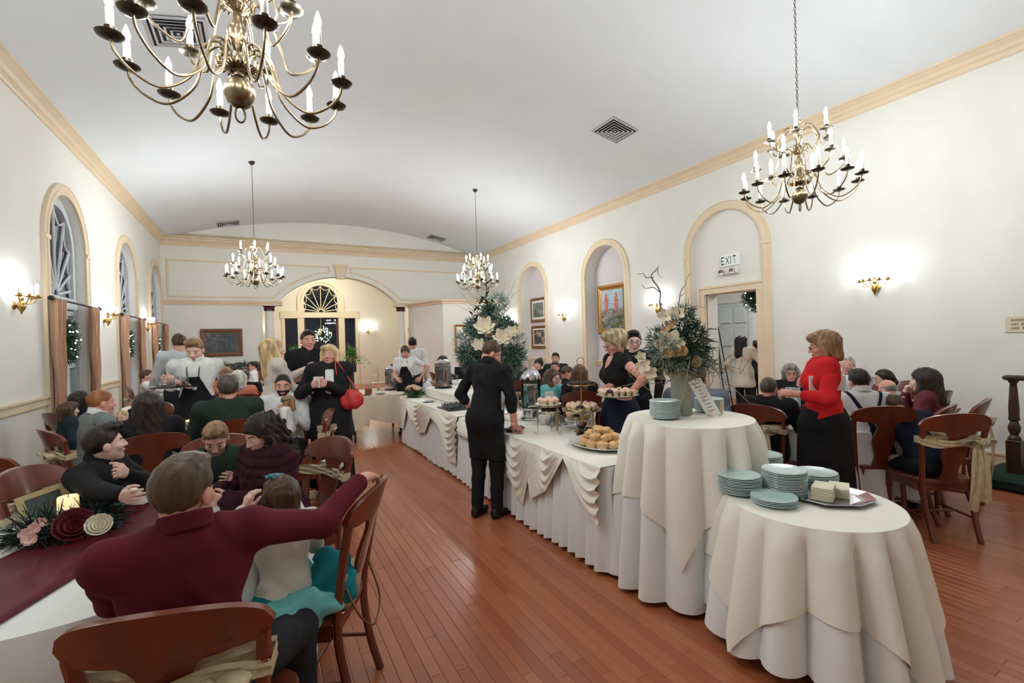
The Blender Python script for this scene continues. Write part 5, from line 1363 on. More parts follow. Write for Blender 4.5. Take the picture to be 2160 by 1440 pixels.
    if top is not None:
        tm, o = top, coat
        hemz = .0 if hem is None else hem
        def f_top(p):
            d = torso_sdf(p, g, o)
            if hemz < -.05:
                d = smin(d, rcone(p, g.T((0, 0, .05)), g.T((0, 0, hemz)), .15*sc*build+o, (.17+.02)*sc*build+o) if kind != 'sit' else d, .05)
            for sd in 'LR':
                sl = sleeve if not isinstance(sleeve, tuple) else sleeve[0 if sd == 'L' else 1]
                if sl > 0: d = smin(d, arm_sdf(p, g, sd, sl, o*.9), .03*sc)
            d = d+wr(p, .0042 if q >= 1 else .003, 34)
            hole = rcone(p, ncz+g.Ru@np.array([0, .012, -.02])*sc, ncz+g.Ru@np.array([0, .03, .16])*sc, .058*sc, .075*sc); d = smax(d, -hole, .010)
            if neckcut < .49: d = smax(d, -ell(p, g.U((0, .10, .50)), np.array([.085, .12, .10])*sc, g.Ru), .012)
            if quilt: ql = (p-g.P.astype(np.float32))@g.Rt.astype(np.float32); d = d-.010*np.abs(np.sin(ql[:, 2]*math.pi/.052))
            dn = -((p-g.T((0, 0, hemz-.06)).astype(np.float32))@(g.Rt@np.array([0, 0, 1.0])).astype(np.float32)); return smax(d, dn, .012)
        lo = allp.min(0)-.22*sc; lo[2] = min(g.P[2]+(hemz-.12)*sc, g.elL[2]-.1, g.elR[2]-.1, g.wrL[2]-.08, g.wrR[2]-.08)
        V, F = surf(f_top, lo, np.maximum(allp.max(0)+.22*sc, g.neckb+.1), vc); link('jacket' if coat > .02 else 'shirt', mesh_np('top', V, F, tm), root)
    # ---- bottom
    if skirt is not None:
        bm2 = bottom
        def f_sk(p):
            if kind == 'sit':
                d = smin(leg_sdf(p, g, 'L', .03), leg_sdf(p, g, 'R', .03), .12); d = smin(d, ell(p, g.P, (.18*sc, .14*sc, .12*sc)), .08); return d
            c0, c1 = g.T((0, 0, .06)), np.array([g.P[0], g.P[1], skirt]); d = smin(smin(rcone(p, c0, c1, .13*sc*build, .19*sc*build), rcone(p, g.T((0, 0, -.05)), c1, .182*sc*build, .20*sc*build), .05), ell(p, g.T((0, -.005, .02)), np.array([.168, .125, .13])*sc*build+.008, g.Rt), .06); a = np.arctan2(p[:, 1]-c1[1], p[:, 0]-c1[0]); t = np.clip((c0[2]-p[:, 2])/(c0[2]-c1[2]), 0, 1)
            d = d-.012*np.sin(a*9)*t; return np.maximum(smax(d, skirt-p[:, 2], .01), p[:, 2]-c0[2]-.09)
        V, F = surf(f_sk, np.minimum(allp.min(0)-.15, [-.4, -.4, .0]), allp.max(0)+.15, vc*1.1); link('skirt', mesh_np('skirt', V, F, bm2), root)
    elif bottom is not None:
        def f_bt(p):
            d = smin(leg_sdf(p, g, 'L', .014), leg_sdf(p, g, 'R', .014), .02); d = smin(d, ell(p, g.T((0, -.005, .02)), np.array([.165, .125, .12])*sc*build+.006, g.Rt), .05); d = d+wr(p, .0035, 30)
            return smax(d, (p-g.T((0, 0, .12)).astype(np.float32))@(g.Rt@np.array([0, 0, 1.0])).astype(np.float32), .02)
        V, F = surf(f_bt, np.minimum(allp.min(0)-.16*sc, [-.3, -.25, .02]), np.array([.45, .75, g.P[2]+.2]), vc*1.15); link('trousers', mesh_np('trousers', V, F, bottom), root)
    for sgn, nm, A in ((1, 'R', g.anR), (-1, 'L', g.anL)):
        if q < 1: break
        ff = lambda p: smin(rcone(p, (A[0], A[1]-.02*sc, A[2]-.035), (A[0]+sgn*.02, A[1]+.15*sc, A[2]-.043), .036*sc, .032*sc), rcone(p, A+np.array([0, -.03, -.0]), (A[0], A[1]-.045*sc, A[2]-.04), .036*sc, .032*sc), .04)
        V, F = surf(lambda p: smax(ff(p), (A[2]-.073)-p[:, 2], .004), A-np.array([.12, .15, .12]), A+np.array([.12, .28, .1]), .013); 
        if len(F): link('shoe', mesh_np('shoe', V, F, M_SHOE), root)
    # ---- extras
    if collar is not None:
        cz = g.neckb+g.Ru@np.array([0, -.008, .038])*sc
        def f_col(p):
            ql = (p-cz.astype(np.float32))@g.Ru.astype(np.float32); rr = np.sqrt((ql[:, 0])**2+(ql[:, 1]*1.02)**2); hgt = .024*sc+.006*(ql[:, 1] < 0); zc = -.25*ql[:, 1]*1.0
            d = np.maximum(np.abs(rr-(.070*sc+.25*(zc-ql[:, 2])*.5))-.0085, np.abs(ql[:, 2]-zc)-hgt); return smax(d, .010-np.sqrt((ql[:, 0])**2+(ql[:, 1]-.07)**2), .004)
        V, F = surf(f_col, cz-.12*sc, cz+.12*sc, min(vc, .0075)*.85); 
        if len(F): link('collar', mesh_np('collar', V, F, collar), root)
    for e in extras: e(root, g, sc, q)
    if glasses:
        mb = MB(); HL = lambda v: g.headc+g.Rh@(np.array(v)*hs)
        for s_ in (-1, 1):
            mb.tube([HL((s_*.033+.024*math.cos(a), .103-.004*abs(math.cos(a)), .002+.016*math.sin(a))) for a in np.linspace(0, 6.283, 15)[:-1]], .0022, 5, closed=True); mb.tube([HL((s_*.057, .10, .006)), HL((s_*.074, .06, .008)), HL((s_*.077, -.01, .008))], .002, 5)
        mb.tube([HL((-.010, .106, .004)), HL((.010, .106, .004))], .002, 5); mb.build('eyeglasses', M_BLACKP, root)
    if kind == 'sit' and chairat:
        b = base+(fwd*(.045+chairdy))[:2]; chair(b[0], b[1], heading, chairlab or ('cherry dining chair holding the '+label.split(' with ')[0].split(',')[0].replace('seated ', '')), sash)
    root['_dummy'] = 0; del root['_dummy']
    return root, g, Mw
M_SHOE = mat('black_leather', (.012, .012, .013), .35)
HAIRC = {'brown': srgb(84, 62, 44), 'dark': srgb(44, 34, 30), 'black': srgb(24, 20, 22), 'blond': srgb(206, 178, 132), 'sandy': srgb(146, 112, 78), 'grey': srgb(140, 134, 126), 'white': srgb(214, 210, 202), 'lightbrown': srgb(88, 70, 50), 'ash': srgb(186, 168, 128), 'darkgrey': srgb(88, 80, 72), 'red': srgb(150, 96, 58)}

# extras: clothing built on the figure
def shell_part(name, m, test, o=.02, th=.004, v=None, base='torso'):
    def mk(root, g, sc, q):
        def f(p):
            d = torso_sdf(p, g, o)
            if base == 'skirtfront': d = smin(d, smin(leg_sdf(p, g, 'L', o), leg_sdf(p, g, 'R', o), .08), .06)
            loc_ = (p-g.P.astype(np.float32))@g.Rt.astype(np.float32)/sc; return np.maximum(d, test(loc_)*sc)
        al = np.array([g.P, g.neckb, g.shL, g.shR, g.knL, g.knR]); V, F = surf(f, al.min(0)-.25, al.max(0)+.25, v or {0: .016, 1: .011, 2: .009, 3: .008}[q])
        if len(F): link(name, mesh_np(name, V, F, m), root)
    return mk
def band(cond): return cond
def apron(m, top=.36, bot=-.42, w=.15):
    return shell_part('apron', m, lambda l: np.maximum.reduce([.0-l[:, 1], l[:, 2]-top, bot-l[:, 2], np.abs(l[:, 0])-np.where(l[:, 2] > .14, .055+.095*np.clip((top-l[:, 2])/(top-.12), 0, 1), .17)]), .022, .0045, base='skirtfront')
def waist_apron(m, bot=-.45): return shell_part('apron', m, lambda l: np.maximum.reduce([l[:, 2]-.10, bot-l[:, 2]]), .026, .004, base='skirtfront')
def apron_straps(m):
    def mk(root, g, sc, q):
        for s in (-1, 1):
            mb = MB(); mb.tube(smooth_path([g.U((s*.05, .125, .36)), g.U((s*.055, .10, .45)), g.U((s*.05, .03, .515)), g.U((s*.03, -.05, .53))], 4), .009*sc, 6, flat=.5); mb.build('strap', m, root)
    return mk
def tie(m):
    def mk(root, g, sc, q):
        mb = MB(); mb.tube([g.U((0, .085, .475)), g.U((0, .115, .40)), g.U((0, .125, .25)), g.U((0, .115, .12))], [.014*sc, .02*sc, .03*sc, .02*sc], 6, flat=.35); mb.build('tie', m, root)
    return mk
def suspenders(m):
    return shell_part('suspenders', m, lambda l: np.maximum.reduce([l[:, 2]-.54, -.02-l[:, 2], np.where(l[:, 1] < 0, np.abs(np.abs(l[:, 0])-.42*np.abs(l[:, 2]-.20))-.016, np.abs(np.abs(l[:, 0])-.08)-.016)]), .021)
def blouse_front(m):
    return shell_part('blouse', m, lambda l: np.maximum.reduce([.0-l[:, 1], np.abs(l[:, 0])-.045, l[:, 2]-.48, -.2-l[:, 2]]), .038, .004)
def vest(m): return shell_part('vest', m, lambda l: np.maximum.reduce([l[:, 2]-.49, -.02-l[:, 2], np.abs(l[:, 0])-.15]), .018, .004)
# ------------------------------------------------------------------ people
def hd(x, rel): return 61.47-math.degrees(math.atan((x-1080)/FPX))+rel
def W(x, y, D): return (*dep(x, y, D), 1)
def Z(x, y, z): return (*fl(x, y, z), 1)
C_MAROON = fabric('maroon_shirt', srgb(98, 30, 42)); C_BLACK = fabric('black', (.014, .014, .016), .8, .2); C_CHAR = fabric('charcoal', srgb(44, 46, 50)); C_WHITE = fabric('white', srgb(232, 232, 230)); C_CREAM = fabric('cream_knit', srgb(226, 220, 204))
C_GREY = fabric('grey_sweater', srgb(128, 136, 136)); C_PUFF = fabric('aubergine_puffer', srgb(58, 26, 38)); C_TEAL = fabric('teal', srgb(32, 128, 140)); C_AQUA = fabric('aqua', srgb(120, 196, 194)); C_GREEN = fabric('dark_green', srgb(44, 56, 50)); C_BEIGE = fabric('beige_knit', srgb(224, 212, 202), .9, .06)
C_RED = fabric('red_jacket', srgb(218, 40, 46)); C_NAVY = fabric('navy', srgb(30, 34, 52)); C_LGREY = fabric('pale_grey', srgb(206, 212, 214)); C_SALMON = fabric('salmon', srgb(226, 136, 112)); C_PLAID = fabric('plaid_rose', srgb(150, 92, 106), .85, .4); C_FLORAL = mat('fabric_floral', srgb(60, 64, 70), .8, scale=60, col2=srgb(226, 226, 220)); C_ROSE = fabric('dusty_maroon', srgb(118, 58, 66)); C_SLATE = fabric('slate_blue', srgb(112, 122, 136)); C_HOOD = fabric('teal_grey_hoodie', srgb(44, 58, 64)); C_CARD = fabric('oat_cardigan', srgb(208, 198, 180)); C_TIER = fabric('tie_red', srgb(140, 24, 36))
SIT = dict(kind='sit')
LAP = dict(aL=(-.12, .32, .72), aR=(.12, .32, .72))           # hands resting at the table edge
TBL = dict(aL=(-.16, .36, .80), aR=(.16, .36, .80))

# at the table with the runner
chair(-.16, 1.76, 75, 'cherry dining chair with gold sash behind the man in maroon')
hx = .36; 
person('man in a maroon shirt seen from behind, arm stretched along a chair back', (388, 1042), 1.49, hd(388, -38), 'sit', C_MAROON, C_CHAR, ('short', 'lightbrown'), 'rosy', lean=2, twist=44, head=(38, 4, 0), q=3,
       aL=W(300, 1192, 1.78), pL=(-.42, .2, -1), aR=(.375, 2.165, 1.03, 1), pR=(.3, -.2, -1), armk=1.04, hR={'world': 1, 'f': (.70, .70, .08), 'n': (.1, .1, -1), 'curl': 30}, chairat=False, collar=C_MAROON, build=1.06, sleeve=.97)
chair(.175, 2.385, 152, 'cherry dining chair with the glittery handbag on its seat', sash=False)
def teal_bow(root, g, sc, q):
    mb = MB(); c = g.headc+g.Rh@np.array([-.02, .01, .135])*g.hs
    for i in range(7): a = i*.9; leaf(mb, c, (math.cos(a), math.sin(a), .25), (0, 0, 1), .045, .014)
    mb.build('hair_bow', mat('teal_ribbon', srgb(24, 120, 132), .5), root)
person('small girl with a teal hair bow in a white top', (592, 1052), 2.06, hd(592, 14), 'sit', C_CREAM, C_TEAL, ('child', 'brown'), 'pale', lean=6, head=(-12, 8, 0), q=3, s=.72, hipz=.56, aL=W(518, 1078, 1.93), pL=(-.8, -.1, -.6), hL={'f': (.25, 0, 1), 'n': (1, .2, 0), 'curl': 30}, aR=(.1, .35, .78), skirt=.5, chairat=False, fem=True, extras=(teal_bow,), knee=.5)
person('boy in a black zip sweater gazing sideways', (221, 938), 2.70, hd(221, -118), 'sit', C_BLACK, C_CHAR, ('quiff', 'dark'), 'pale', lean=14, head=(-40, -4, 0), q=3, aL=W(268, 1000, 2.62), pL=(-.9, .3, -.7), hL={'curl': 75}, aR=W(255, 1045, 2.3), pR=(.5, -.3, -.4), chairlab='cherry dining chair of the boy in the black sweater', collar=C_BLACK)
person('teenage boy in a dark jacket with eyes cast down', (455, 925), 3.05, hd(455, 176), 'sit', C_GREEN, C_CHAR, ('quiff', 'sandy'), 'fair', lean=16, head=(0, 34, 0), q=3, coat=.022, aL=(-.14, .38, .79), aR=(.14, .38, .79), chairlab='cherry dining chair of the teenage boy in the dark jacket')
def jacket_badge(root, g, sc, q):
    mb = MB(); p = g.U((-.20, .02, .36)); mb.tube([p+np.array([.0, .014*math.cos(a), .014*math.sin(a)]) for a in np.linspace(0, 6.28, 12)[:-1]], .003, 5, closed=True); mb.tube([p+np.array([0, -.006, -.006]), p+np.array([0, -.006, .006])], .002, 4); mb.tube([p+np.array([0, .004, -.006]), p+np.array([0, .004, .006])], .002, 4); mb.build('badge', M_SILVER, root)
person('woman in an aubergine puffer jacket with long curly dark hair', (552, 915), 2.80, hd(552, 118), 'sit', C_PUFF, C_CHAR, ('curly', 'dark'), 'fair', lean=14, head=(0, 24, 4), q=3, coat=.03, quilt=True, fem=True, aL=(-.10, .40, .80), aR=(.16, .38, .80), extras=(jacket_badge,), chairlab='cherry dining chair with gold sash of the woman in the puffer jacket', chairdy=-.10)
# second table
person('man in a grey sweater over a white collar, smiling in profile', (213, 850), 4.25, hd(213, -72), 'sit', C_GREY, C_CHAR, ('buzz', 'red'), 'rosy', lean=10, head=(0, 6, 0), q=2, aL=(-.12, .30, .86), aR=(.1, .3, .86), collar=C_WHITE, build=1.1, chairlab='cherry dining chair of the man in the grey sweater')
person('baby in a pale outfit on the lap of the man in grey', (258, 880), 4.30, hd(258, 150), 'sit', C_LGREY, C_LGREY, ('buzz', 'blond'), 'pale', head=(0, 10, 0), q=1, s=.48, hipz=.78, chairat=False)
person('little girl with long brown hair in a dark hooded top', (146, 866), 4.85, hd(146, -72), 'sit', C_HOOD, C_NAVY, ('child', 'brown'), 'pale', head=(0, 2, 0), q=2, s=.66, hipz=.80, chairat=False, fem=True, coat=.018)
person('dark-haired woman hidden behind the little girl', (173, 845), 5.25, hd(173, -60), 'sit', C_NAVY, C_CHAR, ('long', 'dark'), 'fair', q=1, fem=True, chairlab='cherry dining chair of the hidden dark-haired woman')
person('woman in black with straight dark hair seen from behind', (312, 858), 3.82, hd(312, 4), 'sit', C_BLACK, C_CHAR, ('long', 'dark'), 'fair', lean=6, q=2, fem=True, aL=(-.15, .36, .8), aR=(.15, .36, .8), build=1.12, chairlab='cherry dining chair behind the woman with straight dark hair', sash=False)
def tray_black(root, g, sc, q): pass
person('young waiter in a white shirt and black apron lifting a tray', (411, 738), 5.15, hd(411, 168), 'stand', C_WHITE, C_CHAR, ('quiff', 'sandy'), 'pale', lean=5, head=(4, 26, 0), q=2, sleeve=.62, extras=(apron(C_BLACK), apron_straps(C_BLACK)), collar=C_WHITE, aL=W(372, 806, 4.95), aR=W(358, 812, 5.0), pL=(-.35, -.5, -.9), pR=(.3, -.5, -.9), hL={'curl': 25})
person('waiter in a pale grey shirt with his back turned', (378, 724), 6.6, hd(378, 25), 'stand', C_LGREY, C_CHAR, ('short', 'brown'), 'fair', q=1, head=(20, 8, 0), aL=(-.2, .3, 1.05), aR=(.25, .25, 1.0))
person('seated man in a white shirt and tie raising his hand', (309, 794), 8.4, hd(309, -90), 'sit', C_WHITE, C_CHAR, ('short', 'brown'), 'rosy', q=1, aR=(.12, .32, 1.08), aL=(-.1, .3, .8), extras=(tie(C_TIER),), chairlab='cherry dining chair of the man raising his hand')
person('man in a dark green jacket seen from behind', (481, 820), 4.45, hd(481, 6), 'sit', C_GREEN, C_CHAR, ('short', 'darkgrey'), 'rosy', lean=8, q=2, coat=.02, build=1.08, aL=(-.15, .36, .8), aR=(.15, .36, .8), chairlab='cherry dining chair of the man in the dark green jacket', sash=False)
person('bearded man in a white shirt cradling a baby', (597, 814), 5.1, hd(597, 168), 'sit', C_WHITE, C_CHAR, ('buzz', 'dark'), 'rosy', q=2, lean=2, head=(-8, 6, 0), beard=1, build=1.14, aL=(-.10, .26, .93), aR=(.12, .28, .90), collar=C_WHITE, chairlab='cherry dining chair of the bearded man')
def headband(root, g, sc, q):
    mb = MB(); mb.tube([g.headc+g.Rh@np.array([.094*math.cos(a), .108*math.sin(a)-.01, .045])*g.hs for a in np.linspace(0, 6.28, 20)[:-1]], .010, 6, closed=True); mb.build('headband', mat('green_band', srgb(48, 104, 66), .7), root)
person('baby with a green headband in the arms of the bearded man', (606, 848), 4.75, hd(606, 62), 'sit', C_WHITE, C_WHITE, ('child', 'sandy'), 'pale', q=1, s=.46, hipz=.74, head=(0, 10, 0), chairat=False, extras=(headband,))
chair(.28, 5.02, 175, 'empty cherry dining chair beside the bearded man')
# standing trio
person('blonde woman in a beige sweater pointing with one hand', (577, 738), 5.3, hd(577, -72), 'stand', C_BEIGE, C_CREAM, ('long', 'blond'), 'pale', q=2, fem=True, aL=(-.05, .36, 1.36), pL=(-.7, 0, -.7), hL={'f': (0, 1, .25), 'curl': 20}, aR=(.1, .33, 1.12), hem=-.12, coat=.016, head=(4, -6, 0))
person('man in a black polo shirt holding a drink', (650, 719), 6.0, hd(650, 186), 'stand', C_BLACK, C_CHAR, ('short', 'dark'), 'rosy', q=2, sleeve=.42, aL=W(664, 802, 5.7), aR=W(634, 800, 5.7), hem=-.08, head=(-8, 0, 0), hR={'curl': 60}, hL={'curl': 60}, collar=C_BLACK)
def red_bag(root, g, sc, q): pass
person('laughing woman in a black jacket with a red shoulder bag', (695, 750), 5.2, hd(695, 178), 'stand', C_BLACK, C_BLACK, ('bob', 'blond'), 'rosy', q=2, fem=True, coat=.03, hem=-.24, build=1.16, extras=(blouse_front(C_WHITE),), aL=W(692, 813, 4.92), aR=W(656, 815, 4.92), hL={'curl': 70}, hR={'curl': 70}, skirt=.08, head=(14, -6, 4))
# staff behind the buffet
person('waitress in a white tee and black apron by the coffee urns', (855, 743), 8.5, hd(855, 170), 'stand', C_WHITE, C_CHAR, ('pony', 'brown'), 'rosy', q=1, fem=True, sleeve=.3, head=(-10, 18, 0), extras=(apron(C_BLACK), apron_straps(C_BLACK)), aL=(-.28, .02, 1.0), pL=(-1, -.3, 0), aR=(.1, .3, 1.0))
person('waiter in a white shirt turned away behind the waitress', (870, 725), 9.3, hd(870, 0), 'stand', C_WHITE, C_CHAR, ('short', 'black'), 'tan', q=1, head=(0, 6, 0))
person('waiter all in black leaning over the buffet to set napkins', (1036, 746), 4.42, hd(1036, -38), 'stand', C_BLACK, C_BLACK, ('buzz', 'brown'), 'rosy', q=3, lean=9, hunch=6, head=(38, 30, 0), sleeve=.66, aR=W(1086, 898, 4.32), pR=(.8, -.4, -.3), aL=(-.24, .14, .92), pL=(-1, -.5, 0), hR={'world': 1, 'f': (.75, .35, -.5), 'n': (0, -.2, -1), 'curl': 35}, extras=(waist_apron(C_BLACK, -.38),), collar=C_BLACK, step=.03)
# distant guests by the corner block
person('woman in a rose plaid blouse looking sideways', (936, 763), 10.0, hd(936, -75), 'sit', C_PLAID, C_CHAR, ('pony', 'black'), 'rosy', q=0, fem=True, chairlab='cherry dining chair of the woman in plaid')
person('bald man in a dark vest', (972, 761), 11.2, hd(972, 165), 'sit', C_WHITE, C_CHAR, ('bald', 'grey'), 'rosy', q=0, extras=(vest(C_BLACK),), chairlab='cherry dining chair of the bald man')
# guests at the table of the girl in aqua
person('white-haired person in a dark grey jacket seen from behind', (1100, 772), 7.7, hd(1100, -25), 'sit', C_GREEN, C_CHAR, ('short', 'white'), 'rosy', q=0, lean=12, coat=.02, build=1.1, chairlab='cherry dining chair of the white-haired guest in grey')
person('woman with dark hair in a high bun', (1136, 769), 9.0, hd(1136, 150), 'sit', C_BLACK, C_CHAR, ('bun', 'black'), 'rosy', q=0, fem=True, aR=(.05, .2, 1.05), chairlab='cherry dining chair of the woman with the bun')
person('dark-haired guest with his back to the niche', (1172, 757), 9.7, hd(1172, 175), 'sit', C_GREEN, C_CHAR, ('short', 'dark'), 'rosy', q=0, chairlab='cherry dining chair backed toward the niche')
person('grey-haired guest in a wine red top behind the girl in aqua', (1171, 776), 8.0, hd(1171, 170), 'sit', C_ROSE, C_CHAR, ('short', 'darkgrey'), 'rosy', q=0, chairlab='cherry dining chair of the guest in wine red')
person('girl in an aqua sweater with glasses resting her chin on her hand', (1167, 797), 6.15, hd(1167, -130), 'sit', C_AQUA, C_TEAL, ('long', 'lightbrown'), 'pale', q=1, fem=True, glasses=True, lean=12, head=(0, 4, 0), aL=(-.02, .20, 1.02), pL=(-.4, .6, -.8), hL={'f': (0, -.3, 1), 'curl': 40}, aR=(.15, .3, .78), chairlab='cherry dining chair of the girl in aqua')
person('man in a black sweater with head bowed', (1195, 787), 7.5, hd(1195, -100), 'sit', C_BLACK, C_CHAR, ('short', 'lightbrown'), 'rosy', q=0, head=(-20, 22, 0), lean=8, chairlab='cherry dining chair of the man with bowed head')
person('woman in black with waist-long brown hair seen from behind', (1222, 790), 5.9, hd(1222, 4), 'sit', C_BLACK, C_CHAR, ('long', 'brown'), 'fair', q=1, fem=True, lean=4, chairlab='cherry dining chair of the woman with waist-long brown hair')
# cupcake servers
def necklace(root, g, sc, q):
    mb = MB(); mb.tube(smooth_path([g.U((-.06, -.02, .50)), g.U((-.055, .05, .46)), g.U((0, .085, .43)), g.U((.055, .05, .46)), g.U((.06, -.02, .50))], 5), .004, 5); mb.build('necklace', M_BLACKP, root)
person('blond short-haired waitress in a black sleeveless top holding a tray', (1297, 724), 4.45, hd(1297, 112), 'stand', C_BLACK, C_NAVY, ('pixie', 'ash'), 'rosy', q=3, fem=True, glasses=True, lean=4, head=(-2, 22, 0), sleeve=.08, neckcut=.455, aL=W(1322, 838, 4.2), pL=(-.9, -.3, -.5), aR=W(1290, 812, 4.35), pR=(.7, -.4, -.5), hL={'f': (0, 1, 0), 'n': (0, 0, 1), 'curl': 12}, hR={'f': (-.1, 1, -.25), 'n': (0, 0, -1), 'curl': 25}, skirt=.35, extras=(necklace,), build=1.02)
person('young waiter with glasses standing behind the blond waitress', (1337, 721), 5.3, hd(1337, 170), 'stand', C_BLACK, C_CHAR, ('quiff', 'dark'), 'pale', q=2, glasses=True, head=(-16, 8, 0))
person('guest in slate blue behind the flower vase', (1470, 800), 4.6, hd(1470, -15), 'sit', C_SLATE, C_CHAR, ('short', 'brown'), 'rosy', q=1, lean=26, build=1.15, coat=.02, chairlab='cherry dining chair of the guest in slate blue')
# guests at the table beside the woman in red
person('woman in a red jacket and long black skirt holding papers', (1737, 730), 3.80, hd(1737, 96), 'stand', C_RED, C_BLACK, ('bob', 'sandy'), 'rosy', q=3, fem=True, glasses=True, coat=.02, hem=-.03, sleeve=.80, skirt=.10, head=(0, 12, 0), aL=W(1672, 830, 3.72), pL=(-.5, -.9, -.3), aR=W(1700, 812, 3.95), pR=(.6, -.8, -.3), hL={'curl': 50, 'f': (0, 1, .1), 'n': (.6, 0, -.8)}, hR={'curl': 60}, build=1.06)
person('man in a black suit seen from behind with a shaved neck', (1622, 820), 4.4, hd(1622, -22), 'sit', C_BLACK, C_CHAR, ('buzz', 'darkgrey'), 'rosy', q=2, lean=6, coat=.022, build=1.1, aL=(-.15, .36, .8), aR=(.15, .36, .8), chairlab='cherry dining chair with gold sash of the man in the black suit')
person('grey-haired woman in glasses and a patterned blouse under a black cardigan', (1668, 788), 5.55, hd(1668, 186), 'sit', C_BLACK, C_CHAR, ('bob', 'grey'), 'rosy', q=1, fem=True, glasses=True, build=1.15, coat=.02, extras=(shell_part('blouse', C_FLORAL, lambda l: np.maximum.reduce([-l[:, 1], np.abs(l[:, 0])-.085, l[:, 2]-.47, -.05-l[:, 2]]), .025, .004),), chairlab='cherry dining chair of the grey-haired woman in glasses')
person('white-haired guest behind the woman in red', (1788, 770), 6.1, hd(1788, 170), 'sit', C_LGREY, C_CHAR, ('short', 'white'), 'rosy', q=0, chairlab='cherry dining chair of the white-haired guest behind the woman in red')
person('man in a white shirt and dark suspenders seen from behind', (1812, 806), 4.30, hd(1812, 26), 'sit', C_WHITE, C_CHAR, ('short', 'dark'), 'rosy', q=2, lean=14, head=(0, 14, 0), extras=(suspenders(C_NAVY),), build=1.1, collar=C_WHITE, chairlab='cherry dining chair without sash of the man in suspenders', sash=False, aL=(-.15, .4, .82), aR=(.15, .4, .82))
person('dark-haired woman in black glasses and a red top', (1862, 798), 5.75, hd(1862, 112), 'sit', C_ROSE, C_CHAR, ('pony', 'dark'), 'pale', q=1, fem=True, glasses=True, chairlab='cherry dining chair of the woman in black glasses')
person('older man with thinning hair leaning low over the table', (1872, 822), 5.2, hd(1872, 60), 'sit', C_BLACK, C_CHAR, ('bald', 'grey'), 'rosy', q=1, lean=24, head=(0, 20, 0), chairlab='cherry dining chair of the older man leaning low')
person('man in a dark suit bent forward beside the man in suspenders', (1886, 858), 4.15, hd(1886, 34), 'sit', C_NAVY, C_CHAR, ('short', 'lightbrown'), 'rosy', q=2, lean=40, hunch=12, head=(0, 50, 0), coat=.022, chairlab='cherry dining chair of the man bent forward', aL=(-.12, .5, .82), aR=(.14, .48, .82))
person('young woman in a maroon cardigan leaning her chin on her hand', (1948, 803), 4.45, hd(1948, 80), 'sit', C_ROSE, C_SLATE, ('long', 'dark'), 'pale', q=2, fem=True, lean=14, head=(6, 6, 0), aR=(.05, .30, 1.0), pR=(.4, .5, -.9), hR={'f': (0, -.2, 1), 'curl': 50}, aL=(-.14, .34, .8), chairlab='cherry dining chair with gold sash of the young woman in the maroon cardigan')
chair(5.02, 1.98, 98, 'empty cherry dining chair with a long gold sash bow near the newel post')
# hall
person('dark-haired woman in an oat cardigan standing in the exit doorway', (1566, 722), 8.55, hd(1566, -30), 'stand', C_CARD, C_BLACK, ('long', 'black'), 'rosy', q=1, fem=True, coat=.024, hem=-.18, head=(30, 0, 0), aR=(.32, .3, 1.05), aL=(-.2, .05, .9))
person('figure in dark clothes beyond the woman in the oat cardigan', (1596, 748), 9.4, hd(1596, 30), 'stand', C_GREEN, C_BLACK, ('short', 'dark'), 'rosy', q=0)
# distant guests on the window side
person('man in white shirt and red tie near the garland sideboard', (535, 773), 11.3, hd(535, 92), 'sit', C_WHITE, C_CHAR, ('short', 'black'), 'rosy', q=0, glasses=True, extras=(tie(C_TIER),), chairlab='cherry dining chair of the man in the red tie')
person('guest in cream before the garland sideboard', (466, 772), 12.0, hd(466, -90), 'sit', C_BEIGE, C_CHAR, ('short', 'brown'), 'rosy', q=0, fem=True, chairlab='cherry dining chair of the guest in cream')
person('white-haired lady in a salmon jacket seen from behind', (502, 800), 6.6, hd(502, 10), 'sit', C_SALMON, C_CHAR, ('bob', 'white'), 'rosy', q=1, fem=True, chairlab='cherry dining chair of the lady in salmon')
person('brown-haired guest in black next to the lady in salmon', (516, 795), 7.5, hd(516, -10), 'sit', C_BLACK, C_CHAR, ('short', 'lightbrown'), 'rosy', q=0, chairlab='cherry dining chair of the brown-haired guest in black')
person('sandy-haired guest partly hidden by the man in dark green', (477, 790), 7.9, hd(477, 20), 'sit', C_SALMON, C_CHAR, ('bob', 'sandy'), 'rosy', q=0, fem=True, chairlab='cherry dining chair of the sandy-haired guest')
# ------------------------------------------------------------------ things on tables
def solo(mb, name, m, loc, label, cat, group=None, rz=0, smooth=True):
    o = mb.build(name, m, loc=tuple(loc), smooth=smooth); o.rotation_euler = (0, 0, rz); return tag(o, label, cat, group)
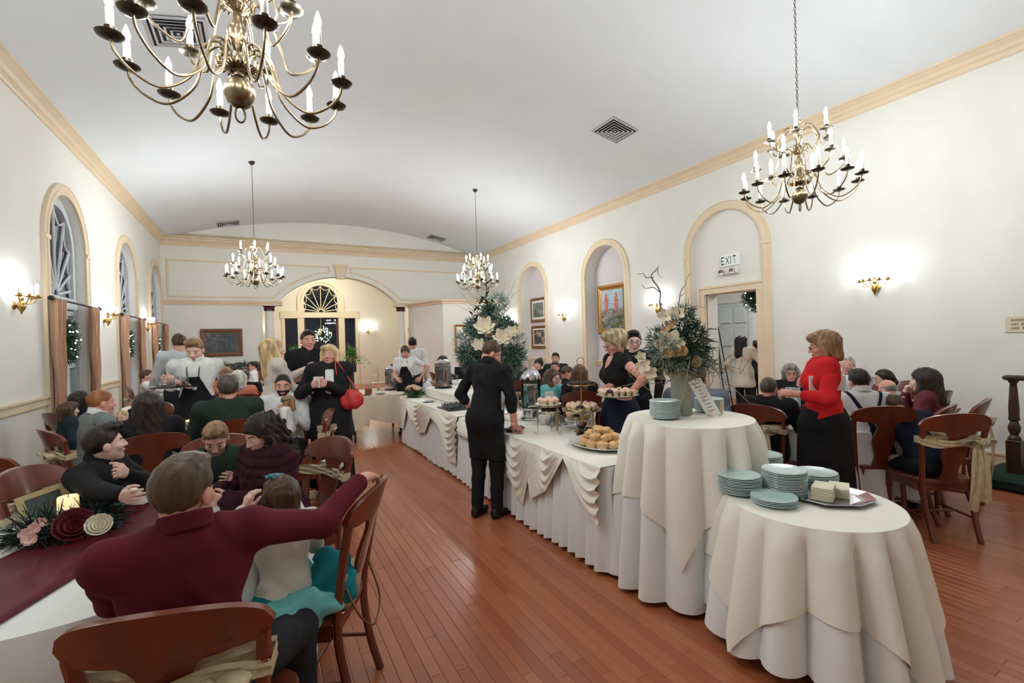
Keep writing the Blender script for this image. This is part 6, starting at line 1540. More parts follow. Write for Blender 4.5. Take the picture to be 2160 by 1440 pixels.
# plates in stacks
def plate_mesh(r):
    mb = MB(); mb.lathe([(0, .002), (r*.55, .0), (r*.62, .003), (r*.97, .014), (r, .016), (r*.985, .019), (r*.63, .0075), (r*.5, .006), (0, .006)], n=30); return mb.mesh('plate', M_PLATE)
PLT = plate_mesh(.112); PLT2 = plate_mesh(.10)
def stack(x, y, z, n, label, me=PLT, seed=0):
    r = random.Random(seed)
    for k in range(n):
        o = link('plate', me, None, (x+r.uniform(-.002, .002), y+r.uniform(-.002, .002), z+k*.0088)); tag(o, label if k < n-1 else label.replace('pale green glass plate in', 'topmost pale green plate of'), 'plate', label.replace('pale green glass plate in', 'plates of'))
zs = ZS_+.007; zt = ZT+.007
for (px, py), n, lab, me, sd in (((1560, 1038), 11, 'pale green glass plate in the stack at the edge near the tall table', PLT, 1), ((1610, 1000), 14, 'pale green glass plate in the tall stack behind the others on the low table', PLT, 2), ((1655, 1042), 15, 'pale green glass plate in the frosted middle stack on the low table', PLT, 3), ((1722, 1022), 8, 'pale green glass plate in the stack hidden behind the napkin tray', PLT, 4), ((1633, 1062), 4, 'pale green glass plate in the shallow stack beside the napkin tray', PLT, 5)):
    p = fl(px, py, zs); stack(p[0], p[1], zs, n, lab, me, sd)
p = fl(1403, 882, zt); stack(p[0], p[1], zt, 13, 'pale green glass plate in the stack before the vase', PLT2, 6)
p = fl(1496, 868, zt); stack(p[0], p[1], zt, 10, 'pale green glass plate in the stack behind the menu card', PLT2, 7)
# silver tray with napkins
p = fl(1757, 1052, zs); t = thing('silver_tray', 'octagonal silver tray holding ivory napkins on the low plate table', 'tray', (p[0], p[1], zs), math.radians(-20))
n = 8; 
mb = MB(); mb.lathe([(0, .004), (.12, .004), (.14, .006), (.175, .018), (.19, .02), (.185, .023), (.14, .010), (.12, .008), (0, .008)], n=8, sx=1.12, sy=.9); mb.build('plate_body', M_SILVER, t, smooth=False)
M_NAP = mat('ivory_napkin', srgb(244, 234, 206), .8)
for k in range(16):
    for j in (0, 1):
        if j == 1 and k > 11: continue
        mb = MB(); mb.rbox((-.07, -.048, 0), (.07, .048, .0042), .0018); o = solo(mb, 'paper_napkin', M_NAP, (p[0]+CR[0]*(-.05+j*.11)+CF[0]*j*.04+.001*(k % 3), p[1]+CR[1]*(-.05+j*.11)+CF[1]*j*.04, zs+.0085+k*.0043), ('ivory paper napkin in the pile beside the plate stacks', 'ivory paper napkin in the pile at the far rim of the silver tray')[j], 'napkin', 'paper napkins on the silver tray', .35+j*.1)
# menu card on a little easel
p = fl(1508, 878, zt); t = thing('menu_card', 'long white printed menu card leaning on a gold wire easel', 'menu card', (p[0], p[1], zt), math.radians(-62)+math.pi)
Mt = Matrix.Rotation(math.radians(-14), 4, 'X'); Ms = Matrix.Rotation(math.radians(24), 4, 'Y')
mb = MB(); mb.box((-.045, -.0015, .005), (.045, .0015, .285), M=Mt @ Ms); mb.build('card', M_PAPER, t, smooth=False)
r = random.Random(2)
for k in range(9):
    w = r.uniform(.012, .026); z = .255-k*.026; mb = MB(); mb.box((-w, .0017, z-.0022), (w, .0021, z+.0022), M=Mt @ Ms); mb.build('print_line', M_INK if k < 8 else mat('red_ink', srgb(170, 70, 60), .7), t, smooth=False)
mb = MB()
for s in (-1, 1): mb.tube([(s*.03, -.06, 0), (s*.03, -.03, .1), (s*.03, .0, .01), (s*.035, .03, .004), (s*.035, .035, .02)], .002, 5)
mb.tube([(-.03, -.03, .1), (.03, -.03, .1)], .002, 5); mb.build('easel', M_GOLD, t)

# ------------------------------------------------------------------ vase with winter flowers
p = fl(1415, 872, zt); VX, VY = 2.60, 2.30
vz = thing('flower_vase', 'tall frosted glass cylinder vase filled with winter flowers and curly twigs', 'vase', (VX, VY, zt))
mb = MB(); mb.lathe([(.066, 0), (.07, .004), (.07, .30), (.066, .30), (.066, .012), (0, .012)], n=28); mb.build('glass_cylinder', mat('frosted_glass', srgb(222, 224, 206), .35, trans=.55, spec=.5), vz)
mb = MB(); mb.lathe([(.064, .013), (.064, .28), (0, .285)], n=20); mb.build('pebble_filling', mat('vase_filling', srgb(206, 204, 172), .8, var=.15, scale=40), vz)
R8 = random.Random(77)
mb = MB()
for c, rad, n in (((0, 0, .42), (.17, .17, .1), 420), ((-.10, .05, .50), (.12, .12, .12), 300), ((.12, .0, .50), (.12, .12, .13), 300), ((.02, 0, .64), (.1, .1, .1), 200), ((.0, 0, .36), (.2, .18, .06), 260)): needles(mb, c, rad, int(n*1.7), R8, (.03, .065), .0042)
mb.build('fir_sprigs', M_GREEN, vz, smooth=False)
mb = MB()
for c, rad, n in (((-.16, 0, .47), (.10, .1, .1), 240), ((.18, .02, .52), (.1, .1, .12), 240), ((.0, -.1, .36), (.18, .1, .06), 240), ((.06, 0, .72), (.06, .06, .06), 120)): needles(mb, c, rad, int(n*1.7), R8, (.03, .06), .0038)
mb.build('frosted_sprigs', M_GREEN2, vz, smooth=False)
cam2 = nrm(EYE-np.array([VX, VY, 1.6]))          # flowers look out over the room
side_ = np.array([CR[0], CR[1], 0]); upv = np.array([0, 0, 1.0])
def vpt(px, py, off=.12): q = onray_plane(px, py, (VX, VY), off); return q-np.array([VX, VY, zt])
def onray_plane(px, py, c, off):
    d = ray(px, py); D0 = (np.array([c[0], c[1], 0])-EYE)@CF-off; return EYE+d*D0
def vflower(px, py, R, nm, m, npet=6, layers=1, wide=.5, cup=.2, tip=True, off=.12, tilt=(0, 0, 0)):
    mb = MB(); c = vpt(px, py, off); flower(mb, c, cam2+np.array(tilt), R, npet, 0, layers, wide, cup, tip); mb.ball(c+cam2*.008, R*.12, 8, 5, 0); mb.build(nm, m, vz)
vflower(1412, 725, .105, 'poinsettia', M_CREAMF, 6, 2, .34, .12)
vflower(1357, 770, .055, 'cream_orchid', M_CREAMF, 5, 1, .40, .3, True); vflower(1372, 785, .05, 'cream_orchid', M_CREAMF, 5, 1, .40, .3, True); vflower(1352, 752, .04, 'cream_orchid', M_CREAMF, 5, 1, .40, .3, True)
vflower(1402, 665, .05, 'cream_orchid', M_CREAMF, 5, 1, .40, .3, True, .06); vflower(1430, 660, .05, 'cream_orchid', M_CREAMF, 5, 1, .40, .3, True, .06)
for q in ((1408, 745), (1425, 742), (1440, 740), (1470, 762)): vflower(*q, .035, 'gold_magnolia', M_GOLDF, 5, 2, .6, .5, False, .15)
mb = MB()
for (a, b) in (((1388, 705), (1425, 680)), ((1400, 700), (1432, 672)), ((1385, 715), (1420, 700))):
    A, B_ = vpt(*a, .1), vpt(*b, .08); leaf(mb, A, B_-A, cam2, np.linalg.norm(B_-A), .022)
mb.build('gold_leaf', M_GOLDF, vz)
mb = MB()
for _ in range(26):
    a = R8.uniform(0, 6.28); c = np.array([.16*math.cos(a), .16*math.sin(a), R8.uniform(.36, .6)]); leaf(mb, c, (math.cos(a), math.sin(a), R8.uniform(-.4, .5)), upv, .1, .022)
mb.build('foliage', M_LEAF, vz)
mb = MB()
for pts, rr in (([(1408, 690), (1398, 660), (1392, 640), (1393, 620), (1388, 605), (1378, 592), (1374, 580), (1383, 570), (1390, 562)], .008), ([(1378, 585), (1362, 585), (1358, 578), (1345, 577)], .004), ([(1392, 616), (1378, 606), (1362, 608), (1354, 600)], .004), ([(1386, 566), (1390, 580), (1398, 588)], .003),
                ([(1425, 672), (1432, 640), (1436, 615), (1446, 600), (1448, 588), (1458, 575)], .004), ([(1434, 625), (1450, 615)], .003), ([(1440, 655), (1470, 645), (1490, 652)], .003), ([(1470, 720), (1490, 700), (1500, 690)], .003), ([(1470, 700), (1478, 680)], .002)):
    P_ = [vpt(*q, .03) for q in pts]; P_ = smooth_path(P_, 5); mb.tube(P_, np.linspace(rr, rr*.35, len(P_)), 6)
mb.build('curly_willow', M_TWIG, vz)
mb = MB()
for _ in range(60):
    c = np.array([R8.gauss(0, .12), R8.gauss(0, .12), R8.uniform(.30, .42)])+np.array([CR[0], CR[1], 0])*R8.choice((-.12, .12, 0)); P_ = [c+np.array([R8.gauss(0, .04), R8.gauss(0, .04), R8.gauss(-.02, .03)])*k for k in range(4)]; mb.tube(smooth_path(P_, 3), .0022, 4)
mb.build('spanish_moss', mat('moss_tan', srgb(150, 140, 104), .9), vz)['kind'] = 'stuff'

# ------------------------------------------------------------------ tall magnolia greenery on the buffet
GX, GY = 2.55, 5.0
gz = BZ+.006
ga = thing('floral_arrangement', 'tall evergreen arrangement with cream magnolias and bare twigs on the buffet', 'flower arrangement', (GX, GY, gz))
mb = MB(); mb.lathe([(.09, 0), (.10, .01), (.07, .06), (.06, .15), (.11, .32), (.13, .36), (.11, .35), (0, .3)], n=20); mb.build('urn', M_STEEL, ga)
def gpt(px, py, off=.15): return onray_plane(px, py, (GX, GY), off)-np.array([GX, GY, gz])
mb = MB()
for px, py, rad, n in ((1030, 735, .26, 700), (1005, 690, .17, 380), (1065, 690, .17, 380), (990, 750, .18, 380), (1085, 750, .18, 380), (1035, 660, .14, 260), (1075, 770, .16, 260), (1000, 775, .16, 260)):
    c = onray_plane(px, py, (GX, GY), 0)-np.array([GX, GY, gz]); rad *= .7; needles(mb, c, (rad*1.1, rad*1.1, rad), int(n*1.8), R8, (.04, .085), .007)
mb.build('fir_sprigs', mat('blue_fir', srgb(92, 122, 110), .6, var=.4, scale=14), ga, smooth=False)
mb = MB()
for px, py, rad, n in ((1050, 640, .12, 160), (985, 720, .14, 200), (1080, 720, .14, 220)):
    c = onray_plane(px, py, (GX, GY), .05)-np.array([GX, GY, gz]); needles(mb, c, rad, int(n*1.5), R8, (.04, .08), .006)
mb.build('frosted_sprigs', M_GREEN2, ga, smooth=False)['kind'] = 'stuff'
cam3 = nrm(EYE-np.array([GX, GY, 1.7]))
for px, py, R, m in ((1022, 692, .13, M_CREAMF), (1060, 715, .12, M_CREAMF), (1010, 730, .09, M_CREAMF), (1080, 702, .08, M_CREAMF), (1030, 705, .06, M_GOLDF)):
    mb = MB(); c = gpt(px, py, .26); flower(mb, c, cam3+np.array([0, 0, .5]), R, 6, 0, 2, .30, .65); mb.ball(c+cam3*.02, R*.14, 8, 5); mb.build('magnolia', m, ga)
mb = MB()
stem = smooth_path([gpt(*q, .05) for q in ((1028, 690), (1030, 660), (1025, 630), (1026, 600), (1024, 575), (1020, 562))], 5); mb.tube(stem, np.linspace(.008, .003, len(stem)), 6)
for k in range(34):
    c = np.array(stem[int(R8.random()*(len(stem)-1))]); a = R8.uniform(0, 6.28); leaf(mb, c, (math.cos(a), math.sin(a), R8.uniform(.1, .9)), upv, R8.uniform(.08, .13), .016)
for q in ((1008, 655), (1015, 640), (1038, 645), (1000, 668)):
    c = gpt(*q, .05)
    for k in range(7): a = R8.uniform(0, 6.28); leaf(mb, c+np.array([R8.gauss(0, .03) for _ in range(3)]), (math.cos(a), math.sin(a), R8.uniform(0, .9)), upv, .11, .016)
mb.build('foliage', M_LEAF, ga)
mb = MB()
for k in range(22):
    s = -1 if k % 2 else 1; x0, y0 = 1035+R8.uniform(-15, 25), 690; x1 = 1035+s*R8.uniform(15, 78); y1 = R8.uniform(585, 660); P_ = [gpt(x0+(x1-x0)*t**1.3+R8.uniform(-4, 4), y0+(y1-y0)*t, R8.uniform(-.05, .1)) for t in (0, .35, .7, 1)]; P_ = smooth_path(P_, 4); mb.tube(P_, np.linspace(.004, .0012, len(P_)), 4)
mb.build('bare_twig', mat('pale_twig', srgb(168, 158, 142), .8), ga)['kind'] = 'stuff'

# ------------------------------------------------------------------ cupcakes, stands, platters
M_FROST = mat('peach_frosting', srgb(252, 216, 190), .5); M_CUPW = mat('cupcake_wrap', srgb(238, 214, 168), .7); M_CHOC = mat('chocolate', srgb(58, 34, 28), .5, var=.2, scale=40); M_BREAD = mat('croissant_gold', srgb(238, 190, 132), .55, var=.16, scale=26); M_FILL = mat('sandwich_filling', srgb(226, 206, 168), .7)
def cup_mesh():
    mb = MB(); mb.lathe([(.019, 0), (.025, .034)], n=14, mi=0); return mb.mesh('wrapper', M_CUPW)
CW = cup_mesh()
mb = MB(); mb.lathe([(.025, .032), (.031, .038), (.032, .047), (.026, .056), (.022, .06), (.012, .068), (0, .07)], n=14); CF_ = mb.mesh('frosting', M_FROST); 
mb = MB(); mb.lathe([(.025, .032), (.031, .038), (.032, .047), (.026, .056), (.012, .062), (0, .063)], n=14); CFC = mb.mesh('chocolate_top', M_CHOC)
def cupcake(x, y, z, label, grp, choc=False):
    o = link('cupcake', CW, None, (x, y, z)); tag(o, label.replace('peach-frosted', 'chocolate-topped') if choc else label, 'cupcake', grp); link('frosting', CFC if choc else CF_, o); return o
def truffle(x, y, z, label, grp, r):
    mb = MB(); mb.ball((0, 0, .02), (.026, .026, .02), 8, 6); o = solo(mb, 'brownie_bite', M_CHOC, (x, y, z), label, 'brownie', grp, r.uniform(0, 3))
def ring_pts(R, n, ph=0): return [(R*math.cos(ph+6.283*i/n), R*math.sin(ph+6.283*i/n)) for i in range(n)]
def dish(r, m=M_CHINA, rim=.012):
    mb = MB(); mb.lathe([(0, 0), (r*.7, 0), (r*.95, rim*.7), (r, rim), (r*.98, rim+.003), (r*.7, .005), (0, .005)], n=32); return mb
tz = BZ+.008
# wire stand with two plates
q = fl(1170, 905, tz); S1 = np.array([2.36, 3.66]); t = thing('wire_plate_stand', 'gold wire plate stand with scroll feet holding two plates of cupcakes', 'plate stand', (*S1, tz), .4)
mb = MB()
for a in (0.4, 2.5, 4.6):
    c, s = math.cos(a), math.sin(a); path = [(.11*c, .11*s, .26), (.11*c, .11*s, .03)]+[((.11+.018-.018*math.cos(u))*c, (.11+.018-.018*math.cos(u))*s, .022-.020*math.sin(u)) for u in np.linspace(0, 4.6, 9)]
    mb.tube(path, .0035, 6)
for z in (.19, .255): mb.tube([(.11*math.cos(u), .11*math.sin(u), z) for u in np.linspace(0, 6.283, 29)[:-1]], .0035, 5, closed=True)
mb.build('wire_frame', M_GOLD, t)
mb = MB(); 
for dx in (-.008, 0, .008): mb.tube([(.13, dx, .0), (.13, dx, .26)], .003, 5)
mb.tube([(.13+.022*math.sin(u)*(1-u/9), 0, .26+.03*(1-math.cos(u))) for u in np.linspace(0, 6.5, 18)], .004, 6); mb.build('scroll_handle', M_GOLD, t)
z1 = tz+.262
for nm, zz, lab in (('upper', z1, 'white plate on top of the gold wire stand'), ('lower', tz+.195, 'white plate on the lower ring of the gold wire stand')):
    solo(dish(.125 if nm == 'upper' else .10), 'serving_plate', M_CHINA, (*S1, zz), lab, 'plate')
for i, (a, b) in enumerate(ring_pts(.075, 7)+[(0, 0), (.02, .04)]): cupcake(S1[0]+a, S1[1]+b, z1+.006, 'peach-frosted cupcake on the plate atop the gold wire stand', 'cupcakes on the wire stand', i == 2)
r = random.Random(9)
for i, (a, b) in enumerate(ring_pts(.055, 6)): truffle(S1[0]+a, S1[1]+b, tz+.201, 'brownie bite on the lower plate of the gold wire stand', 'brownies on the wire stand', r)
# three-tier stand
S2 = np.array([2.64, 3.52]); t = thing('tiered_stand', 'tall brass-poled tiered stand with glass trays and a ring handle', 'tiered stand', (*S2, tz))
mb = MB(); mb.lathe([(.07, 0), (.07, .008), (.012, .02), (.008, .03), (.008, .60), (.012, .61), (0, .62)], n=14); mb.build('pole', M_GOLD, t)
mb = MB(); mb.tube([(.04*math.cos(u), 0, .66+.04*math.sin(u)) for u in np.linspace(0, 6.283, 22)[:-1]], .004, 6, closed=True); mb.build('ring_handle', M_GOLD, t)
for z, R in ((.20, .16), (.43, .13)):
    mb = MB(); mb.lathe([(.01, 0), (R*.9, 0), (R, .012), (R, .02), (R*.98, .02), (R*.88, .004), (.01, .004)], n=32); mb.build('tray', M_GLASS, t); mb = MB(); mb.tube([(R*math.cos(u), R*math.sin(u), z+.017) for u in np.linspace(0, 6.283, 37)[:-1]], .004, 6, closed=True); mb.build('tray_rim', M_GOLD, t)



# place the two glass trays
trs = [o for o in kids(t) if o.name.split('.')[0] == 'tray']
for o, z in zip(trs, (.20, .43)): o.location = (0, 0, z)
for i, (a, b) in enumerate(ring_pts(.12, 11)+ring_pts(.065, 6, .3)): cupcake(S2[0]+a, S2[1]+b, tz+.206, 'peach-frosted cupcake on the middle glass tray of the tiered stand', 'cupcakes on the tiered stand', i in (7,))
for i, (a, b) in enumerate(ring_pts(.10, 9)+ring_pts(.05, 5)): truffle(S2[0]+a, S2[1]+b, tz+.436, 'brownie bite on the upper glass tray of the tiered stand', 'brownies on the tiered stand', r)
# plate of cupcakes on a low cake foot and a dish of chocolates
P3 = np.array([2.74, 3.72]); t = thing('cake_foot', 'white footed cake plate between the stands', 'cake stand', (*P3, tz)); mb = MB(); mb.lathe([(.06, 0), (.06, .006), (.02, .02), (.015, .05), (.05, .065), (.13, .07), (.135, .082), (.13, .084), (.0, .076)], n=28); mb.build('pedestal_plate', M_CHINA, t)
for i, (a, b) in enumerate(ring_pts(.09, 8)+[(0, 0), (.03, .03)]): cupcake(P3[0]+a, P3[1]+b, tz+.085, 'peach-frosted cupcake on the white footed cake plate', 'cupcakes on the footed plate', i in (0, 5))
P4 = np.array([2.55, 3.33]); solo(dish(.11), 'serving_plate', M_CHINA, (*P4, tz), 'white plate heaped with dark chocolates', 'plate')
for i in range(20):
    a = r.uniform(0, 6.28); R_ = .075*math.sqrt(r.random()); truffle(P4[0]+R_*math.cos(a), P4[1]+R_*math.sin(a), tz+.006+.03*(i//9), 'chocolate bite heaped on the plate beside the sandwiches', 'chocolates beside the sandwiches', r)
# sandwich platter
P5 = np.array([2.42, 2.98]); mb = MB(); mb.lathe([(0, 0), (.2, 0), (.27, .018), (.30, .03), (.297, .034), (.2, .008), (0, .008)], n=44, sx=.8, sy=1.0); solo(mb, 'oval_platter', M_CHINA, (*P5, tz), 'big white oval platter piled with croissant sandwiches', 'platter')
def sandwich(x, y, z, rz, tl, lay=0):
    t = thing('croissant_sandwich', 'golden croissant sandwich '+('in the outer ring of the platter', 'in the middle of the platter bottom layer', 'in the second layer of the platter pile', 'at the very top of the platter pile')[lay], 'sandwich', (x, y, z), rz, 'croissant sandwiches on the platter'); t.rotation_euler = (tl, tl*.5, rz)
    mb = MB(); mb.ball((0, 0, .012), (.05, .038, .014), 14, 6); mb.build('bottom_half', M_BREAD, t)
    mb = MB(); mb.ball((0, 0, .024), (.052, .04, .007), 14, 5); mb.build('filling', M_FILL, t)
    mb = MB(); mb.ball((0, 0, .036), (.052, .036, .022), 14, 8); mb.build('top_half', M_BREAD, t)
k = 0
for lay, (n, R_, z) in enumerate(((11, .17, .012), (7, .11, .012), (7, .12, .062), (3, .05, .10))):
    for a, b in ring_pts(R_, n, lay*.4): sandwich(P5[0]+a*.8, P5[1]+b, tz+z, r.uniform(0, 6.28), r.uniform(-.25, .25), lay); k += 1
# glass cups
def cup_glass():
    mb = MB(); mb.lathe([(.022, 0), (.024, .003), (.03, .02), (.034, .055), (.033, .055), (.028, .02), (.02, .006), (0, .006)], n=16); mb.tube([(.033+.018*math.sin(u), 0, .03-.018*math.cos(u)) for u in np.linspace(0, 3.14, 9)], .003, 5); return mb.mesh('glass_cup', mat('cup_glass', (.93, .97, .96), .03, trans=.92, ior=1.4))
CG = cup_glass()
def cups(P, label, grp, z=tz):
    for i, (x, y) in enumerate(P): o = link('glass_cup', CG, None, (x, y, z)); o.rotation_euler = (0, 0, i*1.7); tag(o, label, 'cup', grp)
cups([(2.56+.085*i+.02*(j % 2), 3.92+.09*j) for i in range(4) for j in range(4)], 'clear glass punch cup beyond the gold wire stand', 'punch cups beyond the wire stand')
cups([(2.14+.08*i, 4.55+.09*j) for i in range(3) for j in range(2)], 'clear glass punch cup beside the black-clad waiter', 'punch cups by the waiter')
cups([(2.13+.085*i, 5.62+.09*j) for i in range(4) for j in range(4)], 'clear glass cup standing on the dark tray', 'glass cups on the dark tray', tz+.012)
mb = MB(); mb.rbox((-.19, -.22, 0), (.19, .22, .010), .004); solo(mb, 'serving_tray', M_BLACKP, (2.255, 5.76, tz-.002), 'flat dark tray under glass cups', 'tray')
# beverage dispenser
q = fl(1090, 898, tz); DX, DY_ = 2.62, 4.42
t = thing('drink_dispenser', 'glass drink dispenser with a steel dome lid and iced lemon water', 'drink dispenser', (DX, DY_, tz))
mb = MB(); mb.lathe([(.12, 0), (.125, .01), (.115, .02), (.10, .03), (.10, .10), (.115, .11), (.12, .13), (0, .13)], n=28); mb.build('base', M_STEEL, t)
mb = MB(); mb.lathe([(.108, .13), (.11, .135), (.11, .44), (.107, .44), (.107, .14), (0, .14)], n=32); mb.build('glass_cylinder', M_GLASS, t)
mb = MB(); mb.lathe([(.104, .142), (.104, .38), (0, .385)], n=28); mb.build('water', mat('iced_water', srgb(226, 236, 230), .15, trans=.8, ior=1.33), t)
rr = random.Random(3)
for k in range(9): a = rr.uniform(0, 6.28); mb = MB(); mb.lathe([(.0, -.004), (.026, -.004), (.028, 0), (.026, .004), (0, .004)], M=frame_to((.07*math.cos(a), .07*math.sin(a), rr.uniform(.2, .36)), (rr.gauss(0, 1), rr.gauss(0, 1), rr.gauss(0, 1))), n=14); mb.build('lemon_slice', mat('lemon', srgb(238, 222, 110), .5), t)
mb = MB(); mb.lathe([(.118, .44), (.118, .455), (.11, .49), (.085, .535), (.045, .565), (0, .575)], n=32); mb.build('dome_lid', M_STEEL, t)
mb = MB(); mb.lathe([(.016, .57), (.014, .59), (.012, .64), (.014, .65), (0, .655)], n=10); mb.build('lid_handle', mat('pale_wood', srgb(208, 178, 138), .5), t)
Mt = rotz(math.radians(222)); mb = MB(); mb.tube([tuple(Mt @ Vector(v)) for v in ((.10, 0, .165), (.15, 0, .165), (.155, 0, .14))], .011, 8); mb.tube([tuple(Mt @ Vector(v)) for v in ((.14, 0, .17), (.14, 0, .20))], .006, 6); mb.build('spigot', M_BLACKP, t)
# small tent card and white easel card
for x, y, h, lab in ((2.55, 4.05, .09, 'small white tent card by the drink dispenser'), (2.78, 4.30, .30, 'tall narrow white card behind the drink dispenser')):
    w = .06 if h < .2 else .045; mb = MB(); mb.prism([(-w, 0), (w, 0), (w, h), (-w, h)], .003, M=Matrix.Rotation(-.2, 4, 'X')); mb.prism([(-w, 0), (w, 0), (w, h), (-w, h)], .003, M=Matrix.Translation((0, .04, 0)) @ Matrix.Rotation(.2, 4, 'X')); solo(mb, 'tent_card', M_PAPER, (x, y, tz), lab, 'sign card', rz=math.radians(-40), smooth=False)
# dark napkin under the waiter's hand, loose napkin ripple
q = fl(1078, 908, tz); mb = MB(); G = [[(u*.11, v*.08, .006+.012*math.sin(u*3+v*4)+.01*abs(u)) for v in np.linspace(-1, 1, 8)] for u in np.linspace(-1, 1, 10)]; mb.grid(np.array(G)); o = solo(mb, 'napkin', mat('wine_napkin', srgb(70, 44, 50), .8), (2.14, 3.98, tz+.004), 'dark wine napkin under the hand of the waiter in black', 'napkin', rz=.5)
# ------------------------------------------------------------------ coffee urns and the rest of the far buffet
def urn(x, y, z, label, h=.46, R=.125):
    t = thing('coffee_urn', label, 'coffee urn', (x, y, z), math.radians(30), 'ribbed steel coffee urns')
    mb = MB(); mb.lathe([(R*1.1, 0), (R*1.15, .012), (R*1.0, .03), (R*.92, .035)], n=28); mb.build('base', M_BLACKP, t)
    n = 72; pr = []
    G = [[((R+.0035*math.cos(i*math.pi*.5*2*36/36) if 0 < k < 7 else R)*math.cos(2*math.pi*i/n), (R+.0035*math.cos(i*math.pi) if 0 < k < 7 else R)*math.sin(2*math.pi*i/n), .035+(h-.11)*k/7) for k in range(8)] for i in range(n)]
    mb = MB(); mb.grid(np.array(G), closed_u=True); mb.build('ribbed_body', M_STEEL, t)
    mb = MB(); mb.lathe([(R*1.03, h-.075), (R*1.05, h-.06), (R*.95, h-.04), (R*.6, h-.015), (R*.2, h-.005), (0, h-.005)], n=28); l = mb.build('lid', M_STEEL, t)
    mb = MB(); mb.lathe([(.012, h-.006), (.02, h+.01), (.014, h+.022), (0, h+.024)], n=10); mb.build('knob', M_BLACKP, l)
    for s in (0, math.pi):
        mb = MB(); mb.tube([(math.cos(s)*R, math.sin(s)*R-.0, h*.72), (math.cos(s)*(R+.04), math.sin(s)*R, h*.73), (math.cos(s)*(R+.045), math.sin(s)*R, h*.62), (math.cos(s)*(R), math.sin(s)*R, h*.6)], .008, 6); mb.build('handle', M_BLACKP, t)
    mb = MB(); mb.tube([(0, -R, .07), (0, -R-.05, .07), (0, -R-.055, .05)], .011, 8); mb.tube([(0, -R-.04, .075), (0, -R-.04, .11)], .008, 6); mb.build('spigot', M_BLACKP, t)
    return t
urn(2.52, 6.95, BZ+.161, 'tall ribbed steel coffee urn on the cloth riser'); urn(2.16, 8.75, .77, 'ribbed steel coffee urn at the end of the beige table')
q = np.array([2.17, 7.38]); t = thing('flower_bowl', 'bowl of peach roses and leaves between the coffee urns', 'flower bowl', (*q, tz))
mb = MB(); mb.lathe([(.05, 0), (.09, .03), (.1, .06), (.09, .06), (0, .04)], n=16); mb.build('bowl', M_BLACKP, t)
mb = MB(); needles(mb, (0, 0, .06), (.16, .16, .04), 200, r, (.06, .11), .009); mb.build('foliage', M_LEAF, t, smooth=False)
for a, b, z in ((0, 0, .14), (.07, .02, .11), (-.07, .03, .11), (.02, -.07, .11), (-.03, .07, .13)):
    mb = MB(); flower(mb, (a, b, z), (a*2, b*2-.4, .8), .06, 7, 0, 3, .55, .6, False); mb.build('rose', mat('peach_petal', srgb(248, 214, 186), .6), t)
solo(dish(.09, M_SILVER), 'serving_plate', M_SILVER, (2.16, 6.62, tz), 'small silver dish of tea things on the coffee urn buffet', 'plate')
t = thing('squeeze_bottle', 'white squeeze bottle beside the peach roses', 'bottle', (2.38, 7.52, tz)); mb = MB(); mb.lathe([(.03, 0), (.032, .01), (.032, .11), (.025, .13), (.014, .15), (.006, .19), (0, .192)], n=14); mb.build('bottle_body', mat('milky_plastic', srgb(222, 224, 230), .3, trans=.3), t)
t = thing('wire_server', 'silver three-tier server on the beige table', 'tiered stand', (1.95, 9.0, .77))
mb = MB(); mb.lathe([(.05, 0), (.006, .02), (.005, .42), (.012, .43), (0, .45)], n=10); mb.build('pole', M_STEEL, t)
for z, R_ in ((.12, .13), (.27, .10)): mb = MB(); mb.lathe([(0, z), (R_*.9, z), (R_, z+.012), (0, z+.006)], n=24); mb.build('tray', M_SILVER, t)
for x, y, lab in ((1.42, 8.35, 'copper pot of spoons on the beige table'), (1.62, 8.25, 'copper pot of stirrers on the beige table')):
    t = thing('copper_pot', lab, 'pot', (x, y, .77)); mb = MB(); mb.lathe([(.05, 0), (.06, .02), (.062, .09), (.066, .095), (.058, .095), (.055, .03), (0, .02)], n=18); mb.build('pot_body', mat('copper', srgb(158, 92, 62), .35, .7), t)
    for k in range(5): mb = MB(); a = k*1.3; mb.tube([(.02*math.cos(a), .02*math.sin(a), .03), (.045*math.cos(a), .045*math.sin(a), .16)], .003, 5); mb.build('spoon', M_STEEL, t)
for k, (x, y) in enumerate(((1.55, 8.12), (1.80, 8.15))): solo(dish(.085, M_SILVER), 'serving_plate', M_SILVER, (x, y, .77), ('small silver dish in front of the copper pots', 'small silver dish next to the ribbed urn on the beige table')[k], 'plate')
# ------------------------------------------------------------------ trays, drinks and bags that people hold
q = W(365, 816, 4.92); t = thing('serving_tray', 'round black tray of glasses carried by the young waiter', 'tray', (q[0], q[1], q[2])); mb = MB(); mb.lathe([(0, 0), (.19, 0), (.205, .014), (.2, .016), (.185, .004), (0, .004)], n=30); mb.build('tray_disc', M_BLACKP, t)
for k, (a, b) in enumerate(ring_pts(.11, 4)): mb = MB(); mb.lathe([(.03, 0), (.034, .1), (.032, .1), (.027, .006), (0, .006)], n=14); o = solo(mb, 'water_glass', MATS['cup_glass'], (q[0]+a, q[1]+b, q[2]+.005), 'empty water glass on the tray of the young waiter', 'glass', 'glasses on the carried tray')
q = W(1303, 836, 4.18); solo(dish(.19, M_CHINA, .02), 'serving_tray', mat('tray_silverglass', srgb(212, 214, 212), .12, .4), q[:3], 'round tray of cupcakes carried by the blond waitress', 'tray')
for i, (a, b) in enumerate([(.035*(i-2.5)*1.6, .055*(j-1)) for i in range(6) for j in range(3)]):
    ax = np.array([CR[0], CR[1]]); ay = np.array([CF[0], CF[1]]); ay /= np.linalg.norm(ay); o_ = ax*a+ay*b
    if abs(a) < .15: cupcake(q[0]+o_[0], q[1]+o_[1], q[2]+.008, 'peach-frosted cupcake on the tray of the blond waitress', 'cupcakes on the carried tray', i % 7 == 3)
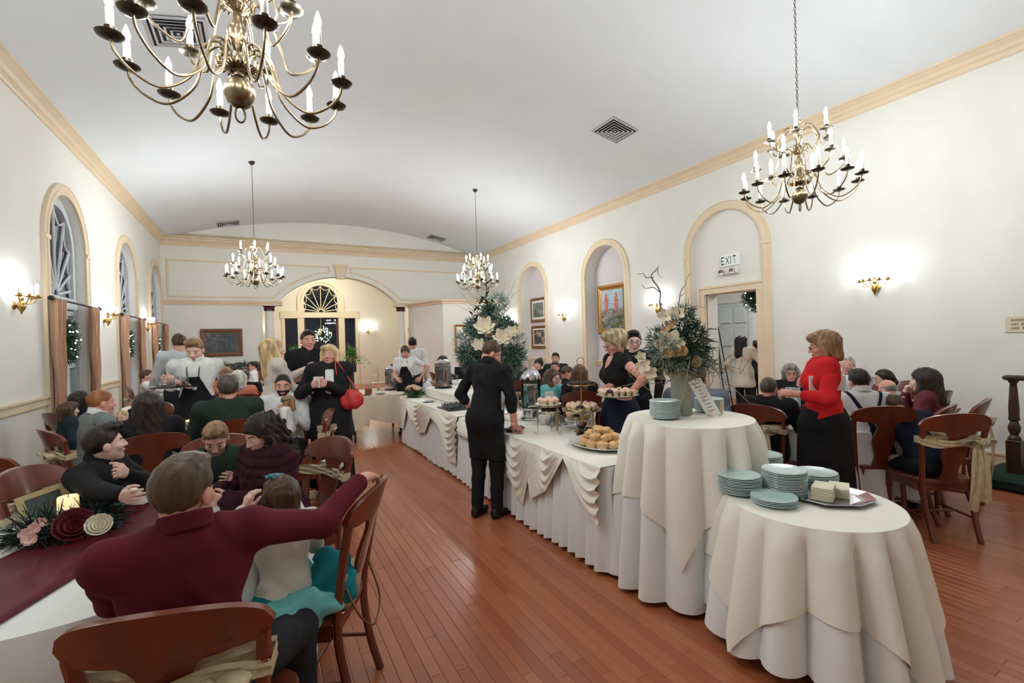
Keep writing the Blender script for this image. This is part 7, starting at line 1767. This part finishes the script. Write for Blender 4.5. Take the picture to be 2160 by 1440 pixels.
q = W(646, 792, 5.62); t = thing('milkshake_glass', 'footed glass of creamy brown drink held by the man in the polo', 'drink', q[:3]); mb = MB(); mb.lathe([(.03, -.10), (.006, -.09), (.006, -.06), (.025, -.04), (.034, .06)], n=16); mb.build('glass_body', M_GLASS, t)
mb = MB(); mb.lathe([(.02, -.038), (.03, .04), (0, .045)], n=14); mb.build('drink', mat('milk_coffee', srgb(176, 130, 100), .4), t); mb = MB(); mb.ball((0, 0, .055), (.03, .03, .025), 12, 7); mb.build('whipped_cream', M_FROST, t)
q = W(672, 806, 4.9); mb = MB(); mb.rbox((-.055, -.004, -.06), (.055, .004, .06), .002); solo(mb, 'napkin', M_PAPER, q[:3], 'white folded napkin held by the woman in the black jacket', 'napkin', rz=math.radians(-32), smooth=False)
M_BAG = mat('red_leather', srgb(206, 56, 58), .45, var=.1, scale=20); q = W(738, 836, 5.12); t = thing('shoulder_bag', 'coral red shoulder bag hanging from the arm of the laughing woman', 'handbag', q[:3], math.radians(-30))
f = lambda p: smin(ell(p, (0, 0, -.02), (.15, .05, .10)), ell(p, (0, 0, -.08), (.13, .055, .06)), .05)-.004*np.sin(p[:, 0]*60+p[:, 2]*20)
V, F = surf(f, (-.2, -.1, -.2), (.2, .1, .12), .01); link('bag_body', mesh_np('bag_body', V, F, M_BAG), t)
mb = MB(); sp_ = W(709, 770, 5.12); d = np.array(sp_[:3])-np.array(q[:3]); d = np.array((rotz(math.radians(30)) @ Vector(d))[:]); mb.tube(smooth_path([(-.11, 0, .03), d*.5+np.array([-.04, -.05, 0]), d+np.array([0, 0, .04]), d*.5+np.array([.06, .05, 0]), (.11, 0, .03)], 6), .008, 6); mb.build('strap', M_BAG, t)
q = W(1745, 808, 3.70); mb = MB(); mb.rbox((-.135, -.006, -.06), (.135, .006, .06), .003); solo(mb, 'folder', M_PAPER, q[:3], 'white papers tucked under the arm of the woman in red', 'papers', rz=math.radians(-36), smooth=False)
# ------------------------------------------------------------------ centrepiece and papers on the runner table
z0 = .762; q = fl(150, 1098, z0); CX, CY = -.86, 3.06
t = thing('centrepiece', 'centrepiece of fir, a burgundy peony and cream roses on the runner', 'centrepiece', (CX, CY, z0))
mb = MB()
for i in range(18): a = i*.35; needles(mb, (.13*math.cos(a), .10*math.sin(a), .03), (.09, .08, .035), 70, r, (.06, .12), .004)
mb.build('fir_sprigs', mat('deep_fir', srgb(34, 52, 44), .6, var=.4, scale=16), t, smooth=False)
mb = MB()
for _ in range(44): a = r.uniform(0, 6.28); R_ = r.uniform(.08, .2); leaf(mb, (R_*math.cos(a), R_*.8*math.sin(a), r.uniform(.02, .09)), (math.cos(a), math.sin(a), r.uniform(-.1, .5)), upv, r.uniform(.06, .1), .022)
mb.build('foliage', mat('dark_leaf', srgb(40, 62, 56), .4, var=.3, scale=12), t)
def cflower(px, py, R, nm, m, n=8, ly=3, D=None, wide=.5, cup=.5):
    c = fl(px, py, z0+.09)-np.array([CX, CY, z0]); mb = MB(); nn = nrm(EYE-np.array([CX, CY, z0])); flower(mb, c, nn+np.array([0, 0, .5]), R, n, 0, ly, wide, cup, False); mb.build(nm, m, t)
cflower(156, 1112, .075, 'peony', mat('burgundy_petal', srgb(92, 20, 32), .5, var=.25, scale=20), 9, 4); cflower(208, 1110, .05, 'cream_rose', M_CREAMF, 7, 4)
for p_ in ((55, 1128), (70, 1118), (62, 1140), (84, 1105)): cflower(*p_, .026, 'pink_blossom', mat('pink_petal', srgb(236, 190, 184), .6), 5, 2)
q = fl(150, 1092, z0+.05); t2 = thing('pillar_candle', 'glowing cream pillar candle in the centrepiece on the runner table', 'candle', (CX-.03, CY+.12, z0))
mb = MB(); mb.lathe([(.042, .0), (.042, .145), (.04, .15), (.036, .143), (0, .135)], n=22); mb.build('wax', mat('glowing_wax', srgb(250, 226, 170), .5, emit=(1, .78, .42), estr=.7), t2); mb = MB(); mb.tube([(0, 0, .13), (.002, 0, .16)], .002, 5); mb.build('wick', M_BLACKP, t2)
q = fl(125, 1092, z0); t = thing('photo_card', 'small tan framed picture card leaning on the centrepiece', 'picture card', (-1.0, 3.34, z0), math.radians(25))
Mc = Matrix.Translation((0, 0, 0)) @ Matrix.Rotation(math.radians(-18), 4, 'X') @ Matrix.Rotation(math.radians(-12), 4, 'Y')
for (x0, z0_, x1, z1_) in ((-.1, 0, .1, .028), (-.1, .142, .1, .17), (-.1, .028, -.07, .142), (.07, .028, .1, .142)): mb = MB(); mb.box((x0, -.004, z0_), (x1, .004, z1_), M=Mc); mb.build('frame_side', mat('kraft_card', srgb(196, 176, 132), .7), t, smooth=False)
mb = MB(); mb.box((-.07, -.001, .028), (.07, .002, .142), M=Mc); mb.build('picture', mat_painting('dark_photo', [(0, (.02, .03, .03)), (.5, (.07, .09, .09)), (1, (.2, .2, .17))], 18), t, smooth=False)
q = fl(287, 1056, .762); mb = MB()
for k in range(3): mb.box((-.10, -.07, .003*k), (.10, .07, .003*k+.0022), M=rotz(.1*k))
solo(mb, 'booklet', M_PAPER, (q[0], q[1], .762), 'white folded booklet on the far end of the runner', 'booklet', rz=math.radians(-28), smooth=False)
# ------------------------------------------------------------------ settings on the other guest tables
def small_centre(x, y, z, lab, seed):
    rr = random.Random(seed); t = thing('centrepiece', 'small fir and flower centrepiece on the '+lab, 'centrepiece', (x, y, z)); mb = MB(); needles(mb, (0, 0, .03), (.16, .14, .04), 260, rr, (.05, .1), .005); mb.build('fir_sprigs', M_GREEN, t, smooth=False)
    for k in range(3): a = k*2.1+seed; mb = MB(); flower(mb, (.07*math.cos(a), .07*math.sin(a), .08), (math.cos(a), math.sin(a), 1), .05, 7, 0, 3, .5, .5, False); mb.build('rose', (MATS['burgundy_petal'], M_CREAMF, MATS['peach_petal'])[k], t)
    t2 = thing('pillar_candle', 'glowing pillar candle on the '+lab, 'candle', (x+.02, y+.19, z)); mb = MB(); mb.lathe([(.04, 0), (.04, .13), (.03, .125), (0, .12)], n=16); mb.build('wax', MATS['glowing_wax'], t2); mb = MB(); mb.tube([(0, 0, .12), (0, 0, .14)], .002, 4); mb.build('wick', M_BLACKP, t2)
for k, (p_, R_, lab) in enumerate(TABLES):
    small_centre(p_[0], p_[1], .744, lab, 50+k)
    for i, (a, b) in enumerate(ring_pts(R_*.68, 7, .3*k)):
        solo(dish(.095), 'dessert_plate', M_CHINA, (p_[0]+a, p_[1]+b, .744), 'white dessert plate on the '+lab, 'plate', 'dessert plates on the '+lab)
        a2, b2 = R_*.5*math.cos(.3*k+6.283*(i+.5)/7), R_*.5*math.sin(.3*k+6.283*(i+.5)/7); mb = MB(); mb.lathe([(.026, 0), (.004, .006), (.004, .06), (.03, .09), (.034, .14), (.032, .14), (.026, .092), (0, .075)], n=14); solo(mb, 'goblet', M_GLASS, (p_[0]+a2, p_[1]+b2, .744), 'stemmed water goblet on the '+lab, 'glass', 'goblets on the '+lab)
# plates on the side table
for k in range(5): o = link('plate', PLT2, None, (4.05, 4.25, .802+k*.0078)); tag(o, 'used plate stacked on the dark side table', 'plate', 'used plates on the side table')
# ------------------------------------------------------------------ ferns, easel, coats, purse
def fern(x, y, lab, seed):
    rr = random.Random(seed); st_ = thing('plant_stand', 'tall dark pedestal under the '+lab, 'plant stand', (x, y, 0)); mb = MB(); mb.lathe([(.2, 0), (.2, .03), (.1, .06), (.07, .1), (.06, .8), (.1, .92), (.18, .95), (.18, .98)], n=18); mb.build('pedestal', M_BLACKP, st_)
    t = thing('potted_fern', 'bushy bright green '+lab, 'fern', (x, y, .98)); mb = MB(); mb.lathe([(.12, 0), (.16, .2), (.17, .24), (.15, .24), (.13, .2), (0, .2)], n=18); mb.build('pot', mat('brown_pot', srgb(104, 82, 66), .6), t)
    mb = MB()
    for k in range(170):
        a = rr.uniform(0, 6.28); e = rr.uniform(.3, 1.4); L = rr.uniform(.45, .75); d = np.array([math.cos(a)*math.cos(e), math.sin(a)*math.cos(e), math.sin(e)])
        pts = [np.array([0, 0, .22])+d*L*u+np.array([0, 0, -.75*L*u*u*math.cos(e)**.5]) for u in np.linspace(0, 1, 7)]
        sd = np.cross(d, upv); sd /= max(np.linalg.norm(sd), 1e-6)
        for j in range(1, 7):
            w = .085*(1-j/8.5)
            for s in (-1, 1): c = pts[j]; mb.add([c, c+sd*s*w+(pts[j]-pts[j-1])*.5, c+(pts[j]-pts[j-1])*.45], [(0, 1, 2)])
    mb.build('fronds', M_FERN, t, smooth=False)['kind'] = 'stuff'
f1 = ony(622, 765, 16.8); f2 = ony(742, 765, 16.8)
fern(f1[0], 16.8, 'fern beside the column with the blonde woman before it', 1); fern(f2[0], 16.8, 'fern between the entrance and the alcove side wall', 2)
q = onx(1508, 750, 8.35); t = thing('easel_sign', 'black easel board standing inside the exit doorway', 'easel sign', (8.3, 6.25, 0), math.radians(52))
mb = MB(); mb.box((-.3, -.012, .85), (.3, .012, 1.75), M=Matrix.Rotation(-.12, 4, 'X')); mb.build('board', M_BLACKP, t, smooth=False)
for x in (-.25, .25): mb = MB(); mb.tube([(x, -.12, 0), (x*.6, .12, 1.8)], .012, 6); mb.build('leg', M_WOODD, t)
mb = MB(); mb.tube([(0, .5, 0), (0, .13, 1.7)], .012, 6); mb.build('leg', M_WOODD, t)
# purse, teal and aqua jackets on the girl's chair
q = np.array([.33, 2.30, .47]); t = thing('sequin_purse', 'small glittery gold purse upright against the chair back', 'handbag', (.335, 2.25, .462), math.radians(62))
f = lambda p: smax(ell(p, (0, 0, .10), (.12, .035, .13)), p[:, 2]-.16, .01); V, F = surf(lambda p: smax(f(p), -p[:, 2], .01), (-.16, -.08, -.02), (.16, .08, .2), .008)
link('purse_body', mesh_np('purse_body', V, F, mat('sequins', srgb(176, 166, 134), .3, .6, var=.5, scale=160, bump=.8, bscale=200)), t)
mb = MB(); mb.tube(smooth_path([(-.1, 0, .15), (-.14, -.08, .02), (-.05, -.12, -.08), (.08, -.11, -.02), (.1, -.05, .15)], 6), .005, 6); mb.build('strap', mat('bronze_strap', srgb(120, 90, 60), .4, .5), t)
def coat_lump(name, m, loc, rads, label, rz=0, seed=1):
    sd = seed
    def f(p):
        d = 1e3
        for k, (c, r_) in enumerate(rads): e = ell(p, c, r_); d = e if k == 0 else smin(d, e, .06)
        d = d-.018*np.sin(p[:, 0]*34+sd+4*np.sin(p[:, 2]*17))*np.sin(p[:, 1]*27+p[:, 2]*14); return smax(d, -p[:, 2], .01)
    V, F = surf(f, (-.4, -.4, -.02), (.4, .4, .5), .011); o = link(name, mesh_np(name, V, F, m), None, loc); o.rotation_euler = (0, 0, rz); return tag(o, label, 'jacket')
coat_lump('folded_jacket', C_TEAL, (.26, 2.28, .468), [((0, 0, .08), (.10, .15, .09)), ((.02, .03, .16), (.06, .12, .06))], 'teal jacket bunched beside the glittery purse', .4)
coat_lump('folded_jacket', C_AQUA, (.13, 2.16, .468), [((0, 0, .06), (.17, .11, .07)), ((-.1, .02, .05), (.1, .1, .06))], 'aqua jacket spread beside the man in maroon', .3, 4)
coat_lump('draped_coat', C_NAVY, (-1.28, 6.75, .46), [((0, 0, .28), (.16, .12, .26)), ((0, 0, .1), (.2, .16, .14))], 'navy coat hung over a chair past the grey sweater man', .2, 6)
chair(-1.28, 6.80, 250, 'cherry dining chair draped with the navy coat')
chair(-1.52, 4.62, 60, 'empty cherry dining chair with gold sash behind the boy in black')
chair(-1.95, 5.75, 20, 'empty cherry dining chair close to the window wall')
chair(-1.42, 3.15, 8, 'cherry dining chair with gold sash pulled up to the runner table')
